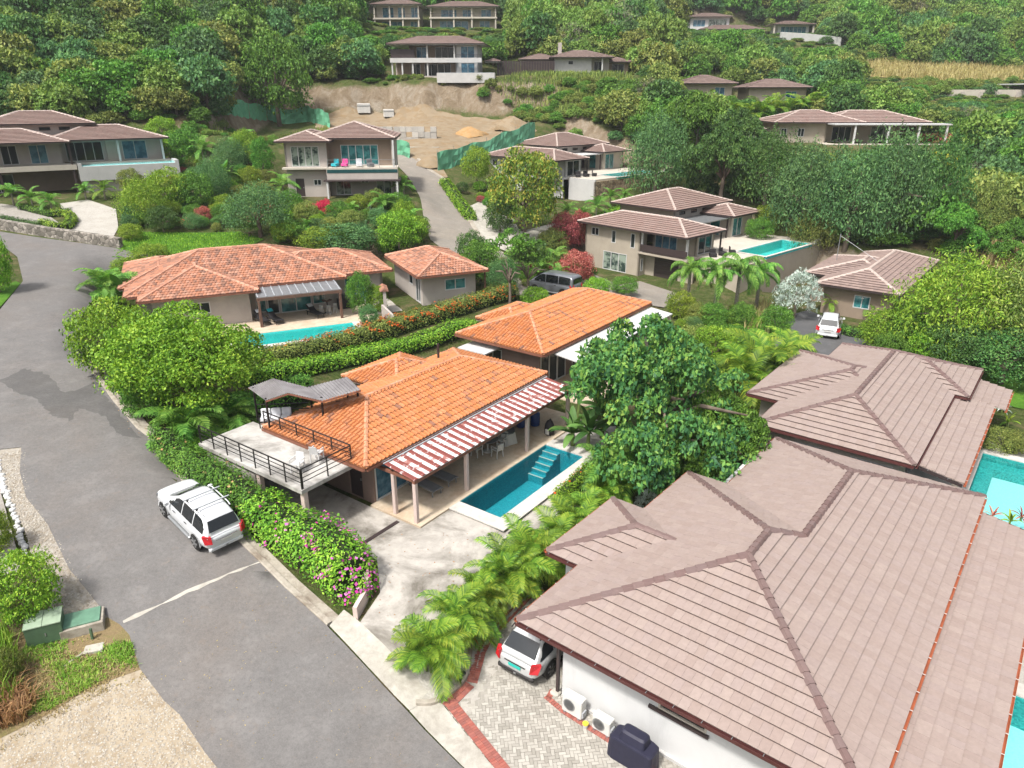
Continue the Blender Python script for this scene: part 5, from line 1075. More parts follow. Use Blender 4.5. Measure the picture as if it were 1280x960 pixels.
# ------------------------------------------------------------------ the twin two storey villas on the slope
def villa(name, label, frame, z, wallm, tile, low='tan', stone_wall=False, gl='glass_curtain'):
    h = House(name, label, frame, z); RR = dict(style='flat', tile=tile, cap='cap_pale', under='under_brown', gm='dark_metal')
    f2 = 2.75; ev = 5.15
    h.roof(0, 7.2, 0, 15, ev, 0.33, **RR); h.roof(8.4, 20.5, 7.4, 17, ev + 1.15, 0.33, **RR); h.roof(14.6, 21, 3.4, 9.5, ev + 0.25, 0.3, **RR)
    # lower storey and main walls
    h.wall((0.7, 14.3), (0.7, 6.4), 0, ev - 0.14, wallm, [(0.9, 2.0, 3.7, 4.6, 'win', 2), (3.9, 4.5, 3.2, 4.6, 'win', 1), (6.6, 7.2, 3.0, 4.6, 'win', 1), (2.8, 6.2, 0.05, 2.15, 'slide', 3, gl)])
    h.wall((0.7, 6.4), (1.9, 6.4), 0, ev - 0.14, wallm, [(0.35, 0.75, 0.5, 1.9, 'win', 1)]); h.wall((1.9, 6.4), (1.9, 0.2), 0, f2, wallm, [(1.2, 4.4, 0.02, 2.2, 'garage')])
    h.wall((3.0, 6.4), (3.0, 0.8), f2, ev - 0.14, wallm, [(0.3, 3.2, f2 + 0.05, f2 + 2.15, 'slide', 3, 'glass_blue')]); h.wall((3.0, 0.8), (6.4, 0.8), f2, ev - 0.14, wallm, [(0.4, 3.0, f2 + 0.05, f2 + 2.15, 'slide', 2)])
    h.wall((6.4, 0.8), (6.4, 14.3), f2, ev - 0.14, wallm); h.wall((6.4, 14.3), (0.7, 14.3), 0, ev - 0.14, wallm)
    h.box('balcony_floor', 0.6, 3.0, 0.2, 6.6, f2 - 0.2, f2, wallm); h.column(0.85, 0.45, f2, ev - 0.15, 0.22, 'white', 'column'); h.column(0.85, 6.2, f2, ev - 0.15, 0.22, 'white', 'column')
    m = MB(); m.box(0.66, 0.72, 0.3, 6.3, f2 + 0.1, f2 + 0.85); h.part('balcony_panel', m, M['dark_metal'])
    h.wall((9.2, 8.1), (19.8, 8.1), f2, ev + 1.0, 'pale_wall' if wallm == 'white_wall' else 'grey_wall', [(1.0, 2.2, ev + 0.35, ev + 0.75, 'win', 1), (3.4, 4.6, ev + 0.35, ev + 0.75, 'win', 1), (5.8, 7.0, ev + 0.35, ev + 0.75, 'win', 1), (1.0, 4.5, f2 + 0.05, f2 + 2.2, 'slide', 3), (5.2, 6.6, f2 + 0.02, f2 + 2.2, 'door')], frame='dark_metal')
    h.wall((9.2, 16.2), (9.2, 8.1), f2, ev + 1.0, wallm); h.wall((19.8, 8.1), (19.8, 16.2), f2, ev + 1.0, wallm); h.wall((19.8, 16.2), (9.2, 16.2), f2, ev + 1.0, wallm)
    h.wall((15.3, 4.2), (20.2, 4.2), f2, ev + 0.1, 'cream', [(0.5, 2.6, f2 + 0.05, f2 + 2.25, 'slide', 2, 'glass_teal')]); h.wall((15.3, 8.0), (15.3, 4.2), f2, ev + 0.1, 'cream', [(1.0, 2.4, f2 + 0.05, f2 + 2.25, 'slide', 1, 'glass_teal')]); h.wall((20.2, 4.2), (20.2, 8.0), f2, ev + 0.1, 'cream')
    h.part('canopy_roof', MB().box(6.9, 15.2, 4.2, 8.0, ev - 0.12, ev - 0.02), M['steel' if not stone_wall else 'white']); h.column(14.9, 4.4, f2, ev - 0.12, 0.16, 'dark_metal', 'post'); h.column(7.6, 0.7, f2, ev - 0.1, 0.16, 'dark_metal', 'post')
    # terrace, retaining wall
    h.part('terrace', MB().box(3.21, 21, -0.6, 8.09, f2 - 0.35, f2 - 0.001), M['cream'])
    rw = 'tan_stone' if stone_wall else low
    h.wall((3.2, 0.2), (3.2, -4.6), -1.5, f2 - 0.0, wallm); h.wall((3.2, -4.6), (20.9, -4.6), -3, f2 - 0.25, rw); h.wall((20.9, -4.6), (20.9, 0), -3, f2 - 0.1, rw)
    p = pool(name.replace('house', 'pool').replace('villa', 'swimming_pool') if False else 'swimming_pool', 'small turquoise pool on raised terrace of the %s villa' % ('tan' if wallm == 'tan' else 'white'), frame, z + f2 + 0.02, 8.4, 18.6, -4.35, -0.9, 1.0, 'pool_c', None, 0.3, water_z=-0.03)
    h.part('terrace', MB().box(3.41, 8.05, -4.39, -0.61, f2 - 0.35, f2), M['cream']); h.part('terrace', MB().box(18.95, 20.7, -4.39, -0.61, f2 - 0.35, f2), M['cream'])
    m = MB()
    for k in range(6): m.bar((8.2 + k * 2.2, -4.5, f2), (8.2 + k * 2.2, -4.5, f2 + 0.55), 0.04)
    h.part('parapet', MB().box(19.2, 20.8, -4.59, -4.42, f2 - 0.1, f2 + 0.35), M['pale_wall'])
    for k in range(3):
        o = thing('patio_armchair', '%s dark patio armchair on the balcony terrace of the %s villa' % (ORD[k], 'tan' if wallm == 'tan' else 'white'), 'chair', at(frame, 4.2 + 1.4 * k, -0.6 - 0.3 * k, z + f2), R(40 * k)); MB().cbox(0, 0, 0.1, 0.42, 0.7, 0.7, 0.04).build('seat', M['wicker'], o); MB().cbox(0, 0.3, 0.42, 0.8, 0.7, 0.12, 0.03).build('backrest', M['wicker'], o)
        for sx in (-0.3, 0.3): MB().box(sx - 0.03, sx + 0.03, -0.3, 0.3, 0, 0.1).build('leg', M['wicker'], o)
    return h
VB = villa('two_storey_villa', 'tan two storey villa with pinkish brown roof and dark garage door', HB, -0.75, 'tan', 'tile_pink')
sink_rect(HB, 7.4, 19.8, -5.6, 0.3, 3.0)
VE = villa('two_storey_villa', 'white two storey villa behind the round mango tree, stone wall under pool', HE, 4.45, 'pale_wall', 'tile_pink', 'white_wall', True)
sink_rect(HE, 7.4, 19.8, -5.6, 0.3, 3.0)
# ------------------------------------------------------------------ grey two storey villa on the knoll
D = House('two_storey_villa', 'grey brown two storey villa with furnished balcony left of the dirt road', HD, 6.7)
DR = dict(style='flat', tile='tile_pink', cap='cap_pale', under='under_brown', gm='dark_metal')
D.roof(0, 6.2, 0, 10, 6.3, 0.32, **DR); D.roof(3.2, 13.6, 1.6, 12, 6.55, 0.32, **DR)
D.wall((0.8, 0.9), (5.6, 0.9), 3.4, 6.15, 'grey_wall', [(0.7, 3.9, 3.45, 5.7, 'slide', 4, 'glass_curtain')]); D.wall((0.8, 9), (0.8, 0.9), 0, 6.15, 'grey_wall')
D.wall((0.8, 0.91), (5.6, 0.91), 0, 3.2, 'grey_wall', [(0.9, 1.9, 0.05, 2.1, 'door'), (3.0, 3.9, 1.3, 2.0, 'win', 2)]); D.part('ledge', MB().box(0.5, 5.7, 0.0, 0.9, 3.2, 3.4), M['cream'])
D.wall((5.6, 2.6), (13.0, 2.6), 3.4, 6.4, 'brown_wall', [(1.4, 5.8, 3.45, 5.75, 'slide', 5, 'glass_teal')]); D.wall((5.6, 0.91), (5.6, 2.6), 0, 6.15, 'brown_wall')
D.wall((5.6, 2.0), (13.2, 2.0), 0, 3.2, 'grey_wall', [(0.6, 2.4, 0.05, 2.2, 'slide', 2, 'glass_curtain'), (3.6, 4.5, 1.4, 2.1, 'win', 2), (5.4, 7.2, 0.05, 2.2, 'slide', 2, 'glass_curtain')]); D.wall((13.2, 2.0), (13.2, 10), 0, 6.4, 'grey_wall'); D.wall((13.2, 10), (0.8, 10), 0, 6.3, 'grey_wall')
D.part('balcony_floor', MB().box(5.62, 13.8, -0.6, 2.59, 3.2, 3.4), M['cream']); D.part('balcony_front', MB().box(5.62, 13.8, -0.62, -0.45, 2.1, 3.19), M['grey_wall']); D.part('glass_band', MB().box(5.7, 13.75, -0.66, -0.62, 2.85, 3.22), M['teal_glass'])
D.part('porch_roof', MB().box(5.3, 14.1, -1.4, 2.0, 1.95, 2.08), M['dark_metal']); D.column(13.4, -0.4, 3.4, 6.4, 0.2, 'white'); D.column(5.7, -1.2, 0, 1.95, 0.2, 'white'); D.column(13.7, -1.2, 0, 1.95, 0.2, 'white')
railing(D, (5.8, -0.55), (13.7, -0.55), 3.4, 5, 0.9, 'steel', 2)
for k, (x, c_, l_) in enumerate(((6.5, 'cyan_cloth', 'turquoise patio armchair at left on the grey villa balcony'), (7.6, 'pink_cloth', 'bright pink patio armchair on the grey villa balcony'), (9.3, 'towel', 'pale patio armchair in middle of the grey villa balcony'), (10.6, 'grey_fabric', 'grey patio armchair at right on the grey villa balcony'))):
    o = thing('patio_armchair', l_, 'chair', at(HD, x, 0.6, 10.1), R(HD[1] + 20 * k - 30)); MB().cbox(0, 0, 0.12, 0.45, 0.7, 0.7, 0.05).build('seat', M[c_], o); MB().cbox(0, 0.3, 0.45, 0.9, 0.7, 0.14, 0.04).build('backrest', M[c_], o)
    for sx in (-0.3, 0.3): MB().box(sx - 0.03, sx + 0.03, -0.3, 0.3, 0, 0.12).build('leg', M['steel'], o)
# ------------------------------------------------------------------ villa at left edge
V1 = House('pool_villa', 'villa with raised infinity pool and pinkish brown roof at left edge', H1, 7.0)
V1.roof(-12, 0, 0, 9, 5.9, 0.3, **DR); V1.roof(-2.5, 11.0, 2.2, 12, 5.95, 0.3, **DR); V1.roof(-8.5, 3.5, 6.5, 15, 7.7, 0.32, **DR)
V1.walls(-7.8, 2.9, 7.2, 14.3, 3.3, 7.55, 'grey_wall', front=[(5.2, 6.4, 6.9, 7.3, 'win', 1), (7.3, 8.5, 6.9, 7.3, 'win', 1), (9.2, 10.3, 6.9, 7.3, 'win', 1)], frame='dark_metal')
V1.wall((-11.4, 3.2), (-0.8, 3.2), 3.3, 5.75, 'grey_wall', [(1.5, 3.2, 3.35, 5.5, 'slide', 2), (4.4, 6.0, 3.35, 5.5, 'slide', 2), (7.2, 9.0, 3.35, 5.5, 'slide', 2, 'glass_blue')]); V1.wall((-0.8, 3.2), (-0.8, 4.6), 3.3, 5.75, 'cream')
V1.wall((-0.8, 4.6), (10.4, 4.6), 3.3, 5.8, 'grey_wall', [(0.4, 4.4, 3.35, 5.6, 'slide', 4), (6.6, 9.4, 3.35, 5.6, 'slide', 2, 'glass_blue')]); V1.wall((10.4, 4.6), (10.4, 11), 0, 5.8, 'grey_wall'); V1.part('stone_panel', MB().box(4.0, 5.4, 4.45, 4.6, 3.3, 5.7), M['cream'])
V1.part('deck_slab', MB().box(-12, 0.2, 0.2, 3.2, 2.75, 3.3), M['cream']); V1.part('deck_slab', MB().box(0.21, 11, 2.8, 4.6, 3.0, 3.3), M['cream']); V1.part('pool_wall', MB().box(0.3, 11.4, 0.0, 2.8, 1.4, 3.05), M['pale_wall'])
V1.wall((0.4, 0.6), (11.2, 0.6), -0.6, 1.4, 'grey_wall'); V1.wall((-11.4, 5), (0.4, 5), 0, 2.75, 'brown_wall', [(2, 5, 0.1, 2.2, 'slide', 2)]); V1.wall((0.4, 5), (0.4, 0.6), -0.6, 2.75, 'brown_wall')
for x in (-7.5, -0.2): V1.column(x, 0.4, 0, 5.75, 0.22, 'dark_metal', 'post')
for x in (5.2, 10.2): V1.column(x, 2.95, 3.3, 5.8, 0.25, 'white')
p = thing('swimming_pool', 'pale blue infinity pool raised on the left villa wall', 'pool', (*H1[0], 7.0), R(H1[1])); MB().box(0.7, 11.0, 0.35, 2.6, 3.0, 3.12).build('basin', M['pool_p'], p); MB().add([(0.7, 0.35, 3.14), (11.0, 0.35, 3.14), (11.0, 2.6, 3.14), (0.7, 2.6, 3.14)], [(0, 1, 2, 3)]).build('water', M['water'], p)
for x0, x1, y0, y1 in ((0.3, 0.7, 0.0, 2.8), (11.0, 11.4, 0.0, 2.8)): MB().box(x0, x1, y0 + 0.001, y1 - 0.001, 3.051, 3.4).build('pool_rim', M['pale_wall'], p)
gwl = gp([(-20, 281), (0, 287), (60, 297), (150, 311)])
kerb('stone_wall', line(gwl), 0.45, 0.95, M['rubble'], 1, label='low rubble stone wall along the road below the left villa garden', cat='wall')
# ------------------------------------------------------------------ houses on the ridge
FR = dict(style='flat', tile='far_roof', cap='cap_brown', under='under_brown', gm='dark_metal', scale=2.0)
Fh = House('hillside_villa', 'grey two storey villa with wide balconies on top of the bare cliff', HF, 21.2)
Fh.roof(0, 18.2, 0, 10, 5.5, 0.3, **FR); Fh.roof(18.0, 21.0, 2.5, 7.5, 2.6, 0.3, gutters=False, **FR)
Fh.wall((3.5, 3.4), (12.6, 3.4), 2.9, 5.3, 'brown_wall', [(1.4, 3.4, 2.95, 5.1, 'slide', 2, 'glass_blue'), (5.0, 8.6, 2.95, 5.1, 'slide', 3)]); Fh.wall((12.6, 1.4), (16.8, 1.4), 0, 5.3, 'pale_wall', [(1.0, 3.6, 3.0, 5.1, 'slide', 2, 'glass_blue'), (1.0, 3.6, 0.1, 2.3, 'slide', 2, 'glass_blue')])
Fh.wall((1.0, 3.2), (12.6, 3.2), 0, 2.65, 'brown_wall', [(2.8, 4.6, 0.05, 2.2, 'slide', 2), (5.4, 10.4, 0.05, 2.2, 'slide', 4, 'glass')]); Fh.wall((16.8, 1.4), (16.8, 9), 0, 5.3, 'pale_wall'); Fh.wall((0.8, 9), (0.8, 3.2), 0, 2.65, 'grey_wall'); Fh.wall((12.6, 3.4), (12.6, 1.4), 0, 5.3, 'pale_wall')
Fh.part('balcony_floor', MB().box(0.5, 12.59, 0.6, 3.4, 2.66, 2.9), M['pale_wall']); Fh.part('balcony_front', MB().box(0.4, 17.6, 0.4, 0.6, 2.3, 3.1), M['pale_wall']); Fh.part('screen_panel', MB().box(0.5, 5.0, 0.75, 0.85, 3.1, 4.6), M['dark_metal'])
for x in (0.7, 2.6, 4.6, 7.4): Fh.column(x, 0.8, 0 if x > 2 else 0, 2.3, 0.28, 'pale_wall')
for x in (7.4, 12.5): Fh.column(x, 0.8, 2.9, 5.35, 0.28, 'pale_wall')
Fh.part('pool_edge', MB().box(9.5, 20.2, -1.8, 0.2, -1.2, 0.5), M['pale_wall']); Fh.part('pool_surface', MB().box(9.9, 19.8, -1.5, 0.0, 0.5, 0.53), M['glass_blue']); Fh.part('base_wall', MB().box(0.4, 17.2, 0.2, 9.2, -1.5, 0.0), M['grey_wall'])
railing(Fh, (12.8, 0.9), (17.5, 0.9), 3.1, 4, 0.6, 'dark_metal', 3)
p2 = PY(645, 78, 150)
F2 = House('hillside_bungalow', 'low grey bungalow with stepped brown roofs and dark fence on the ridge', ((p2[0], 150.0), 0.0), 21.7, 'house')
F2.roof(0.5, 9.0, 2.5, 10, 2.6, 0.28, **FR); F2.roof(6.5, 18.6, 0, 9.5, 2.9, 0.28, **FR); F2.roof(15.0, 23.0, 3, 9, 2.2, 0.28, **FR)
F2.walls(7.4, 14.5, 1.0, 8.5, -1, 2.75, 'pale_wall', front=[(2.6, 3.6, 1.6, 2.3, 'win', 1)]); F2.walls(14.501, 18, 2.2, 8.5, -1, 2.75, 'grey_wall', front=[(0.6, 2.2, 0.1, 2.2, 'slide', 2)]); F2.walls(18.001, 22, 4, 8.4, -1, 2.05, 'brown_wall', front=[(0.8, 3.2, 0.2, 1.9, 'slide', 2)]); F2.walls(1.2, 7.4, 3.4, 9.2, -1, 2.45, 'brown_wall')
F2.column(16.5, 0.5, -1, 2.75, 0.25, 'white'); F2.part('chimney', MB().box(8.2, 8.9, 4, 4.7, 3.2, 5.6), M['grey_wall'])
fn = thing('slat_fence', 'dark slatted fence left of the ridge bungalow', 'fence', (p2[0] - 3.6, 149.6, 20.9))
for k in range(22): MB().box(k * 0.5, k * 0.5 + 0.44, 0, 0.08, 0, 3.0).build('slat', M['dark_metal'], fn)
for k, (nm, px0, px1, ey, yy, lab) in enumerate((('hillside_villa', 462, 527, 5, 217, 'cream two storey villa with blue windows at top edge, left of its neighbour'), ('hillside_villa', 533, 624, 8, 215, 'cream two storey villa with blue windows at top edge, right of its neighbour'))):
    a, b = PY(px0, ey, yy), PY(px1, ey, yy); w = b[0] - a[0]; zb = 34.0; ev = a[2] - zb
    h = House(nm, lab, ((a[0], yy), -2.0), zb); h.roof(0, w, 0, 11, ev, 0.3, **FR)
    h.wall((1.2, 2.4), (w - 1.2, 2.4), 3.2, ev - 0.15, 'cream', [(w * 0.12, w * 0.34, 3.3, ev - 0.6, 'slide', 2, 'glass_blue'), (w * 0.42, w * 0.56, 3.3, ev - 0.6, 'slide', 2, 'glass_blue'), (w * 0.68, w * 0.82, 3.3, ev - 0.6, 'slide', 2, 'glass_blue')]); h.wall((1.2, 2.2), (w - 1.2, 2.2), -2, 2.8, 'tan', [(w * 0.1, w * 0.5, 0.1, 2.4, 'slide', 4, 'glass_blue'), (w * 0.66, w * 0.8, 0.1, 2.4, 'slide', 2, 'glass_blue')])
    h.part('balcony_floor', MB().box(0.6, w - 0.6, 0.2, 2.4, 2.81, 3.2), M['cream']); h.wall((w - 1.2, 2.2), (w - 1.2, 10), -2, ev - 0.15, 'tan'); h.wall((1.2, 10), (1.2, 2.2), -2, ev - 0.15, 'tan')
    for x in (1.0, w * 0.37, w * 0.62, w - 1.0): h.column(x, 0.6, -2, 2.8, 0.4, 'cream'); h.column(x, 0.6, 3.2, ev - 0.16, 0.35, 'cream')
    m = MB(); m.bar((0.9, 0.4, 4.1), (w - 0.9, 0.4, 4.1), 0.06); h.part('rail', m, M['dark_metal'])
    h.part('base_wall', MB().box(0.8, w - 0.8, 2.41, 9.8, -4, -2.001), M['tan'])
Rh = House('terrace_bungalow', 'long taupe bungalow with white porch above the dark forest slope at right', HR, 11.0)
wR = PY(1175, 154, 118)[0] - HR[0][0]
OB = dict(style='flat', tile='tile_pink', cap='cap_pale', under='under_brown', gm='dark_metal', scale=1.6)
Rh.roof(0, 14, 0, 11, 3.0, 0.3, **OB); Rh.roof(8, wR - 1.5, 0.4, 11, 3.02, 0.3, **OB)
Rh.wall((0.9, 0.9), (8.5, 0.9), -1, 2.85, 'tan', [(0.6, 1.5, 0.9, 2.1, 'win', 2), (3.2, 4.2, 0.9, 2.1, 'win', 2)]); Rh.wall((8.5, 2.6), (wR - 2.5, 2.6), -1, 2.85, 'tan', [(1.5, 4.5, 0.05, 2.3, 'slide', 3), (7.5, 10.5, 0.05, 2.3, 'slide', 3, 'glass_curtain'), (12, 14.5, 0.05, 2.3, 'slide', 2)]); Rh.wall((8.5, 0.9), (8.5, 2.6), -1, 2.85, 'tan'); Rh.wall((0.9, 10), (0.9, 0.9), -1, 2.85, 'tan')
Rh.part('porch_roof', MB().box(8.2, wR, -2.8, 0.35, 2.72, 2.9), M['white']); Rh.part('deck_slab', MB().box(7, wR, -3.4, 2.6, -1.0, 0.0), M['cream'])
for x in (11.5, 16.5, 21, wR - 0.5): Rh.column(x, -2.5, 0, 2.72, 0.25, 'white')
for k, (px0, px1, ey, yy, lab) in enumerate(((849, 923, 104, 150, 'small brown roofed house half hidden by trees, left of two on right hillside'), (933, 1016, 109, 150, 'small brown hip roofed house above palms, right of two on right hillside'))):
    a, b = PY(px0, ey, yy), PY(px1, ey, yy); w = b[0] - a[0]; h = House('hillside_bungalow', lab, ((a[0], yy), -1.0), a[2] - 3); h.roof(0, w, 0, 10, 3, 0.3, **FR); h.walls(0.9, w - 0.9, 0.9, 9, -2, 2.85, 'tan', front=[(w * 0.55, w * 0.72, 0.8, 2.3, 'win', 2, 'glass_blue')])
pk = PY(932, 163, 122); h = House('garden_pavilion', 'tiny brown roofed outbuilding left of the long taupe bungalow', ((pk[0] - 1, 121.0), 0.0), 11.0, 'pavilion'); h.roof(0, 4.0, 0, 4, 1.9, 0.3, **OB); h.walls(0.3, 3.7, 0.4, 3.6, -1, 1.75, 'cream')
a = PY(862, 20, 262); h = House('hillside_villa', 'far white villa with long windows below the grey rock at top right', ((a[0], 262.0), -3.0), a[2] - 7.5); ev = 7.5
h.roof(0, 14.5, 2, 12, ev, 0.28, **FR); h.roof(3, 24, -3, 8, 3.4, 0.28, **FR); h.wall((0.8, 3), (13.6, 3), 3.6, ev - 0.15, 'white_wall', [(1, 5, 4.6, 6.6, 'win', 3, 'glass_blue'), (6, 12, 4.2, 6.8, 'slide', 5, 'glass_curtain')]); h.wall((3.8, -2.2), (23, -2.2), -1.5, 3.25, 'white_wall', [(1.5, 5, 0.1, 2.5, 'slide', 3), (8, 12, 0.1, 2.5, 'slide', 3)]); h.wall((0.8, 11), (0.8, 3), 0, ev - 0.15, 'white_wall')
a = PY(967, 30, 262); h = House('hillside_villa', 'far pavilion villa with bright blue windows at top right', ((a[0], 262.0), 0.0), a[2] - 4.2); h.roof(0, 14, 0, 10, 4.2, 0.25, **FR); h.walls(2.2, 12.5, 2, 9, -1, 4.05, 'white_wall', front=[(1, 9.4, 0.4, 3.6, 'slide', 6, 'glass_blue')])
for x in (0.6, 13.4): h.column(x, 0.6, -1, 4.05, 0.5, 'cream')
a = PY(975, 55, 225); kerb('retaining_wall', [PY(975, 55, 225)[:2], PY(1010, 50, 225)[:2], PY(1052, 48, 225)[:2]], 1.0, 2.2, M['pale_wall'], 1, label='far pale terrace wall below the blue windowed villa', cat='wall')
w0, w1 = PY(1165, 122, 168), PY(1300, 120, 168); wb = thing('building_shell', 'unfinished pale concrete building at far right below dry grass', 'building', (w0[0], 168, w0[2] - 2.0))
MB().box(0, 26, 0, 0.5, -2, 3.6).build('wall', M['cream'], wb); MB().box(0, 0.5, 0.5, 10, -2, 3.6).build('wall', M['cream'], wb); MB().box(0, 26, 9.5, 10, -2, 4.2).build('wall', M['grey_wall'], wb)
for k in range(6): MB().box(2 + 4 * k, 2.7 + 4 * k, -0.3, 0, -2, 3.2).build('pillar', M['grey_wall'], wb)
MB().box(18.5, 26, -1.5, 8, 4.6, 4.85).build('roof_sheet', M['white'], wb)
for x in (19, 25): MB().box(x, x + 0.25, -1.2, -0.95, -2, 4.6).build('post', M['steel'], wb)
a, b = G(1205, 200), G(1262, 187)
kerb('retaining_wall', line([tuple(a[:2]), tuple(b[:2])]), 0.35, 2.6, M['cream'], 1, -1.5, label='bare cream retaining wall above dry grass at right edge', cat='wall')
# ------------------------------------------------------------------ building site
def net(label, pts, hgt, y=None):
    o = thing('shade_net_fence', label, 'fence', (0, 0, 0)); P3 = [G(*p) for p in pts]; L = line([tuple(p[:2]) for p in P3], 0.6); n = len(L)
    vs = []
    for i, p in enumerate(L):
        z = T(*p)
        for k in range(4): vs.append((p[0] + 0.12 * math.sin(i * 1.9 + k), p[1] + 0.15 * math.sin(i * 1.3 + 2 * k), z - 0.1 + (hgt + 0.18 * math.sin(i * 0.7)) * k / 3))
    m = MB(); m.add(vs, [(i * 4 + k, i * 4 + 4 + k, i * 4 + 5 + k, i * 4 + 1 + k) for i in range(n - 1) for k in range(3)]); c = m.build('net', M['mesh_green'], o); sl = c.modifiers.new('t', 'SOLIDIFY'); sl.thickness = 0.02
    for i in range(0, n, 5): p = L[i]; MB().bar((p[0], p[1] + 0.2, T(*p) - 0.3), (p[0], p[1] + 0.2, T(*p) + hgt + 0.3), 0.09).build('post', M['plank'], o)
    return o
net('long green shade net fence on the mound above the left gardens', [(273, 142), (300, 146), (340, 150), (385, 152), (412, 160)], 2.6); net('sagging green shade net fence between grey villa and dirt road', [(478, 185), (490, 192), (512, 198)], 2.2); net('long green shade net fence sloping along the dirt lot above white villa', [(547, 214), (580, 204), (620, 192), (655, 178), (668, 172)], 2.6)
bs = G(485, 178); bl = thing('block_stack', 'row of stacked grey concrete blocks on the building site', 'blocks', tuple(bs)); M['cblock'] = tilemat('concrete_block', [(0.36, 0.34, 0.31), (0.44, 0.42, 0.39), (0.50, 0.47, 0.43)], (0.25, 0.23, 0.2), 0.4)
sh = MB().box(0, 0.95, 0, 0.6, 0, 0.78).mesh('block', M['cblock'])
for k in range(14):
    for j in range(3):
        if random.random() < 0.93: link('block', sh, bl, loc=(-6 + k * 0.98 + (0.15 if k > 6 else 0), random.uniform(-0.05, 0.05), j * 0.8))
lb = G(485, 186); link('foundation_slab', MB().box(-8, 8, -1.2, 1.2, -0.6, 0.35).mesh('foundation_slab', M['concrete_pale']), loc=tuple(lb), label='long low concrete foundation slab in front of the block stack', cat='slab')
for (px, py, s, lab) in ((455, 141, 1.6, 'white boxy material crate at foot of cliff on the left'), (486, 146, 1.3, 'white boxy material crate at foot of cliff right of the other')):
    o = thing('material_crate', lab, 'crate', tuple(G(px, py)), 0.3); MB().cbox(0, 0, 0, s, s * 1.4, s, 0.06).build('body', M['off_white'], o); MB().box(-s * 0.72, s * 0.72, -s * 0.52, s * 0.52, s * 0.7, s * 0.78).build('lid_band', M['steel'], o)
def mound(label, px, py, r, h, mat):
    c = G(px, py); m = MB(); n = 20; vs = []
    for j in range(7):
        for k in range(n):
            a = 2 * math.pi * k / n; q = r * (1 - j / 6.5) * (1 + 0.18 * math.sin(3 * a + j) + 0.1 * math.sin(7 * a)); vs.append((q * math.cos(a), q * 0.7 * math.sin(a), -0.3 + h * (j / 6) ** 0.8 + 0.1 * math.sin(5 * a + j)))
    m.add(vs, [(j * n + k, j * n + (k + 1) % n, (j + 1) * n + (k + 1) % n, (j + 1) * n + k) for j in range(6) for k in range(n)] + [tuple(6 * n + k for k in range(n))]); o = m.build('soil_heap', mat, smooth_=True, loc=tuple(c), label=label, cat='heap')
mound('orange soil heap in middle of the building site', 587, 168, 3.2, 1.5, M['red_soil']); mound('rough brown soil heap at the end of the dirt road', 540, 205, 3.0, 1.4, M['sand']); mound('pale spoil heap against the right side of the building site', 640, 160, 4.0, 2.2, M['sand'])
# ------------------------------------------------------------------ utility boxes on the verge
c = G(60, 795); o = thing('utility_cabinet', 'dark green electrical cabinet with sage lid on the grass verge', 'cabinet', tuple(c), R(25))
MB().hexa([(-0.55, -0.4, 0), (0.55, -0.4, 0), (0.55, 0.4, 0), (-0.55, 0.4, 0)], [(-0.55, -0.4, 0.72), (0.55, -0.4, 0.72), (0.55, 0.4, 0.78), (-0.55, 0.4, 0.78)]).build('body', M['box_green'], o)
for s_ in (-1, 1): MB().hexa([(min(0, s_ * 0.57) + 0.008, -0.42, 0.725), (max(0, s_ * 0.57) - 0.008, -0.42, 0.725), (max(0, s_ * 0.57) - 0.008, 0.42, 0.785), (min(0, s_ * 0.57) + 0.008, 0.42, 0.785)], [(min(0, s_ * 0.57) + 0.008, -0.42, 0.76), (max(0, s_ * 0.57) - 0.008, -0.42, 0.76), (max(0, s_ * 0.57) - 0.008, 0.42, 0.82), (min(0, s_ * 0.57) + 0.008, 0.42, 0.82)]).build('lid', M['lid_pale'], o)
MB().box(0.02, 0.06, -0.415, -0.40, 0.3, 0.42).build('handle', M['steel'], o)
c = G(105, 782); o = thing('utility_vault', 'low concrete vault with faded green metal lid beside the cabinet', 'vault', tuple(c), R(25))
MB().cbox(0, 0, -0.1, 0.30, 1.35, 0.95, 0.02).build('base', M['kerb'], o); MB().cbox(-0.05, 0.04, 0.302, 0.36, 1.25, 0.82, 0.012).build('lid', M['lid_green'], o)
c = G(118, 812); MB().cbox(0, 0, -0.05, 0.10, 0.6, 0.4, 0.02).build('concrete_cover', M['concrete_pale'], loc=tuple(c), rz=R(20), label='small square concrete cover on grass in front of the vault', cat='cover')
c = G(116, 800); MB().bar((0, 0, 0), (0.02, 0, 0.5), 0.07).build('marker_post', M['box_green'], loc=tuple(c), label='short green marker post in front of the vault', cat='post')
a, b = G(80, 835), G(110, 815); m = MB(); m.bar((a[0], a[1], a[2] + 0.06), (b[0], b[1], b[2] + 0.09), 0.09, 0.05); m.build('loose_plank', M['plank'], label='weathered grey plank lying on the grass verge', cat='plank')
ed = thing('stone_edging', 'row of white painted stones edging the planting bed at left edge', 'edging', tuple(G(2, 600))); e0 = np.array(ed.location)
for k, p in enumerate(line(gp([(-6, 572), (2, 600), (10, 622), (20, 648), (33, 692)]), 0.17)):
    rr = random.uniform(0.09, 0.15); q = np.array([p[0] + random.gauss(0, 0.05), p[1] + random.gauss(0, 0.05), T(*p)]) - e0
    MB().lathe([(rr * 0.8, -0.05), (rr, 0.03), (rr * 0.85, rr * 0.7), (rr * 0.3, rr * 0.95)], 7).build('stone', M['white'], ed, loc=tuple(q), rz=random.uniform(0, 6))
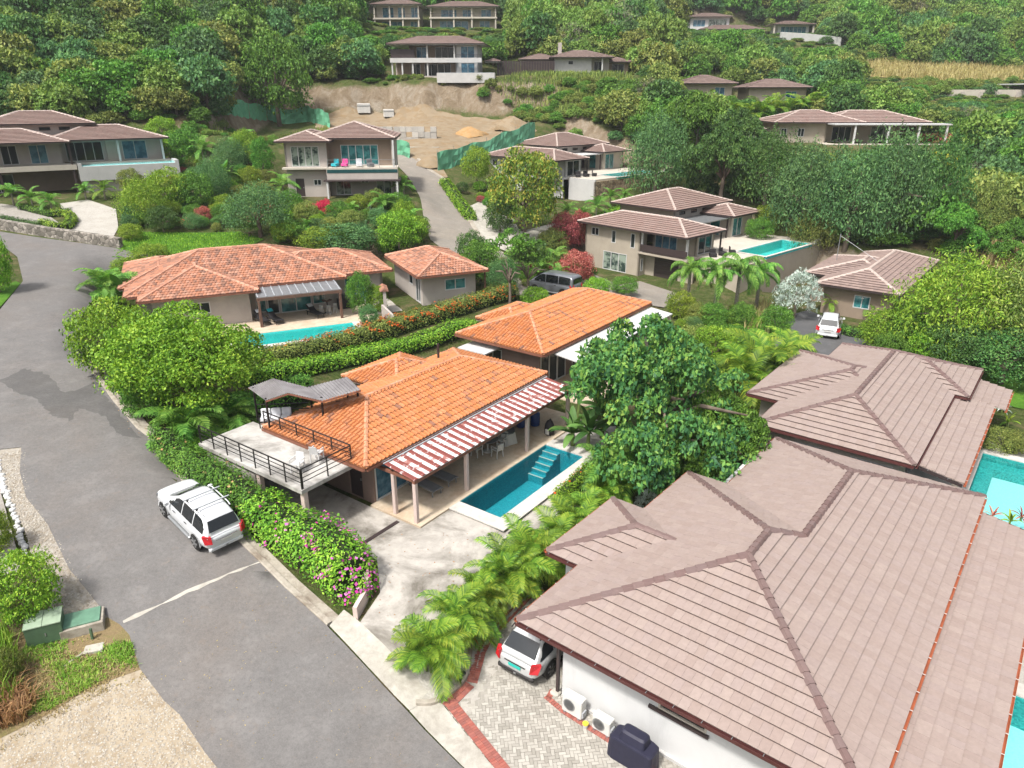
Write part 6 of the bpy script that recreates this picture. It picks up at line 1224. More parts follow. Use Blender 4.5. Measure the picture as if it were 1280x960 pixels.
# ------------------------------------------------------------------ foliage
def leaf_arrays(rng, C, Nn, S, asp=0.55, fold=0.12):
    n = len(C); Nn = Nn / np.maximum(np.linalg.norm(Nn, axis=1, keepdims=True), 1e-6)
    r = rng.normal(size=(n, 3)); t = r - (r * Nn).sum(1, keepdims=True) * Nn; t /= np.maximum(np.linalg.norm(t, axis=1, keepdims=True), 1e-6)
    b = np.cross(Nn, t); S = S[:, None]
    V = np.stack([C - t * S * 0.5, C + b * S * asp * 0.5 - Nn * S * fold, C + t * S * 0.5 - Nn * S * fold * 1.3, C - b * S * asp * 0.5 - Nn * S * fold], 1).reshape(-1, 3)
    return V, np.arange(n * 4).reshape(n, 4)
def crown_pts(rng, nclump, per, leaf, flat=0.55, rc=0.34, low=-0.25, droop=0.0, spread=1.0, shell=0.62, lobes=None):
    k_ = int(nclump / max(0.05, (1 - low) / 2)) + 2; i_ = np.arange(k_) + 0.5; ph = i_ * 2.399963; zz_ = 1 - 2 * i_ / k_; rr_ = np.sqrt(np.maximum(0, 1 - zz_ ** 2))
    d = np.stack([rr_ * np.cos(ph), rr_ * np.sin(ph), zz_], 1) + rng.normal(scale=0.55 / math.sqrt(k_) * 2, size=(k_, 3)); d /= np.linalg.norm(d, axis=1, keepdims=True); d = d[d[:, 2] > low]
    fr = shell + (1 - shell) * rng.random(len(d)) ** 0.7
    cc = d * fr[:, None] * np.array([1 - rc * 0.55, 1 - rc * 0.55, flat * (1 - rc * 0.4)]) * spread; rr = rc * (0.6 + 0.75 * rng.random(len(d)))
    if lobes is not None:                                  # several overlapping domes instead of one
        li = np.arange(len(d)) % len(lobes); Lb = np.array(lobes)[li]; d = d[rng.permutation(len(d))]; fr = shell + (1 - shell) * rng.random(len(d)) ** 0.7
        cc = Lb[:, :3] + d * fr[:, None] * Lb[:, 3:4] * np.array([1, 1, flat * 1.1])
        rr = rr * 0.9
    e = rng.normal(size=(len(d), per, 3)); e /= np.linalg.norm(e, axis=2, keepdims=True); e[:, :, 2] = np.where(e[:, :, 2] < -0.3, -e[:, :, 2], e[:, :, 2])
    rad = (0.55 + 0.45 * rng.random((len(d), per, 1)) ** 0.5)
    P_ = cc[:, None, :] + e * rad * rr[:, None, None] * np.array([1, 1, 0.62]); P_[:, :, 2] -= droop * (np.linalg.norm(e[:, :, :2], axis=2)) * rr[:, None]
    Nn = e * 0.8 + np.array([0, 0, 0.6]) + rng.normal(scale=0.7, size=e.shape)
    P_, Nn = P_.reshape(-1, 3), Nn.reshape(-1, 3); P_[:, 2] += 0.5 * flat / 0.55
    S = leaf * (0.65 + 0.7 * rng.random(len(P_))); return P_, Nn, S, cc + np.array([0, 0, 0.5 * flat / 0.55])
def crown_mesh(name, seed, mat, nclump=30, per=70, leaf=0.11, asp=0.55, **kw):
    rng = np.random.default_rng(seed); P_, Nn, S, cc = crown_pts(rng, nclump, per, leaf, **kw); V, Q_ = leaf_arrays(rng, P_, Nn, S, asp); return arr_mesh(name, V, Q_, mat), cc
def trunk_mesh(name, seed, cc, mat, thick=0.055, fork=0.45):
    rng = np.random.default_rng(seed); m = MB(); m.tube([(0, 0, -0.06), (0.02, 0.01, 0.2), (-0.01, 0.02, fork), (0.02, 0, fork + 0.15)], [thick * 1.25, thick, thick * 0.8, thick * 0.5], 7)
    for i in rng.permutation(len(cc))[:7]: c = cc[i]; z = max(c[2], fork + 0.1); m.tube([(0, 0.01, fork * 0.85), (c[0] * 0.45, c[1] * 0.45, (fork + z) / 2 + 0.05), (c[0] * 0.92, c[1] * 0.92, z)], [thick * 0.5, thick * 0.3, thick * 0.1], 5)
    return m.mesh(name, mat, True)
CR = {}
def variant(key, seed, mat, tm='bark', **kw):
    me, cc = crown_mesh('crown', seed, M[mat], **kw); CR[key] = (me, trunk_mesh('trunk', seed, cc, M[tm]))
def recolor(key, src, mat): me = CR[src][0].copy(); me.materials[0] = M[mat]; CR[key] = (me, CR[src][1])
FK = dict(per=62, leaf=0.115, low=-0.75, rc=0.27)
variant('f0', 1, 'leaf_mid', nclump=60, **FK); variant('f1', 2, 'leaf_dark', nclump=66, flat=0.6, **FK); variant('f2', 3, 'leaf_olive', nclump=56, flat=0.5, **FK)
variant('f3', 4, 'leaf_blue', nclump=62, flat=0.52, **FK); variant('f4', 5, 'leaf_fbright', nclump=56, **FK)
variant('f5', 6, 'leaf_mid', nclump=50, flat=0.45, **FK); recolor('f6', 'f1', 'leaf_mid'); recolor('f7', 'f0', 'leaf_dark'); recolor('f8', 'f5', 'leaf_blue'); recolor('f9', 'f3', 'leaf_olive')
M['leaf_almond'] = leafmat('glossy_almond_leaves', [(0.010, 0.040, 0.016), (0.024, 0.075, 0.024), (0.045, 0.11, 0.026), (0.085, 0.16, 0.03), (0.15, 0.20, 0.04)])
variant('big', 11, 'leaf_almond', nclump=200, per=150, leaf=0.044, asp=0.6, rc=0.15, flat=0.5, low=-0.5, shell=0.6, lobes=[(-0.5, 0.15, 0.05, 0.42), (0.45, -0.05, 0.0, 0.46), (0.1, 0.45, 0.16, 0.48), (-0.1, -0.5, -0.22, 0.46), (0.68, 0.4, 0.08, 0.32), (-0.66, -0.35, -0.22, 0.36), (0.0, 0.0, 0.2, 0.42), (0.5, -0.55, -0.3, 0.36), (-0.35, 0.55, 0.1, 0.34)]); variant('bush', 12, 'leaf_bright', nclump=260, per=170, leaf=0.033, asp=0.6, rc=0.2, flat=0.62, low=-0.8, shell=0.6, lobes=[(0.3, 0.0, 0.02, 0.66), (-0.38, 0.08, 0.0, 0.58), (0.0, 0.35, 0.08, 0.55), (0.05, -0.35, -0.1, 0.55)])
variant('dense', 13, 'leaf_mid', nclump=90, per=110, leaf=0.058, rc=0.27, flat=0.6, low=-0.85, shell=0.72); recolor('big_dark', 'big', 'leaf_dark'); recolor('big_mid', 'big', 'leaf_mid'); recolor('dense_dark', 'dense', 'leaf_dark'); recolor('dense_bright', 'dense', 'leaf_bright'); recolor('dense_lime', 'dense', 'leaf_lime'); recolor('dense_olive', 'dense', 'leaf_olive'); recolor('dense_blue', 'dense', 'leaf_blue'); recolor('mango', 'dense', 'leaf_autumn'); recolor('dense_red', 'dense', 'leaf_red'); recolor('dense_crimson', 'dense', 'leaf_crimson'); recolor('dense_yellow', 'dense', 'leaf_yellow')
variant('layer', 14, 'leaf_blue', nclump=90, per=130, leaf=0.055, asp=0.34, rc=0.3, flat=0.62, low=-0.5, droop=0.7, shell=0.45); recolor('layer_bright', 'layer', 'leaf_lime'); recolor('layer_olive', 'layer', 'leaf_olive'); recolor('layer_dark', 'layer', 'leaf_dark')
variant('silver', 15, 'leaf_silver', nclump=50, per=80, leaf=0.09, asp=0.3, rc=0.26, low=-0.6, flat=0.6); variant('open', 16, 'leaf_mid', nclump=26, per=60, leaf=0.10, asp=0.45, rc=0.24, flat=0.5, low=-0.1, shell=0.55); recolor('open_dark', 'open', 'leaf_dark')
variant('flat', 17, 'leaf_blue', nclump=44, per=70, leaf=0.085, rc=0.24, flat=0.34, low=0.0); variant('bare', 18, 'leaf_twig', nclump=30, per=26, leaf=0.13, asp=0.06, rc=0.3, flat=0.6); recolor('flower', 'open', 'leaf_yellow')
def ppm(p): return F / (p[1] * CT - (p[2] - CAM_Z) * ST)
def tree_at(name, label, loc, key, r, h, hc=None, group=None, cat='tree', rot=None):
    """r crown radius, h total height, hc crown height"""
    hc = hc or h * 0.75; o = thing(name, label, cat, loc, random.Random(label).uniform(0, 6.28) if rot is None else rot, group); me, tr = CR[key]
    c = link('crown', me, o); c.scale = (r, r * random.uniform(0.92, 1.08), hc); c.location = (0, 0, h - hc * 1.05)
    t = link('trunk', tr, o); w = max(0.9, min(r, h * 0.5)); t.scale = (r, r, max(h * 0.85, 0.3)); return o
def tree(label, px, py, wpx, hpx, key, name='tree', cat='tree', crown=None, group=None, rot=None):
    p = G(px, py); q = ppm(p); r, h = wpx / 2 / q, hpx / q / 0.96; return tree_at(name, label, tuple(p), key, r, h, None if crown is None else h * crown, group, cat, rot)
def shrub(label, px, py, wpx, hpx, key, name='shrub', group=None, lift=0.0):
    p = G(px, py); q = ppm(p); r, h = wpx / 2 / q, hpx / q; me, tr = CR[key]; o = thing(name, label, 'shrub', (p[0], p[1], p[2] + lift), random.uniform(0, 6.28), group)
    c = link('foliage', me, o); c.scale = (r, r, h); c.location = (0, 0, -0.02 * h); t = link('stem', tr, o); t.scale = (r, r, h * 0.6); return o
# palms
def frond_mesh(name, mat, e0, droop, n=34, ll=0.33, width=0.028, hang=0.3, seed=0):
    rng = np.random.default_rng(seed); pts = []; p = np.array([0.0, 0.0, 0.0]); st = 1.0 / n
    for i in range(n + 1):
        a = R(e0) - R(droop) * (i / n) ** 1.25; pts.append((p.copy(), a)); p = p + st * np.array([math.cos(a), 0, math.sin(a)])
    m = MB(); m.tube([tuple(q[0]) for q in pts[::4]], [0.014 - 0.002 * k for k in range(len(pts[::4]))], 4, False)
    for i in range(2, n + 1):
        q, a = pts[i]; t = i / n; L = ll * (math.sin(math.pi * (0.12 + 0.84 * t)) ** 0.7) * rng.uniform(0.85, 1.1); fw = np.array([math.cos(a), 0, math.sin(a)]); up = np.array([-math.sin(a), 0, math.cos(a)])
        for sd_ in (-1, 1):
            d = np.array([0, sd_, 0]) * 0.78 + fw * (0.45 + 0.35 * t) + up * 0.22; d /= np.linalg.norm(d); w = fw * width * 0.5
            mid = q + d * L * 0.55; tip = q + d * L - np.array([0, 0, hang * L]) + rng.normal(scale=0.012, size=3)
            m.add([q - w * 0.6, q + w * 0.6, mid + w, mid - w, tip], [(0, 1, 2, 3), (3, 2, 4)] if sd_ > 0 else [(3, 2, 1, 0), (4, 2, 3)])
    return m.mesh(name, mat)
FRD = {}
for nm, mt in (('bright', 'palm_bright'), ('dark', 'palm_dark'), ('mid', 'palm_mid')):
    FRD[nm] = [frond_mesh('frond', M[mt], 82, 95, seed=1), frond_mesh('frond', M[mt], 66, 105, seed=2), frond_mesh('frond', M[mt], 46, 95, seed=3), frond_mesh('frond', M[mt], 22, 75, seed=4), frond_mesh('frond', M[mt], -5, 60, seed=5)]
FRD['fox'] = [frond_mesh('frond', M['palm_mid'], e, d, n=34, ll=0.22, width=0.035, hang=0.7, seed=k) for k, (e, d) in enumerate(((70, 130), (55, 135), (35, 120), (15, 95), (-10, 75)))]
def palm(label, loc, length, n, kind='bright', trunk=0.0, stems=1, name='palm', group=None, tr=0.09, spread=0.25, tmat='palm_bark'):
    o = thing(name, label, 'palm', loc, random.uniform(0, 6.28), group); heads = []
    for s_ in range(stems):
        a = 6.28 * s_ / max(stems, 1) + random.random(); q = spread * (0.4 + 0.6 * random.random()) if stems > 1 else 0.0; bx, by = q * math.cos(a), q * math.sin(a); th = trunk * random.uniform(0.75, 1.1) if stems > 1 else trunk
        tx, ty = bx * 1.8, by * 1.8; m = MB(); m.tube([(bx, by, -0.1), ((bx + tx) / 2, (by + ty) / 2, th * 0.55), (tx, ty, th + 0.05)], [tr * 1.25, tr, tr * 0.8], 7); m.build('trunk', M[tmat if stems == 1 else 'stalk'], o, smooth_=True); heads.append((tx, ty, th))
    F_ = FRD[kind]
    for k in range(n):
        hx, hy, hz = heads[k % len(heads)]; i = min(4, int(5 * ((k // len(heads)) + random.random() * 0.9) / (n / len(heads)))); f = link('frond', F_[i], o, loc=(hx, hy, hz)); f.rotation_euler = (random.uniform(-0.2, 0.2), random.uniform(-0.12, 0.12), 2.4 * k + random.uniform(-0.3, 0.3)); s_ = length * random.uniform(0.8, 1.12); f.scale = (s_, s_, s_)
    return o
def palm_px(label, px, py, hpx, kind='bright', trunk=0.3, n=16, stems=4, lenf=0.7, **kw):
    p = G(px, py); q = ppm(p); h = hpx / q; return palm(label, tuple(p), h * lenf, n, kind, h * trunk, stems, **kw)
def blade_mesh(name, mat, e0, droop, w=0.17, n=8, seed=0):
    rng = np.random.default_rng(seed); p = np.zeros(3); m = MB(); vs = []
    for i in range(n + 1):
        a = R(e0) - R(droop) * (i / n) ** 1.2; t = i / n; ww = w * math.sin(math.pi * min(1, 0.06 + 0.92 * t)) ** 0.6 if 0 < i else 0.015; up = 0.35 * ww; vs += [(p[0], -ww, p[2] - up * 0.2), (p[0], 0, p[2] - up), (p[0], ww, p[2] - up * 0.2)]; p = p + np.array([math.cos(a), 0, math.sin(a)]) / n
    m.add(vs, [(i * 3 + k, i * 3 + 3 + k, i * 3 + 4 + k, i * 3 + 1 + k) for i in range(n) for k in range(2)]); return m.mesh(name, mat, True)
BLD = {k: [blade_mesh('leaf', M[mt], e, d, w_, seed=i) for i, (e, d) in enumerate(((85, 50), (65, 80), (45, 90), (25, 80)))] for k, mt, w_ in (('banana', 'leaf_mid', 0.17), ('aroid', 'leaf_dark', 0.14), ('ti', 'leaf_red', 0.07), ('tib', 'leaf_crimson', 0.08), ('lime', 'leaf_lime', 0.09), ('agave', 'leaf_silver', 0.05))}
def rosette(label, px, py, size_px, kind='banana', n=10, trunk=0.3, name='plant', cat='plant', group=None, loc=None):
    p = G(px, py) if loc is None else np.array(loc); q = ppm(p); L = size_px / q; o = thing(name, label, cat, tuple(p), random.uniform(0, 6.28), group); th = trunk * L
    MB().tube([(0, 0, -0.05), (0.02, 0, th * 0.6), (0, 0, th + 0.05)], [0.09 * L, 0.07 * L, 0.05 * L], 7).build('stem', M['stalk'], o, smooth_=True)
    for k in range(n): f = link('leaf', BLD[kind][min(3, int(4 * (k + random.random()) / n))], o, loc=(0, 0, th)); f.rotation_euler = (random.uniform(-0.2, 0.2), random.uniform(-0.15, 0.15), 2.4 * k); s_ = L * random.uniform(0.75, 1.1); f.scale = (s_, s_, s_)
    return o
def hedge(label, pts, w, h, mat, leaf=0.13, dens=150, bump=0.22, flower=None, fdens=0.1, name='hedge', fgrad=None, z=None, seed=0, cat='hedge'):
    rng = np.random.default_rng(seed + 50); L = line([tuple(p[:2]) for p in pts], 0.4); n = len(L); o = thing(name, label, cat, (float(L[0][0]), float(L[0][1]), T(*L[0]))); O = np.array([L[0][0], L[0][1], T(*L[0])])
    C_, N_ = [], []; per = int(dens * 0.4 * (w + 2 * h)); core = []; F_, FN = [], []
    for i, p in enumerate(L):
        d = L[min(i + 1, n - 1)] - L[max(i - 1, 0)]; d = d / max(np.linalg.norm(d), 1e-6); nn = np.array([-d[1], d[0]]); zb = T(*p)
        k1 = 1 + bump * (math.sin(i * 0.9 + seed) * 0.5 + math.sin(i * 0.37 + 2 + seed) * 0.5 + rng.normal() * 0.35); hw, hh = w / 2 * (0.85 + 0.15 * k1), h * (0.8 + 0.2 * k1) 
        th = rng.random(per) * math.pi; sx, sz = np.cos(th), np.sin(th); sx = np.sign(sx) * np.abs(sx) ** 0.55; sz = np.abs(sz) ** 0.55; rr = 0.82 + 0.24 * rng.random(per)
        off = (rng.random(per) - 0.5) * 0.5; X = p[0] + nn[0] * sx * hw * rr + d[0] * off; Y = p[1] + nn[1] * sx * hw * rr + d[1] * off; Z = zb + 0.04 + sz * hh * rr * (1 + 0.05 * rng.normal(size=per))
        C_.append(np.stack([X, Y, Z], 1)); N_.append(np.stack([nn[0] * sx, nn[1] * sx, sz + 0.35], 1) + rng.normal(scale=0.45, size=(per, 3)))
        if i in (0, n - 1):                                # rounded ends
            s0 = -1 if i == 0 else 1; tt = rng.random(per) * math.pi; uu = rng.random(per) ** 0.5; ex = np.cos(tt); ez = np.sin(tt); dep_ = np.sqrt(np.maximum(0, 1 - uu ** 2)) * hw * 0.8 * s0
            C_.append(np.stack([p[0] + nn[0] * ex * uu * hw + d[0] * dep_, p[1] + nn[1] * ex * uu * hw + d[1] * dep_, zb + 0.05 + ez * uu * hh], 1)); N_.append(np.stack([d[0] * s0 + nn[0] * ex * 0.5, d[1] * s0 + nn[1] * ex * 0.5, ez * 0.6 + 0.2], 1) + rng.normal(scale=0.45, size=(per, 3)))
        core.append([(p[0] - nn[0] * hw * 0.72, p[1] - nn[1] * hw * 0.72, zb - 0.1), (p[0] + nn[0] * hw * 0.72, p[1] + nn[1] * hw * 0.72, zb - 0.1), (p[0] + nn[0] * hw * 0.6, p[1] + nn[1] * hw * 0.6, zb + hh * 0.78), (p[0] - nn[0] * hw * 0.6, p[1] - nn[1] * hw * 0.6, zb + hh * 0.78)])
        if flower:
            g = fgrad(i / max(n - 1, 1)) if fgrad else 1.0; g = g * np.clip(0.25 + 1.9 * np.sin(X * 2.9 + 1.7 * np.sin(Z * 3.1)) * np.sin(Y * 2.3 + Z * 2.0), 0, 2.2); k = rng.random(per) < fdens * g; k &= (sz > 0.25); F_.append(C_[-1][k] + np.array([0, 0, 0.03])); FN.append(N_[-1][k] * 0.6 + np.array([0, 0, 0.5]))
    C_ = np.concatenate(C_) - O; N_ = np.concatenate(N_); V, Q_ = leaf_arrays(rng, C_, N_, leaf * (0.65 + 0.7 * rng.random(len(C_))), 0.55); link('foliage', arr_mesh('foliage', V, Q_, M[mat]), o)
    m = MB(); m.add([tuple(np.array(v) - O) for r_ in core for v in r_], [(i * 4 + k, i * 4 + (k + 1) % 4, i * 4 + 4 + (k + 1) % 4, i * 4 + 4 + k) for i in range(n - 1) for k in range(4)] + [(3, 2, 1, 0), tuple((n - 1) * 4 + k for k in range(4))]); m.build('stems', M['core'], o)  # solid core behind the leaves, its dark colour stands for the shade inside
    if flower:
        F_ = np.concatenate(F_) - O; FN = np.concatenate(FN); V, Q_ = leaf_arrays(rng, F_, FN, leaf * 1.15 * (0.7 + 0.5 * rng.random(len(F_))), 0.85); link('blossom', arr_mesh('blossom', V, Q_, M[flower]), o, kind='stuff')
    return o
def tufts(name, label, poly, n, mat, h=0.25, w=0.02, seed=0, spread=0.6, kind='stuff', cat='grass', patchy=False):
    rng = np.random.default_rng(seed); P_ = np.array(poly); lo, hi = P_.min(0), P_.max(0); X = rng.uniform(lo[0], hi[0], n * 3); Y = rng.uniform(lo[1], hi[1], n * 3); k = inside(poly, X, Y)
    if patchy: k &= (np.sin(X * 2.1 + np.sin(Y * 1.7) * 1.5) * np.sin(Y * 2.4 + 1.0) + rng.normal(scale=0.35, size=len(X)) > -0.05)
    X, Y = X[k][:n], Y[k][:n]; Z = TV(X, Y) + 0.03; m = len(X)
    a = rng.random(m) * 6.28; hh = h * (0.5 + rng.random(m)); dx, dy = np.cos(a), np.sin(a); ln = rng.random(m) * spread
    b = np.stack([X, Y, Z], 1); s_ = np.stack([-dy * w, dx * w, 0 * a], 1); mid = b + np.stack([dx * ln * hh * 0.4, dy * ln * hh * 0.4, hh * 0.6], 1); tip = b + np.stack([dx * ln * hh, dy * ln * hh, hh * (1 - 0.35 * ln)], 1)
    V = np.stack([b - s_, b + s_, mid + s_ * 0.7, mid - s_ * 0.7, tip + s_ * 0.15, tip - s_ * 0.15], 1).reshape(-1, 3); i = np.arange(m)[:, None] * 6
    Q_ = np.concatenate([i + np.array([0, 1, 2, 3]), i + np.array([3, 2, 4, 5])], 0); return link(name, arr_mesh(name, V, Q_, M[mat]), None, label=label, cat=cat, kind=kind)

# ---- foreground planting
AP = [(540, 838, 112, 20), (576, 796, 106, 18), (604, 764, 92, 14), (634, 738, 108, 18), (664, 714, 104, 16), (700, 700, 100, 16), (716, 676, 84, 14), (735, 652, 80, 14), (756, 628, 76, 14)]
for k, (x, y, h, n) in enumerate(AP): palm_px('areca palm between driveway and forecourt, %s from the road' % ORD[k], x, y, h, 'bright', 0.28, n + 12, 5, 0.52, name='areca_palm', group='areca palms between driveway and forecourt', tr=0.035)
for k, (x, y, h) in enumerate(((762, 612, 70), (790, 608, 90), (826, 606, 84))): palm_px('darker feather palm at foot of the big tree, %s from the teal pool' % ORD[k], x, y, h, 'mid', 0.3, 16, 3, 0.72, name='feather_palm', group='feather palms under the big tree', tr=0.04)
for k, (x, y, s, t) in enumerate(((716, 560, 34, 0.6), (735, 566, 36, 0.8), (752, 548, 36, 1.0), (722, 535, 34, 1.4), (744, 520, 36, 1.8), (770, 560, 34, 0.9), (790, 575, 32, 0.6))): rosette('large dark leaved plant beside teal pool end, %s from the patio' % ORD[k], x, y, s, 'aroid', 14, t, name='elephant_ear_plant', group='large leaved plants beside the pool end')
tree('big spreading blue green tree between the pool and brown roofs', 818, 592, 232, 212, 'big', name='spreading_tree', crown=0.92, rot=0.6); recolor('big_front', 'big', 'leaf_mid')
tree('leafy side crown in front of the big spreading tree beside papaya', 880, 610, 120, 140, 'big_front', name='leafy_tree', crown=0.9)
for k, (x, y, h) in enumerate(((945, 482, 84), (966, 474, 80), (986, 464, 64), (928, 494, 80), (955, 502, 66))): palm_px('yellow green areca palm right of the big tree, %s nearest the parking court' % ORD[(3, 1, 0, 4, 2)[k]], x, y, h, 'bright', 0.3, 18, 4, 0.75, name='areca_palm', group='areca palms right of the big tree', tr=0.04)
rosette('papaya plant with long stalks in front of the big tree', 852, 605, 30, 'lime', 14, 1.4, name='papaya_plant'); 
for k, (x, y, kd, s) in enumerate(((885, 585, 'tib', 18), (905, 590, 'ti', 22), (915, 575, 'lime', 24), (890, 560, 'lime', 24), (870, 590, 'aroid', 24), (925, 560, 'aroid', 22))): rosette(('crimson cordyline beside the roof valley', 'dark red cordyline right of the crimson one', 'lime leaved ginger beside the garden steps', 'lime leaved ginger below the papaya', 'dark leaved plant left of the crimson cordyline', 'dark leaved plant nearest the garden steps')[k], x, y, s, kd, 14, 0.5, name='garden_plant')
shrub('dark red flowering shrub against the brown roof edge', 898, 600, 60, 34, 'dense_dark'); shrub('deep red leaved shrub next to the roof valley', 915, 592, 36, 26, 'dense_red'); shrub('white flowering shrub peeping over the roof edge', 808, 640, 34, 26, 'silver')
rosette('magenta cordyline between areca palms and forecourt', 590, 800, 17, 'tib', 16, 0.3, name='cordyline'); rosette('orange bromeliad at foot of the first areca palm', 556, 838, 12, 'ti', 12, 0.1, name='bromeliad')
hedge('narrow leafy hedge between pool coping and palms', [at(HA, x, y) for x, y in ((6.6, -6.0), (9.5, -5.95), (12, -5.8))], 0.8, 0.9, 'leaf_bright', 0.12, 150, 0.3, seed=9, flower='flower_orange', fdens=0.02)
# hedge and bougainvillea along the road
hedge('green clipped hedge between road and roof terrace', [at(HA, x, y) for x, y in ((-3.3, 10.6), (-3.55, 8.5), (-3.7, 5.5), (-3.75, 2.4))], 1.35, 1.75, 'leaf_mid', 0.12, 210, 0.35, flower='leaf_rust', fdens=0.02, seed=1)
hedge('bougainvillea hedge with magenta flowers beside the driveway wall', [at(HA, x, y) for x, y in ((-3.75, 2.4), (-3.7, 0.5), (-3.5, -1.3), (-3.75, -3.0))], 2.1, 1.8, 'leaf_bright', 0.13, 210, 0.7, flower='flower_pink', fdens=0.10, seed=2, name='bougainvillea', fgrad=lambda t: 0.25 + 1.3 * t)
palm_px('feathery areca palm clump left of the roof terrace, nearest the road', 245, 560, 78, 'mid', 0.3, 26, 5, 0.8, name='areca_palm', tr=0.05); palm_px('feathery areca palm clump left of the roof terrace, nearest the canopy', 288, 540, 66, 'mid', 0.3, 24, 5, 0.8, name='areca_palm', tr=0.05)
shrub('low shrub behind the kerb left of the palms', 185, 520, 60, 40, 'dense'); shrub('small shrub at the hedge end below palms', 232, 585, 56, 36, 'dense_bright'); shrub('dark shrub under the round leafy tree by kerb', 168, 500, 50, 44, 'dense_dark')
tree('round bright green tree at the road bend beside turquoise pool', 246, 514, 200, 122, 'bush', name='round_tree', crown=0.95); tree('loose yellow green tree at roadside left of the round tree', 150, 470, 112, 84, 'dense_bright', name='roadside_tree', crown=0.9)
for k, (x, y, s, t) in enumerate(((128, 470, 30, 0.5), (160, 395, 32, 0.8), (140, 400, 26, 0.6))): rosette(('banana plant leaning over the kerb', 'banana plant with yellowing leaf behind roadside tree', 'small banana plant behind roadside tree')[k], x, y, s, 'banana', 9, t, name='banana_plant')
palm_px('dense areca palm at the road junction beside red tile roof', 138, 380, 62, 'mid', 0.3, 26, 6, 0.75, name='areca_palm', tr=0.05); shrub('yellow green shrub at left end of red tile roof', 190, 330, 50, 22, 'dense_lime')
# hedges between the houses
hedge('flowering hedge of orange red ixora along turquoise pool garden', [at(HA, x, y) for x, y in ((6.5, 16.9), (12, 16.6), (18, 16.0), (24, 15.4), (31, 14.6))], 1.5, 1.25, 'leaf_olive', 0.13, 170, 0.35, flower='flower_orange', fdens=0.22, seed=3, fgrad=lambda t: 0.1 + 1.9 * math.exp(-((t - 0.38) / 0.2) ** 2) + 0.35 * t)
hedge('bright green hedge behind the front orange roof', [at(HA, x, y) for x, y in ((4.5, 15.0), (10, 14.2), (16, 13.3), (22.7, 12.6))], 1.5, 1.0, 'leaf_bright', 0.15, 150, 0.5, seed=4); hedge('dark green hedge behind the terrace canopy', [at(HA, x, y) for x, y in ((0.5, 11.2), (3.5, 11.2), (6, 11.6))], 1.2, 1.5, 'leaf_mid', 0.14, 150, 0.4, seed=5)
shrub('small rounded tree on the patio beside turquoise pool', 452, 392, 36, 46, 'dense'); shrub('yellow shrub by the garden gate of red tile house', 472, 390, 30, 30, 'dense_lime'); shrub('small shrub at the foot of the garden wall', 462, 408, 26, 24, 'dense_blue')
# lower left corner
tree('clipped lime green bush behind the utility boxes', 36, 772, 96, 80, 'dense_bright', name='round_bush', cat='shrub', crown=0.98); tree('yellow green bush in the bed at left edge', 0, 690, 44, 52, 'dense_lime', name='round_bush', cat='shrub', crown=0.98); tree('bright round bush on the corner lawn', 0, 366, 44, 64, 'dense_bright', name='round_bush', cat='shrub', crown=0.98)
tufts('weeds', 'tall green weeds at lower left edge', gp([(-60, 790), (20, 800), (26, 850), (20, 890), (-60, 900)]), 900, 'leaf_grass', 1.0, 0.025, 1); tufts('dry_grass', 'rust coloured dead grass at lower left corner', gp([(-60, 860), (20, 855), (50, 880), (30, 905), (-60, 935)]), 1500, 'leaf_rust', 0.6, 0.02, 2, 1.0); tufts('verge_grass', 'patchy green grass on the verge', gp([(30, 810), (110, 800), (165, 805), (172, 836), (130, 852), (60, 890), (20, 900)]), 4200, 'leaf_grass', 0.15, 0.014, 3, 1.2, patchy=True); tufts('straw', 'dry straw among the verge grass', gp([(20, 810), (110, 820), (160, 830), (150, 848), (60, 892), (10, 905)]), 1700, 'leaf_dry', 0.14, 0.014, 4, 1.4)
shrub('small weedy shrub at left edge below the cabinet', 12, 850, 44, 40, 'dense_olive')
# ---- gardens in the middle distance
tree('dome shaped mango tree with rusty new leaves in front of white villa', 655, 290, 98, 86, 'mango', name='mango_tree', crown=0.95); shrub('low shrub left of the mango tree by the driveway', 625, 290, 40, 36, 'dense_dark')
tree('slender tree with bare grey trunk beside the orange hedge', 637, 385, 66, 96, 'open', name='slender_tree', crown=0.42); tree('sparse dry tree right of the slender tree', 660, 375, 60, 80, 'open_dark', name='sparse_tree', crown=0.6)
PXM = [(762, 350, 'trunk palm before tan villa'), ]
for k, (x, y, h, tr_) in enumerate(((858, 392, 88, 0.62), (892, 396, 92, 0.62), (918, 398, 100, 0.64), (944, 392, 84, 0.62))): palm_px('foxtail palm with grey trunk before tan villa pool, %s from the left' % ORD[k], x, y, h, 'fox', tr_, 14, 1, 0.42, name='foxtail_palm', group='foxtail palms before the tan villa', tr=0.16)
for k, (x, y, h) in enumerate(((708, 285, 44), (728, 285, 36), (745, 276, 40), (762, 262, 34), (780, 258, 30))): palm_px('young coconut palm below white villa, %s from the mango tree' % ORD[k], x, y, h, 'mid', 0.45, 11, 1, 0.5, name='young_palm', group='young palms below the white villa', tr=0.08)
for k, (x, y, h) in enumerate(((692, 340, 44), (676, 350, 40), (700, 355, 34))): palm_px('small palm in bed left of the tan villa, %s from its wall' % ORD[(0, 2, 1)[k]], x, y, h, 'mid', 0.4, 11, 1, 0.5, name='small_palm', group='small palms left of the tan villa', tr=0.07)
for k, (x, y, h) in enumerate(((1036, 392, 32), (1084, 398, 36), (1122, 400, 34), (1140, 402, 30))): palm_px('stubby palm along taupe wall behind the white car, %s from the left' % ORD[k], x, y, h, 'bright', 0.45, 13, 1, 0.5, name='stubby_palm', group='stubby palms behind the white car', tr=0.12)
tree('silver leaved shrub tree beside the parking court', 992, 398, 58, 52, 'silver', name='silver_bush', cat='shrub', crown=0.97)
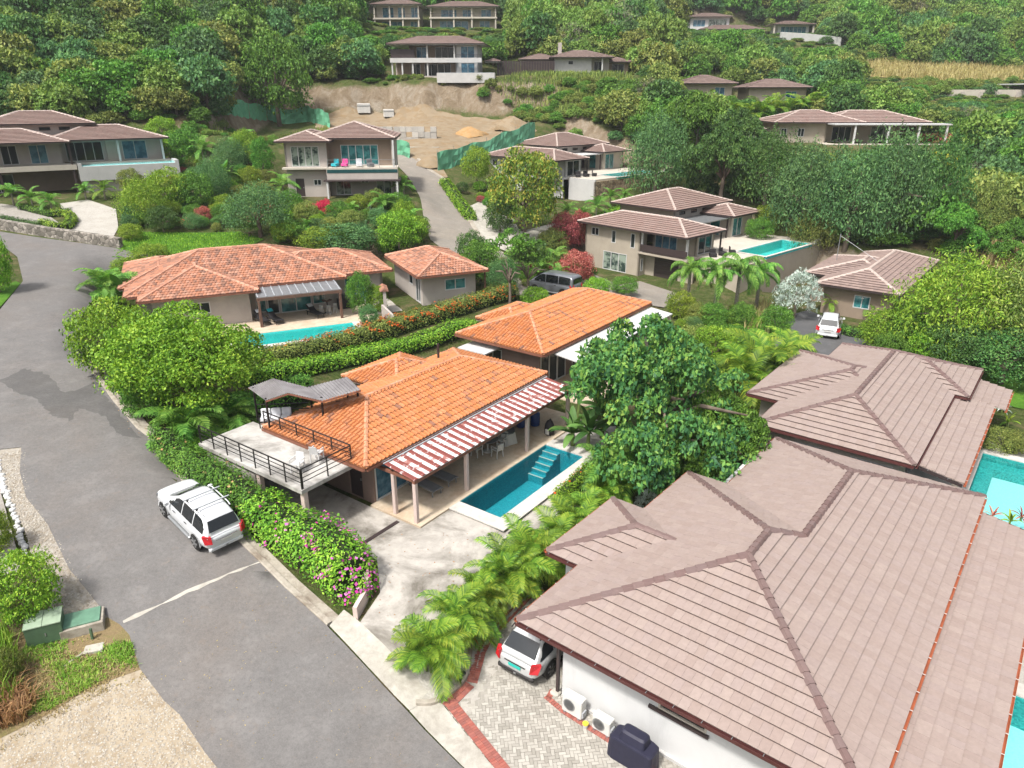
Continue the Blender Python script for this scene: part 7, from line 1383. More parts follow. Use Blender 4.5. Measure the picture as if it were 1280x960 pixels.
for (x, y, w, h, k, l) in ((968, 420, 44, 34, 'dense', 'green bush below the silver shrub'), (925, 412, 40, 30, 'dense', 'green bush on the bank behind the big tree'), (890, 408, 44, 26, 'dense', 'green bush left on the bank behind the big tree'), (850, 398, 40, 30, 'dense_lime', 'yellow green bush at driveway of tan villa'), (870, 405, 26, 24, 'dense_olive', 'olive bush between foxtail palms'), (962, 285, 40, 26, 'dense_lime', 'yellow flowering bush behind the tan villa pool'), (948, 300, 36, 24, 'dense', 'round bush at pool corner of tan villa'), (1012, 318, 60, 60, 'layer_olive', 'feathery pale green tree right of the tan villa'), 
    (890, 452, 60, 40, 'dense_bright', 'bright shrub behind the big tree beside second orange house'), (915, 445, 56, 34, 'dense', 'green shrub behind the big tree near foxtail palms'), (870, 440, 50, 30, 'dense_olive', 'olive shrub at end of the white awning'), (745, 372, 40, 22, 'dense_bright', 'bright bush above the second orange roof'), (780, 368, 36, 20, 'dense', 'green bush at foot of tan villa wall'), (720, 352, 50, 34, 'dense_red', 'rust red shrub left of the tan villa'), (705, 312, 40, 40, 'dense_red', 'pinkish red shrub row left of tan villa'), (725, 310, 36, 40, 'dense_red', 'pinkish red shrub nearest the tan villa'), (690, 318, 40, 28, 'dense_olive', 'olive shrub before the red shrubs'), (660, 345, 60, 34, 'dense', 'green shrub below the slender tree'), (600, 352, 60, 44, 'dense', 'green shrub right of the tiled garage'), (590, 335, 40, 40, 'dense_dark', 'dark shrub behind the tiled garage corner'), (668, 388, 40, 26, 'dense_bright', 'bright shrub above small orange gable'), (628, 362, 46, 40, 'layer', 'feathery shrub behind the flowering hedge')): shrub(l, x, y, w, h, k)
rosette('banana plant with yellow leaf right of the tiled garage', 603, 332, 22, 'banana', 9, 0.6, name='banana_plant'); hedge('clipped green hedge along the white villa drive', gp([(668, 312), (690, 300), (718, 288)]), 1.6, 1.0, 'leaf_mid', 0.22, 70, 0.15, seed=6); hedge('clipped green hedge right of the white villa drive', gp([(735, 283), (760, 272), (790, 262)]), 1.4, 1.0, 'leaf_bright', 0.22, 70, 0.15, seed=7)
hedge('clipped hedge beside the dirt road', gp([(556, 232), (572, 255), (588, 275)]), 1.6, 1.0, 'leaf_bright', 0.22, 70, 0.3, seed=8); tree('yellow green tree at left corner of the white villa', 596, 235, 40, 44, 'dense_lime', name='garden_tree', crown=0.8)
hedge('low clipped hedge behind the white car', gp([(1048, 415), (1062, 420), (1085, 424)]), 1.0, 0.8, 'leaf_mid', 0.14, 110, 0.12, seed=12)
for k, (x, y, w, h, key, l) in enumerate(((1180, 452, 150, 128, 'layer_bright', 'bright lime green spreading tree right of the faded brown roof'), (1262, 462, 150, 140, 'layer_olive', 'olive green tree at right edge beside the lime tree'), (1190, 470, 90, 60, 'dense_dark', 'dark tree below the lime spreading tree'), (1250, 480, 110, 60, 'dense_dark', 'dark tree below the olive tree at right edge'))): tree(l, x, y, w, h, key, name='spreading_tree', crown=0.85)
for k, (x, y, w, h, key, l) in enumerate(((1105, 440, 70, 48, 'dense_bright', 'bright shrub at edge of the parking court'), (1140, 448, 76, 52, 'dense', 'green shrub right of the parking court'), (1165, 462, 70, 46, 'dense_bright', 'bright shrub behind the brown roof ridge'), (1110, 455, 50, 34, 'dense', 'green shrub at near corner of parking court'), (1245, 560, 60, 22, 'dense_olive', 'low grey green ground cover bush by aqua pool'), (1275, 565, 50, 22, 'dense_olive', 'low bush at right edge by aqua pool'))): shrub(l, x, y, w, h, key)
rosette('silver agave beside the end of brown roof', 1252, 515, 16, 'agave', 16, 0.15, name='agave'); rosette('yellow green banana plant at right end of brown roof', 1258, 535, 18, 'lime', 8, 0.4, name='banana_plant')
for k, (x, y, kd, l) in enumerate(((1215, 640, 'lime', 'lime bromeliad at aqua pool edge'), (1240, 648, 'ti', 'red bromeliad at aqua pool edge'), (1262, 655, 'lime', 'second lime bromeliad at aqua pool edge'), (1276, 650, 'ti', 'red bromeliad at right edge by aqua pool'), (1276, 812, 'lime', 'lime plant at right edge above lower pool'))): rosette(l, x, y, 16, kd, 12, 0.2, name='bromeliad')
# slope between red tile house and grey villa
tree('umbrella shaped green tree below the grey villa', 326, 296, 92, 62, 'layer', name='umbrella_tree', crown=0.85)
SL = [(180, 278, 62, 52, 'layer_bright', 'leafy bright shrub at the gravel garden corner'), (215, 262, 56, 44, 'dense_lime', 'yellow green tree right of the raised pool'), (245, 262, 50, 40, 'dense', 'green tree between left villa and umbrella tree'), (205, 290, 40, 28, 'dense_dark', 'dark shrub above the lawn'), (165, 300, 30, 18, 'dense_lime', 'yellow shrub at left end of lawn'), (218, 284, 20, 12, 'dense', 'small clipped ball on the lawn edge, left one'), (253, 284, 20, 12, 'dense', 'small clipped ball on the lawn edge, right one'), (270, 250, 46, 50, 'layer', 'feathery dark tree left of umbrella tree'), (290, 215, 46, 40, 'layer', 'dark tree behind the umbrella tree'), (240, 215, 50, 46, 'dense', 'green tree behind the left villa pool'), (220, 200, 46, 30, 'dense_bright', 'bright flat tree beside left villa roof'),
      (365, 272, 34, 30, 'dense', 'green shrub at left foot of grey villa'), (385, 282, 34, 26, 'dense_olive', 'olive shrub below grey villa'), (408, 275, 26, 22, 'dense_crimson', 'crimson shrub below grey villa'), (425, 282, 36, 26, 'dense', 'green shrub below the porch'), (450, 262, 36, 16, 'dense_lime', 'lime shrub at porch front'), (470, 262, 30, 22, 'dense_olive', 'olive shrub right of the porch'), (412, 294, 20, 18, 'dense_yellow', 'pale yellow shrub in rock garden'), (440, 290, 36, 24, 'dense_olive', 'low olive shrub in rock garden'), (475, 285, 30, 22, 'dense_blue', 'blue green shrub in rock garden'), (400, 312, 60, 24, 'dense_lime', 'lime shrub behind red tile roof'), (430, 314, 88, 30, 'dense_blue', 'wide grey green bush behind red tile roof'), (500, 312, 64, 42, 'dense_bright', 'bright yellow green bush behind the tiled garage'), (505, 285, 36, 30, 'dense_bright', 'bright shrub beside dirt road bend'), (495, 262, 44, 18, 'dense', 'clipped shrub row beside dirt road'), (520, 300, 40, 26, 'dense_bright', 'bright shrub at lower end of dirt road'), (360, 300, 40, 22, 'dense', 'green shrub left of the wide grey green bush'), (160, 345, 40, 20, 'dense_bright', 'shrub at the junction corner'), (330, 220, 30, 40, 'dense', 'green shrub against the grey villa left wall'), (310, 205, 36, 36, 'dense_lime', 'yellow green shrub left of grey villa roof'), (205, 175, 40, 24, 'dense_bright', 'bright shrub at right end of left villa')]
for (x, y, w, h, k, l) in SL: shrub(l, x, y, w, h, k)
for k, (x, y, h, l) in enumerate(((18, 258, 40, 'feathery palm at far left below the pool villa'), (42, 262, 34, 'middle palm of three below the pool villa'), (66, 266, 34, 'palm nearest the clipped hedge below the pool villa'), (108, 250, 28, 'small palm before the pool villa wall, left of two'), (132, 250, 32, 'yellowish palm before the pool villa wall, right of two'), (235, 215, 44, 'tall palm behind the raised pool'), (255, 205, 44, 'second tall palm behind the raised pool'), (305, 200, 46, 'weeping palm left of the grey villa'), (355, 250, 44, 'palm at left corner of the grey villa'), (480, 270, 40, 'palm right of the grey villa porch'), (505, 245, 32, 'palm beside the dirt road, upper one'), (515, 292, 42, 'palm beside the dirt road, lower one'), (440, 275, 30, 'short palm in the rock garden'), (385, 295, 28, 'short palm left in the rock garden'))): palm_px(l, x, y, h, 'mid' if k != 4 else 'bright', 0.4, 13, 1, 0.55, name='garden_palm', tr=0.09)
hedge('clipped hedge ring in the gravel garden', gp([(56, 283), (72, 289), (86, 287), (92, 278), (84, 270), (70, 270)]), 1.0, 0.75, 'leaf_lime', 0.16, 90, 0.1, seed=14); hedge('low clipped hedge along top of the rubble wall', gp([(0, 277), (25, 282), (50, 286)]), 0.9, 0.7, 'leaf_dark', 0.16, 80, 0.1, seed=15); hedge('low clipped hedge under the three palms', gp([(28, 262), (45, 266), (64, 271)]), 0.8, 0.6, 'leaf_mid', 0.16, 80, 0.2, seed=16)
rosette('silver agave in the rock garden below grey villa', 463, 266, 12, 'agave', 16, 0.1, name='agave'); rosette('crimson cordyline on the lawn edge', 235, 284, 12, 'tib', 14, 0.3, name='cordyline'); rosette('tall banana plants right of raised pool', 283, 235, 22, 'banana', 12, 0.8, name='banana_plant')
o = thing('column_cactus', 'grey green column cactus in the rock garden', 'cactus', tuple(G(459, 302))); MB().tube([(0, 0, -0.1), (0, 0, 1.0), (0.02, 0, 2.1), (0.02, 0, 2.25)], [0.15, 0.16, 0.14, 0.04], 9).build('stem', M['leaf_blue'], o); MB().tube([(0, 0, 0.6), (0.35, 0, 0.75), (0.4, 0, 1.5)], [0.1, 0.1, 0.07], 8).build('arm', M['leaf_blue'], o)
GS = (('mixed garden shrub on the planted slope below the grey villa', [(150, 275), (230, 262), (340, 262), (400, 268), (500, 275), (505, 308), (440, 314), (340, 312), (325, 300), (280, 290), (160, 292)], 70, 0.5, 1.4), ('mixed garden shrub between the tiled garage and tan villa', [(598, 345), (640, 322), (700, 305), (732, 330), (735, 352), (690, 372), (620, 372)], 42, 0.5, 1.2), ('mixed garden shrub on the bank behind the big tree', [(842, 398), (900, 390), (960, 388), (965, 425), (900, 425), (850, 412)], 26, 0.5, 1.0), ('mixed garden shrub beside the white villa driveway', [(575, 240), (600, 232), (640, 255), (650, 285), (612, 262)], 16, 0.5, 1.0), ('mixed garden shrub between left villa and grey villa', [(165, 215), (215, 200), (300, 195), (345, 230), (350, 262), (240, 262), (160, 270)], 55, 0.6, 1.6))
GK = ['dense', 'dense_bright', 'dense_olive', 'dense_lime', 'dense_dark', 'dense_blue', 'layer', 'open', 'dense', 'dense_bright', 'dense_red']
for l_, pp, n, ra, rb in GS:
    poly = gp(pp); P_ = np.array(poly); k = 0
    while k < n:
        xx, yy = random.uniform(P_[:, 0].min(), P_[:, 0].max()), random.uniform(P_[:, 1].min(), P_[:, 1].max())
        if not inside(poly, [xx], [yy])[0]: continue
        k += 1; r = random.uniform(ra, rb); gk = random.choice(GK); me, tr = CR[gk]; lk = dict(dense='mid green', dense_bright='bright green', dense_olive='olive', dense_lime='yellow green', dense_dark='dark green', dense_blue='blue green', layer='feathery', open='loose airy', dense_red='red leaved')[gk]; ll_ = l_.replace('mixed', lk); o = thing('garden_shrub', ll_, 'shrub', (xx, yy, T(xx, yy)), random.uniform(0, 6.28), ll_.replace('shrub', 'shrubs')); c = link('foliage', me, o); c.scale = (r, r, r * random.uniform(0.9, 1.5)); t = link('stem', tr, o); t.scale = (r, r, r * 0.6)
# right slope
for k, (x, y, w, h, key, l) in enumerate(((818, 252, 84, 100, 'layer', 'feathery dark tree right of the white villa'), (1000, 300, 100, 110, 'layer', 'feathery dark tree above faded brown roof, leftmost'), (1055, 312, 110, 120, 'layer', 'feathery dark tree above faded brown roof, second'), (1105, 306, 110, 130, 'layer', 'feathery dark tree above faded brown roof, third'), (1150, 300, 100, 120, 'layer_dark', 'feathery dark tree above faded brown roof, rightmost'), (900, 262, 100, 110, 'big_dark', 'dark round tree behind the tan villa roof'), (955, 262, 90, 90, 'layer_dark', 'dark drooping tree right of tan villa roof'), (870, 205, 90, 90, 'big_mid', 'dark tree above the feathery tree'), (920, 215, 90, 80, 'big_dark', 'dark tree left of the tiny outbuilding'), (1190, 320, 70, 70, 'big_mid', 'green tree above the lime spreading tree'), (1225, 300, 60, 70, 'layer_olive', 'olive tree on the dry grass slope'), (1260, 330, 60, 60, 'big_mid', 'green tree at right edge on dry slope'), (350, 158, 96, 92, 'dense', 'broad green tree in front of left shade net'))): tree(l, x, y, w, h, key, name='slope_tree', crown=0.9)
tree('yellow flowering tree on the forest slope below the bungalow', 1167, 240, 44, 50, 'flower', name='flowering_tree', crown=0.9)
for k, (x, y, h) in enumerate(((915, 158, 40), (932, 158, 38), (950, 156, 44), (968, 150, 40), (985, 148, 36), (1002, 146, 36), (1018, 144, 32), (1040, 143, 34), (1062, 142, 32), (1085, 142, 28), (900, 150, 34))): palm_px('bushy areca palm above the long bungalow, %s from the left' % ORD[(1, 2, 3, 4, 5, 6, 7, 8, 9, 10, 0)[k]], x, y, h, 'bright', 0.35, 14, 3, 0.65, name='areca_palm', group='areca palms above the long bungalow', tr=0.08)
hedge('red leaved hedge on the retaining wall at right', gp([(1190, 188), (1230, 184), (1262, 178)]), 2.4, 1.8, 'leaf_red', 0.4, 22, 0.4, seed=20); hedge('red and green planting right of the long bungalow', gp([(1150, 178), (1185, 180), (1215, 188)]), 2.6, 1.3, 'leaf_red', 0.4, 18, 0.6, seed=21)
tufts('slope_grass', 'tall dry grass on the slope at right edge', gp([(1195, 330), (1215, 240), (1250, 195), (1330, 215), (1330, 345)]), 7000, 'leaf_dry', 1.3, 0.05, 7); tufts('field_grass', 'tall yellow grass in the hillside field', gp([(1060, 88), (1110, 78), (1200, 78), (1330, 80), (1330, 102), (1200, 103), (1150, 100), (1085, 96)]), 16000, 'leaf_dry', 1.6, 0.07, 8)
tufts('bank_grass', 'dry grass on bank below the silver shrub', gp([(930, 420), (950, 385), (965, 385), (962, 425)]), 500, 'leaf_dry', 1.2, 0.04, 9); tufts('mound_grass', 'green grass on the mound below the left shade net', gp([(240, 178), (280, 150), (410, 160), (412, 172), (340, 180)]), 7000, 'leaf_olive', 0.5, 0.05, 11); tufts('ridge_grass', 'bright grass on slope below ridge bungalow', gp([(620, 118), (700, 92), (790, 95), (800, 130), (700, 150), (640, 135)]), 9000, 'leaf_olive', 0.7, 0.05, 12)
tufts('lawn_grass', 'short grass of the lawn above red tile roof', gp([(145, 320), (300, 316), (325, 300), (300, 291), (165, 291)]), 6000, 'leaf_bright', 0.14, 0.03, 13)

# ------------------------------------------------------------------ the forest on the hill
NOGO = [(HA, -6, 34, -8, 18), (HC, -12, 18, -8, 16), (HB, -6, 23, -7, 19), (HE, -3, 23, -7, 20), (H2, -10, 22, -22, 4), (H3, -4, 19, -20, 4), (HK, -4, 19, -3, 11), (HD, -3, 16, -12, 14), (H1, -16, 15, -10, 17), (HF, -2, 23, -4, 12), (HR, -3, 29, -7, 12)]
for _px0, _px1, _ey, _yy in ((462, 527, 5, 217), (533, 624, 8, 215), (849, 923, 104, 150), (933, 1016, 109, 150), (862, 945, 20, 262), (967, 1012, 30, 262), (645, 795, 78, 150)):
    _a, _b2 = PY(_px0, _ey, _yy), PY(_px1, _ey, _yy); NOGO.append((((_a[0], _yy), -1.0), -1, _b2[0] - _a[0] + 1, -4, 13))
CLEAR = [((0, 132, 208, 262), 88), ((338, 152, 492, 260), 86), ((592, 162, 792, 255), 100), ((478, 40, 610, 100), 147), ((620, 62, 795, 96), 149), ((460, 0, 628, 42), 214), ((966, 142, 1178, 188), 117), ((872, 92, 925, 112), 149), ((932, 96, 1018, 120), 149), ((860, 8, 945, 36), 261), ((963, 20, 1018, 44), 261), ((1165, 96, 1280, 126), 167), ((1085, 74, 1280, 104), 200), ((395, 96, 672, 205), 138), ((272, 128, 414, 160), 116), ((720, 232, 958, 380), 70), ((1005, 312, 1175, 372), 62), ((800, 150, 1000, 160), 110), ((680, 0, 682, 1), 60), ((930, 150, 955, 166), 121), ((965, 46, 1055, 58), 224)]
FIELD = gp([(1060, 88), (1110, 78), (1200, 78), (1330, 80), (1330, 102), (1200, 103), (1150, 100), (1085, 96)])
def ok_tree(x, y, z, r, h, see=True):
    if T(x, y + 3) - z > 3.4 and y < 160: return False
    for (fr, x0, x1, y0, y1) in NOGO:
        c, s = math.cos(R(fr[1])), math.sin(R(fr[1])); lx = (x - fr[0][0]) * c + (y - fr[0][1]) * s; ly = -(x - fr[0][0]) * s + (y - fr[0][1]) * c
        if x0 - r * 0.4 < lx < x1 + r * 0.4 and y0 - r * 0.4 < ly < y1 + r * 0.4: return False
    if -45 < x < 16 and 100 < y < 146: return False
    if not see: return not (-45 < x < 14 and 104 < y < 146) and not inside(FIELD, [x], [y])[0]
    px, py = pix((x, y, z)); _, pt = pix((x, y, z + h)); q = ppm((x, y, z)); pr_ = r * q * 0.9
    for (a, b, c, d), yy in CLEAR:
        if y < yy + 1 and px + pr_ > a and px - pr_ < c and py > b and pt < d: return False
    return True
def forest_ok_region(x, y):
    if y < 84: return False
    if x < -36: return y > 102 - max(0, (-36 - x) - 30) * 0.2
    if x < 16: return y > 146
    if x < 36: return y > 118 - (x - 16) * 1.4
    return y > 84
rngf = np.random.default_rng(21); FT = []
y = 82.0
while y < 470:
    sp = 3.9 + max(0, y - 110) * 0.010; x = -0.80 * y - 14
    while x < 0.80 * y + 18:
        xx, yy = x + rngf.uniform(-0.45, 0.45) * sp, y + rngf.uniform(-0.45, 0.45) * sp; x += sp
        if not forest_ok_region(xx, yy): continue
        r = sp * rngf.uniform(0.55, 1.15); h = r * rngf.uniform(1.25, 1.95)
        zz = T(xx, yy)
        if not ok_tree(xx, yy, zz, r, h):
            r *= 0.45; h = r * 1.3
            if not ok_tree(xx, yy, zz, r, h): continue
        FT.append((xx, yy, zz - 0.2, r, h))
    y += sp * 0.86
kinds = ['f0', 'f1', 'f2', 'f3', 'f4', 'f5', 'f6', 'f7', 'f8', 'f9', 'bare']
def kind_of(x, y):
    n = math.sin(x * 0.05 + 1.3) + math.sin(y * 0.043 + x * 0.02) + rngf.normal() * 0.9
    if rngf.random() < 0.02: return 10
    return int(np.clip(np.interp(n, [-2.4, -1.4, -0.6, 0, 0.5, 1.0, 1.6, 2.4], [7, 1, 6, 3, 8, 0, 5, 4]), 0, 9)) if rngf.random() > 0.22 else int(rngf.choice([2, 4, 9, 0, 6]))
UG = []
y = 82.0
while y < 330:
    sp = 2.6 + max(0, y - 100) * 0.014; x = -0.80 * y - 8
    while x < 0.80 * y + 12:
        xx, yy = x + rngf.uniform(-0.5, 0.5) * sp, y + rngf.uniform(-0.5, 0.5) * sp; x += sp
        if not forest_ok_region(xx, yy): continue
        r = sp * rngf.uniform(0.45, 0.8); h = r * rngf.uniform(0.9, 1.5); zz = T(xx, yy)
        if not ok_tree(xx, yy, zz, r, h):
            r, h = sp * 0.45, 0.8
            if not ok_tree(xx, yy, zz, r, h, False): continue
        UG.append((xx, yy, zz - 0.15, r, h, int(rngf.choice([0, 1, 2, 3, 4, 6, 7, 9]))))
    y += sp * 0.9
for poly, n, ks, ra, rb in ((gp([(560, 104), (640, 108), (700, 104), (795, 106), (810, 150), (740, 160), (680, 160), (640, 140), (590, 125)]), 260, (4, 4, 0, 2, 6, 9), 0.7, 1.6), (gp([(985, 300), (1060, 306), (1175, 316), (1215, 340), (1230, 300), (1100, 285), (1000, 282)]), 170, (1, 7, 6, 2), 0.8, 1.7), (gp([(470, 101), (560, 101), (560, 106), (470, 105)]), 40, (2, 9, 0), 0.4, 0.8), (gp([(240, 180), (280, 152), (410, 162), (412, 174), (340, 182)]), 130, (4, 0, 2), 0.4, 0.9), (gp([(1085, 102), (1170, 103), (1290, 104), (1290, 112), (1170, 112)]), 60, (2, 9, 4), 0.8, 1.6)):
    P_ = np.array(poly); k = 0
    while k < n:
        xx, yy = (rngf.uniform(P_[:, 0].min(), P_[:, 0].max()), rngf.uniform(P_[:, 1].min(), P_[:, 1].max())); k += 1
        if not inside(poly, [xx], [yy])[0]: continue
        r = rngf.uniform(ra, rb); zz = T(xx, yy); UG.append((xx, yy, zz - 0.1, r, r * rngf.uniform(0.8, 1.4), int(rngf.choice(ks))))
FT.sort(key=lambda t: (t[0] ** 2 + t[1] ** 2) if abs(pix(t[:3])[0] - 640) < 660 else 1e9)
FT = [(*t, kind_of(t[0], t[1])) for t in FT]
for (x, y, z, r, h, k) in FT[:290]:
    where = 'behind the left pool villa' if x < -36 else 'above the ridge villas' if x < 16 else 'between the white villa and ridge bungalow' if x < 36 else 'on the slope below the long bungalow' if y < 114 else 'on the right hillside above the long bungalow'
    look = ('mid green', 'dark green', 'olive', 'blue green', 'light green', 'flat topped green', 'rounded green', 'deep green', 'flat topped blue green', 'yellowish olive', 'bare twiggy')[k]
    o = thing('forest_tree', '%s wild tree in the forest %s' % (look, where), 'tree', (x, y, z), rngf.uniform(0, 6.28), '%s forest trees %s' % (look, where)); me, tr = CR[kinds[k]]
    c = link('crown', me, o); c.scale = (r, r, h * 0.85); c.location = (0, 0, h * 0.12); t = link('trunk', tr, o); t.scale = (r, r, h * 0.85)
rest = np.array(FT[290:] + UG)
pm = bpy.data.meshes.new('forest'); pm.vertices.add(len(rest)); pm.vertices.foreach_set('co', rest[:, :3].astype(np.float32).ravel())
for nm, ty, dat in (('scl', 'FLOAT_VECTOR', np.stack([rest[:, 3], rest[:, 3], rest[:, 4]], 1)), ('rot', 'FLOAT_VECTOR', np.stack([0 * rest[:, 0], 0 * rest[:, 0], rngf.uniform(0, 6.28, len(rest))], 1))):
    at_ = pm.attributes.new(nm, ty, 'POINT'); at_.data.foreach_set('vector', dat.astype(np.float32).ravel())
at_ = pm.attributes.new('kind', 'INT', 'POINT'); at_.data.foreach_set('value', rest[:, 5].astype(np.int32))
fo = link('forest', pm, label='dense mixed forest covering the far hillside', cat='forest', kind='stuff')
ng = bpy.data.node_groups.new('scatter_trees', 'GeometryNodeTree'); ng.interface.new_socket('Geometry', in_out='INPUT', socket_type='NodeSocketGeometry'); ng.interface.new_socket('Geometry', in_out='OUTPUT', socket_type='NodeSocketGeometry')
gi, go = ng.nodes.new('NodeGroupInput'), ng.nodes.new('NodeGroupOutput'); m2p = ng.nodes.new('GeometryNodeMeshToPoints'); iop = ng.nodes.new('GeometryNodeInstanceOnPoints'); jn = ng.nodes.new('GeometryNodeGeometryToInstance')
protos = []
for k in kinds:
    ob = bpy.data.objects.new('tree_kind', CR[k][0]); protos.append(ob)
for ob in reversed(protos):
    oi = ng.nodes.new('GeometryNodeObjectInfo'); oi.inputs['Object'].default_value = ob; g2 = ng.nodes.new('GeometryNodeGeometryToInstance'); ng.links.new(oi.outputs['Geometry'], g2.inputs[0]); oi['g'] = 1
    if 'J' not in globals(): J = ng.nodes.new('GeometryNodeJoinGeometry')
    ng.links.new(g2.outputs[0], J.inputs[0])
def nattr(nm, ty): n = ng.nodes.new('GeometryNodeInputNamedAttribute'); n.data_type = ty; n.inputs['Name'].default_value = nm; return n.outputs['Attribute']
ng.links.new(gi.outputs[0], m2p.inputs['Mesh']); ng.links.new(m2p.outputs[0], iop.inputs['Points']); ng.links.new(J.outputs[0], iop.inputs['Instance']); iop.inputs['Pick Instance'].default_value = True
ng.links.new(nattr('kind', 'INT'), iop.inputs['Instance Index']); ng.links.new(nattr('scl', 'FLOAT_VECTOR'), iop.inputs['Scale']); ng.links.new(nattr('rot', 'FLOAT_VECTOR'), iop.inputs['Rotation']); ng.links.new(iop.outputs[0], go.inputs[0])
md = fo.modifiers.new('scatter', 'NODES'); md.node_group = ng
print('forest', len(FT))

# ------------------------------------------------------------------ vehicles
def vehicle(name, label, cat, loc, rz, L=4.8, Wd=1.86, Hh=1.8, paint='car_white', rim='rim', van=False, rails=True, rack=False, plate=None, tint='car_glass', slope=0.0, rear=0.0, cladding=False):
    o = thing(name, label, cat, loc, 0); o.rotation_euler = (0, -slope, rz); sx, sy, sz = L / 4.8, Wd / 1.86, Hh / 1.8
    def S(vs): return [(x * sx, y * sy, z * sz) for x, y, z in vs]
    st = [(-2.40, 0.72, 0.50, 0.86), (-2.33, 0.83, 0.40, 1.00), (-2.0, 0.90, 0.34, 1.06), (-1.5, 0.925, 0.30, 1.08), (-0.6, 0.92, 0.28, 1.06), (0.4, 0.92, 0.28, 1.04), (1.05, 0.92, 0.29, 1.04), (1.5, 0.915, 0.30, 1.03), (1.95, 0.885, 0.32, 0.98), (2.22, 0.82, 0.36, 0.90), (2.38, 0.68, 0.44, 0.78)]
    vs, n = [], 13
    for x, w, zl, zt in st:
        half = [(0, zl), (w * 0.80, zl), (w * 0.95, zl + 0.08), (w, zl + 0.24), (w * 0.99, (zl + zt) / 2 + 0.12), (w * 0.95, zt - 0.06), (w * 0.84, zt), (0, zt + 0.035)]
        ring = [(x, y, z) for y, z in half] + [(x, -y, z) for y, z in half[-2:0:-1]]; n = len(ring); vs += ring
    fs = [(i * n + k, i * n + (k + 1) % n, (i + 1) * n + (k + 1) % n, (i + 1) * n + k) for i in range(len(st) - 1) for k in range(n)] + [tuple(range(n))[::-1], tuple((len(st) - 1) * n + k for k in range(n))]
    m = MB(); m.add(S(vs), [f[::-1] for f in fs]); b = m.build('body', M[paint], o, smooth_=True); sb = b.modifiers.new('s', 'SUBSURF'); sb.levels = 1; sb.render_levels = 2
    # cabin: stations from tail to windscreen foot
    cb = [(-2.30, 1.02, 0.80, 0.74), (-2.18 + rear, 1.30, 0.835, 0.70), (-1.92 + rear, 1.64, 0.85, 0.63), (-1.68 + rear, 1.74, 0.86, 0.615), (-1.0, 1.80, 0.865, 0.63), (-0.1, 1.79, 0.865, 0.63), (0.18, 1.745, 0.865, 0.62), (0.40, 1.63, 0.865, 0.625), (1.38, 1.05, 0.84, 0.74)]
    if van: cb = [(-2.36, 1.0, 0.86, 0.84), (-2.32, 1.6, 0.87, 0.80), (-2.2, 1.78, 0.88, 0.78), (-1.0, 1.82, 0.88, 0.78), (0.6, 1.82, 0.88, 0.78), (0.9, 1.74, 0.87, 0.77), (1.9, 1.05, 0.82, 0.74)]
    def ring_c(x, zr, wb, wr): return [(wb, 1.0), (wb + (wr - wb) * 0.45, 1.0 + (zr - 1.0) * 0.5), (wr + 0.02, zr - 0.09 if zr > 1.3 else zr - 0.01), (wr - 0.10, zr - 0.012), (0, zr + 0.01)]
    vs = []
    for x, zr, wb, wr in cb:
        h = ring_c(x, zr, wb, wr); vs += [(x, y, z) for y, z in h] + [(x, -y, z) for y, z in h[-2::-1]]
    n = 9; fs = [(i * n + k, i * n + k + 1, (i + 1) * n + k + 1, (i + 1) * n + k) for i in range(len(cb) - 1) for k in range(n - 1)] + [tuple(range(n)), tuple((len(cb) - 1) * n + k for k in range(n))[::-1]]
    m = MB(); m.add(S(vs), fs); b = m.build('cabin', M[paint], o, smooth_=True); sb = b.modifiers.new('s', 'SUBSURF'); sb.levels = 1; sb.render_levels = 2
    def side_pt(x, t, sd_, off=0.012):                     # a point on the cabin side, t from belt to roof
        for (xa, za, ba, ra), (xb, zb, bb, rb) in zip(cb[:-1], cb[1:]):
            if xa <= x <= xb: k = (x - xa) / (xb - xa); zr, wb, wr = za + (zb - za) * k, ba + (bb - ba) * k, ra + (rb - ra) * k; break
        z = 1.04 + (zr - 0.13 - 1.04) * t; y = wb + (wr + 0.02 - wb) * (z - 1.0) / max(zr - 0.09 - 1.0, 0.05) + off; return (x, sd_ * y, z)
    lo, hi = (-1.95, 0.95) if not van else (-2.1, 1.5)
    cuts = [lo, -1.15, -1.08, -0.22, -0.15, hi] if not van else [lo, -1.0, -0.9, 0.3, 0.4, hi]
    for sd_ in (-1, 1):
        for a, c in zip(cuts[::2], cuts[1::2]):
            m = MB(); k = 7; vs = []
            for i in range(k):
                x = a + (c - a) * i / (k - 1); top = 1.0
                if x < -1.6 and not van: top = 1 - (-1.6 - x) * 0.7
                vs += [side_pt(x, 0.06, sd_), side_pt(x, 0.5 * top + 0.03, sd_, 0.022), side_pt(x, top, sd_, 0.006)]
            f = [(i * 3 + j, (i + 1) * 3 + j, (i + 1) * 3 + 1 + j, i * 3 + 1 + j) for i in range(k - 1) for j in range(2)]; m.add(S(vs), f if sd_ < 0 else [q[::-1] for q in f]); m.build('side_window', M[tint], o, smooth_=True)
    def cross(i0, i1, t0, t1, wk, name, off):
        (xa, za, ba, ra), (xb, zb, bb, rb) = cb[i0], cb[i1]; m = MB(); vs = []
        for t in (t0, (t0 + t1) / 2, t1):
            x = xa + (xb - xa) * t; z = za + (zb - za) * t; w = (ra + (rb - ra) * t) * wk
            for q in (-1, -0.5, 0, 0.5, 1): vs.append((x + off[0], w * q, z + off[1] + 0.012 * (1 - abs(q))))
        f = [(r * 5 + q, r * 5 + q + 1, r * 5 + 6 + q, r * 5 + 5 + q) for r in range(2) for q in range(4)]; m.add(S(vs), f if off[0] < 0 else [q[::-1] for q in f]); m.build(name, M[tint], o, smooth_=True)
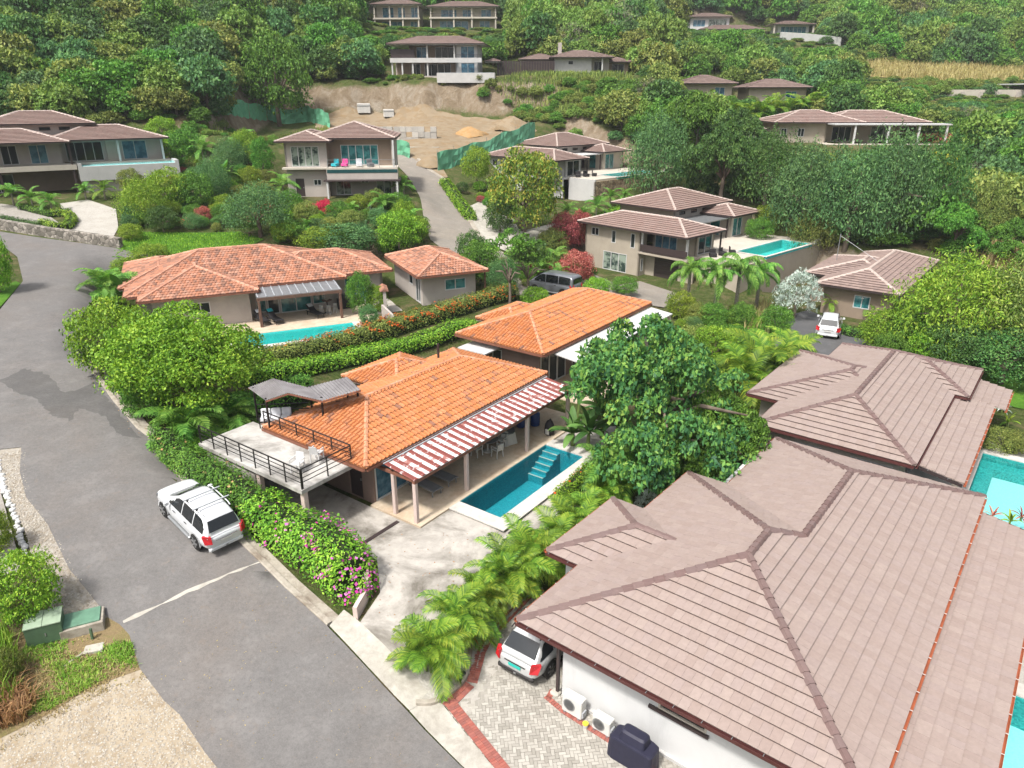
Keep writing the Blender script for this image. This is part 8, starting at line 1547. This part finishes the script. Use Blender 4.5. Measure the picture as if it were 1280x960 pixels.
    if not van: cross(0, 2, 0.28, 0.95, 0.94, 'rear_window', (-0.05 if rear == 0 else -0.02, 0.03)); cross(7, 8, 0.06, 0.9, 0.93, 'windscreen', (0.02, 0.035))
    else: cross(5, 6, 0.05, 0.9, 0.95, 'windscreen', (0.02, 0.035)); cross(0, 1, 0.3, 0.95, 0.9, 'rear_window', (-0.05, 0.0))
    for wx in (-1.42, 1.42):
        for sd_ in (-1, 1):
            w = link('wheel', MB().lathe([(0.16, -0.1), (0.30, -0.115), (0.355, -0.08), (0.36, 0.0), (0.355, 0.08), (0.30, 0.115), (0.16, 0.1)], 24).mesh('wheel', M['tyre'], True), o, loc=(wx * sx, sd_ * 0.83 * sy, 0.36)); w.rotation_euler = (math.pi / 2, 0, 0)
            m = MB(); m.lathe([(0.05, -0.02), (0.05, 0.13), (0.235, 0.118), (0.24, 0.10), (0.24, -0.02)], 20); r_ = m.build('rim', M['tyre'], w)
            m = MB()
            for q in range(6):
                a = q * math.pi / 3; c, s = math.cos(a), math.sin(a); m.bar((0.04 * c, 0.04 * s, -sd_ * 0.128), (0.225 * c, 0.225 * s, -sd_ * 0.128), 0.07, 0.02)
            m.build('spoke', M[rim], w)
            m = MB(); k = 14; vs = []                                   # wheel arch
            for i in range(k + 1):
                a = math.pi * i / k; vs += [(wx + 0.40 * math.cos(a), sd_ * 0.925, 0.36 + 0.40 * math.sin(a)), (wx + 0.47 * math.cos(a), sd_ * 0.93, 0.36 + 0.47 * math.sin(a)), (wx + 0.40 * math.cos(a), sd_ * 0.78, 0.36 + 0.40 * math.sin(a))]
            f = [(i * 3, i * 3 + 1, i * 3 + 4, i * 3 + 3) for i in range(k)] + [(i * 3 + 2, i * 3, i * 3 + 3, i * 3 + 5) for i in range(k)]; m.add(S(vs), f); m.build('wheel_arch', M['black' if cladding else paint], o)
            MB().add(S([(wx + 0.39 * math.cos(math.pi * 2 * i / 20), sd_ * 0.926, 0.36 + 0.39 * math.sin(math.pi * 2 * i / 20)) for i in range(20)]), [tuple(range(20))]).build('wheel_well', M['black'], o)
    for sd_ in (-1, 1):
        MB().hexa(S([(-2.30, sd_ * 0.64, 0.74), (-2.14, sd_ * 0.86, 0.74), (-2.02, sd_ * 0.86, 1.06), (-2.26, sd_ * 0.66, 1.10)]), S([(-2.46, sd_ * 0.66, 0.76), (-2.30, sd_ * 0.93, 0.76), (-2.10, sd_ * 0.955, 1.07), (-2.40, sd_ * 0.68, 1.11)])).build('tail_light', M['red_lens'], o)
        MB().hexa(S([(2.28, sd_ * 0.45, 0.72), (2.05, sd_ * 0.84, 0.72), (2.0, sd_ * 0.86, 0.86), (2.24, sd_ * 0.45, 0.84)]), S([(2.36, sd_ * 0.45, 0.72), (2.12, sd_ * 0.88, 0.72), (2.05, sd_ * 0.89, 0.87), (2.30, sd_ * 0.45, 0.85)])).build('headlight', M['chrome'], o)
        m = MB(); m.cbox(0.82 * sx, sd_ * 1.02 * sy, 1.06 * sz, 1.22 * sz, 0.12, 0.2, 0.03); m.build('mirror', M[paint], o)
        if rails: MB().tube(S([(-1.7, sd_ * 0.61, 1.80), (-1.5, sd_ * 0.62, 1.86), (-0.2, sd_ * 0.62, 1.87), (0.05, sd_ * 0.61, 1.80)]), 0.025, 6).build('roof_rail', M['black' if not rack else paint], o)
        for hx in (-0.75, 0.25): MB().box(hx * sx, (hx + 0.2) * sx, sd_ * 0.93 * sy - 0.015, sd_ * 0.93 * sy + 0.015, 0.92 * sz, 0.955 * sz).build('door_handle', M['chrome'], o)
    if rack:
        for rx in (-1.25, -0.45): MB().bar((rx * sx, -0.82 * sy, 1.93 * sz), (rx * sx, 0.82 * sy, 1.93 * sz), 0.05, 0.04).build('rack_bar', M['grey_flash'], o)
        for rx in (-1.25, -0.45):
            for sd_ in (-1, 1): MB().cbox(rx * sx, sd_ * 0.64 * sy, 1.82 * sz, 1.92 * sz, 0.12, 0.07, 0.01).build('rack_foot', M['black'], o)
    for sd_ in (-1, 1): m = MB(); m.cbox(0, sd_ * 0.90 * sy, 0.26 * sz, 0.36 * sz, 1.95 * sx, 0.14, 0.03); m.build('side_step', M['steel' if not cladding else 'black'], o)
    m = MB(); m.cbox(-2.33 * sx, 0, 0.36 * sz, 0.52 * sz, 0.16, 1.56 * sy, 0.05); m.build('bumper', M['black' if cladding else paint], o)
    MB().box((-2.445) * sx, -2.42 * sx, -0.26, 0.26, 0.70 * sz, 0.82 * sz).build('number_plate', M[plate or 'off_white'], o); MB().box(-2.43 * sx, -2.405 * sx, -0.45, 0.45, 0.855 * sz, 0.885 * sz).build('tailgate_trim', M['chrome' if not cladding else 'black'], o)
    MB().box(2.30 * sx, 2.40 * sx, -0.42, 0.42, 0.5 * sz, 0.74 * sz).build('grille', M['black'], o); MB().box(-2.42 * sx, -2.36 * sx, -0.05, 0.05, 0.34, 0.42).build('tow_hook', M['steel'], o)
    return o
def facing(a, b): return math.atan2(b[1] - a[1], b[0] - a[0])
# heading of each car from two wheel contacts
r0, r1 = G(243, 686), G(208, 650); hd = facing(r0, r1); nrm = np.array([math.sin(hd), -math.cos(hd)]); ctr = (r0[:2] + r1[:2]) / 2 + nrm * 0.86
vehicle('parked_suv', 'white SUV with roof bars parked on the road beside the hedge', 'car', (ctr[0], ctr[1], T(*ctr) + 0.06), hd, 4.45, 1.74, 1.70, 'car_white', rack=True, slope=math.atan2(r1[2] - r0[2], np.linalg.norm((r1 - r0)[:2])))
c0 = np.array(at(H2, 0.0, 0.12)[:2]); hd = R(H2[1] + 2.0); ctr = c0 + np.array([math.cos(hd), math.sin(hd)]) * 2.30
vehicle('parked_suv', 'silver white SUV half under the brown roof eave on paved forecourt', 'car', (ctr[0], ctr[1], -1.47), hd, 4.6, 1.86, 1.66, 'car_pearl', 'rim_dark', plate='teal_plate', cladding=True, rear=0.28)
c0 = G(1033, 424); c1 = np.array([*c0[:2]]); hd = R(64); ctr = c1 + np.array([math.cos(hd), math.sin(hd)]) * 2.3
vehicle('parked_suv', 'white SUV with dark rear window parked on the dark parking court', 'car', (ctr[0], ctr[1], T(*ctr) + 0.05), hd, 4.8, 1.9, 1.8, 'car_white')
c0 = G(700, 372); vehicle('parked_van', 'dark grey van half hidden behind the second orange roof', 'van', (c0[0] - 0.5, c0[1] + 1.0, T(c0[0], c0[1] + 1) + 0.05), R(145), 5.0, 1.95, 2.0, 'van_grey', van=True, rails=False)

# ------------------------------------------------------------------ the ground sheet, last, so that it lies under everything laid on it
V = np.stack([GX, GY, GZ - sunk], 2).reshape(-1, 3); nx, ny = len(GXS), len(GYS); I, Jj = np.meshgrid(np.arange(nx - 1), np.arange(ny - 1), indexing='ij'); a = (I * ny + Jj).ravel()
gm_ = arr_mesh('ground', V, np.stack([a, a + ny, a + ny + 1, a + 1], 1), M['ground']); gm_.polygons.foreach_set('use_smooth', [True] * len(gm_.polygons)); link('ground', gm_, kind='structure')
# ------------------------------------------------------------------ loose stones on the sandy lot and verge
def pebbles(name, label, poly, n, mat, r0, r1, seed):
    rng = np.random.default_rng(seed); P_ = np.array(poly); lo, hi = P_.min(0), P_.max(0); X = rng.uniform(lo[0], hi[0], n * 3); Y = rng.uniform(lo[1], hi[1], n * 3); k = inside(poly, X, Y); X, Y = X[k][:n], Y[k][:n]; m = len(X); r = rng.uniform(r0, r1, m) ** 1.0; Z = TV(X, Y) + 0.035
    base = np.array([(1, 0, 0), (0, 1, 0), (-1, 0, 0), (0, -1, 0), (0.15, 0.1, 0.75)]); a = rng.random(m) * 6.28; c, s_ = np.cos(a), np.sin(a); B = base[None] * (0.7 + 0.6 * rng.random((m, 5, 1))); V = np.stack([X[:, None] + r[:, None] * (B[:, :, 0] * c[:, None] - B[:, :, 1] * s_[:, None]), Y[:, None] + r[:, None] * (B[:, :, 0] * s_[:, None] + B[:, :, 1] * c[:, None]), Z[:, None] + r[:, None] * B[:, :, 2]], 2).reshape(-1, 3)
    i = np.arange(m)[:, None] * 5; link(name, arr_mesh(name, V, np.concatenate([i + np.array(t) for t in ((0, 1, 4), (1, 2, 4), (2, 3, 4), (3, 0, 4))], 0), mat), label=label, cat='gravel', kind='stuff')
M['pebble'] = tilemat('pale_stones', [(0.26, 0.22, 0.17), (0.36, 0.33, 0.28), (0.44, 0.41, 0.36)], (0.18, 0.15, 0.12), 0.5)
pebbles('loose_stones', 'loose pale stones on the sandy lot', gp([(0, 930), (60, 895), (140, 856), (182, 846), (210, 876), (232, 896), (262, 940), (296, 985), (-40, 985)]), 5000, M['pebble'], 0.012, 0.045, 1)
pebbles('spilled_gravel', 'loose gravel spilled over the road edge', gp([(160, 800), (176, 836), (206, 874), (226, 894), (256, 938), (290, 985), (312, 985), (272, 925), (240, 885), (222, 862), (196, 828), (176, 796)]), 900, M['pebble'], 0.012, 0.04, 9)
pebbles('verge_gravel', 'grey gravel on the roadside verge', gp([(0, 568), (32, 564), (32, 592), (40, 624), (66, 660), (93, 714), (112, 738), (132, 772), (100, 786), (60, 780), (72, 735), (42, 694), (26, 655), (12, 618), (0, 590)]), 5000, M['pebble'], 0.015, 0.06, 2)
pebbles('planter_stones', 'white pebbles in the palm bed', gp([(520, 882), (550, 876), (580, 850), (590, 815), (602, 790), (650, 745), (690, 712), (670, 712), (600, 770), (560, 820)]), 2500, M['coping'], 0.015, 0.04, 3)

def litter(name, label, poly, n, mat, size, seed, lift):
    rng = np.random.default_rng(seed); P_ = np.array(poly); lo, hi = P_.min(0), P_.max(0); X = rng.uniform(lo[0], hi[0], n * 3); Y = rng.uniform(lo[1], hi[1], n * 3); k = inside(poly, X, Y); X, Y = X[k][:n], Y[k][:n]; C_ = np.stack([X, Y, TV(X, Y) + lift], 1)
    V, Q_ = leaf_arrays(rng, C_, rng.normal(scale=0.25, size=C_.shape) + np.array([0, 0, 1]), size * (0.5 + rng.random(len(C_))), 0.6); link(name, arr_mesh(name, V, Q_, M[mat]), label=label, cat='leaves', kind='stuff')
litter('fallen_leaves', 'fallen leaves along the kerb and road edge', gp([(105, 440), (130, 470), (200, 545), (300, 670), (412, 780), (405, 790), (290, 685), (185, 565), (115, 490), (95, 450)]), 420, 'leaf_rust', 0.08, 5, 0.075)
litter('drive_leaves', 'fallen leaves scattered on the driveway and forecourt', gp([(430, 765), (470, 670), (560, 660), (640, 690), (560, 800), (520, 870)]), 110, 'leaf_rust', 0.07, 6, 0.06)
litter('verge_leaves', 'dead leaves and straw on the verge', gp([(20, 800), (120, 790), (170, 830), (190, 850), (60, 900), (0, 920)]), 420, 'leaf_dry', 0.08, 7, 0.07)
tufts('lot_weeds', 'thin dry grass at the edge of the sandy lot', gp([(0, 930), (60, 892), (140, 852), (180, 842), (185, 850), (130, 868), (60, 905), (0, 945)]), 700, 'leaf_dry', 0.14, 0.012, 31, 1.2, patchy=True)
litter('road_grit', 'scattered dry leaves and grit on the road', gp([(160, 790), (320, 710), (420, 790), (560, 960), (300, 980), (190, 850)]), 160, 'leaf_dry', 0.06, 8, 0.07)
M['tar'] = asphalt('old_tar', (0.095, 0.092, 0.09), patch=False)
sheet('tar_patch', gp([(0, 478), (30, 462), (62, 470), (78, 492), (100, 488), (118, 478), (140, 505), (165, 536), (175, 548), (150, 545), (128, 520), (100, 512), (88, 528), (62, 520), (48, 500), (20, 492)]), M['tar'], 0.066, 0.22, kind='structure', rag=0.07, sink=False)

# ------------------------------------------------------------------ thin humid air
hz = MB().box(-330, 490, -14, 640, -8, 260).mesh('haze', None); hm = bpy.data.materials.new('humid_air'); hm.use_nodes = True; hn = hm.node_tree.nodes; hn.clear()
hv = hn.new('ShaderNodeVolumePrincipled'); hv.inputs['Color'].default_value = (0.86, 0.90, 0.94, 1); hv.inputs['Density'].default_value = 0.00022; ho = hn.new('ShaderNodeOutputMaterial'); hm.node_tree.links.new(hv.outputs[0], ho.inputs['Volume'])
hz.materials.append(hm); link('haze', hz, kind='stuff')
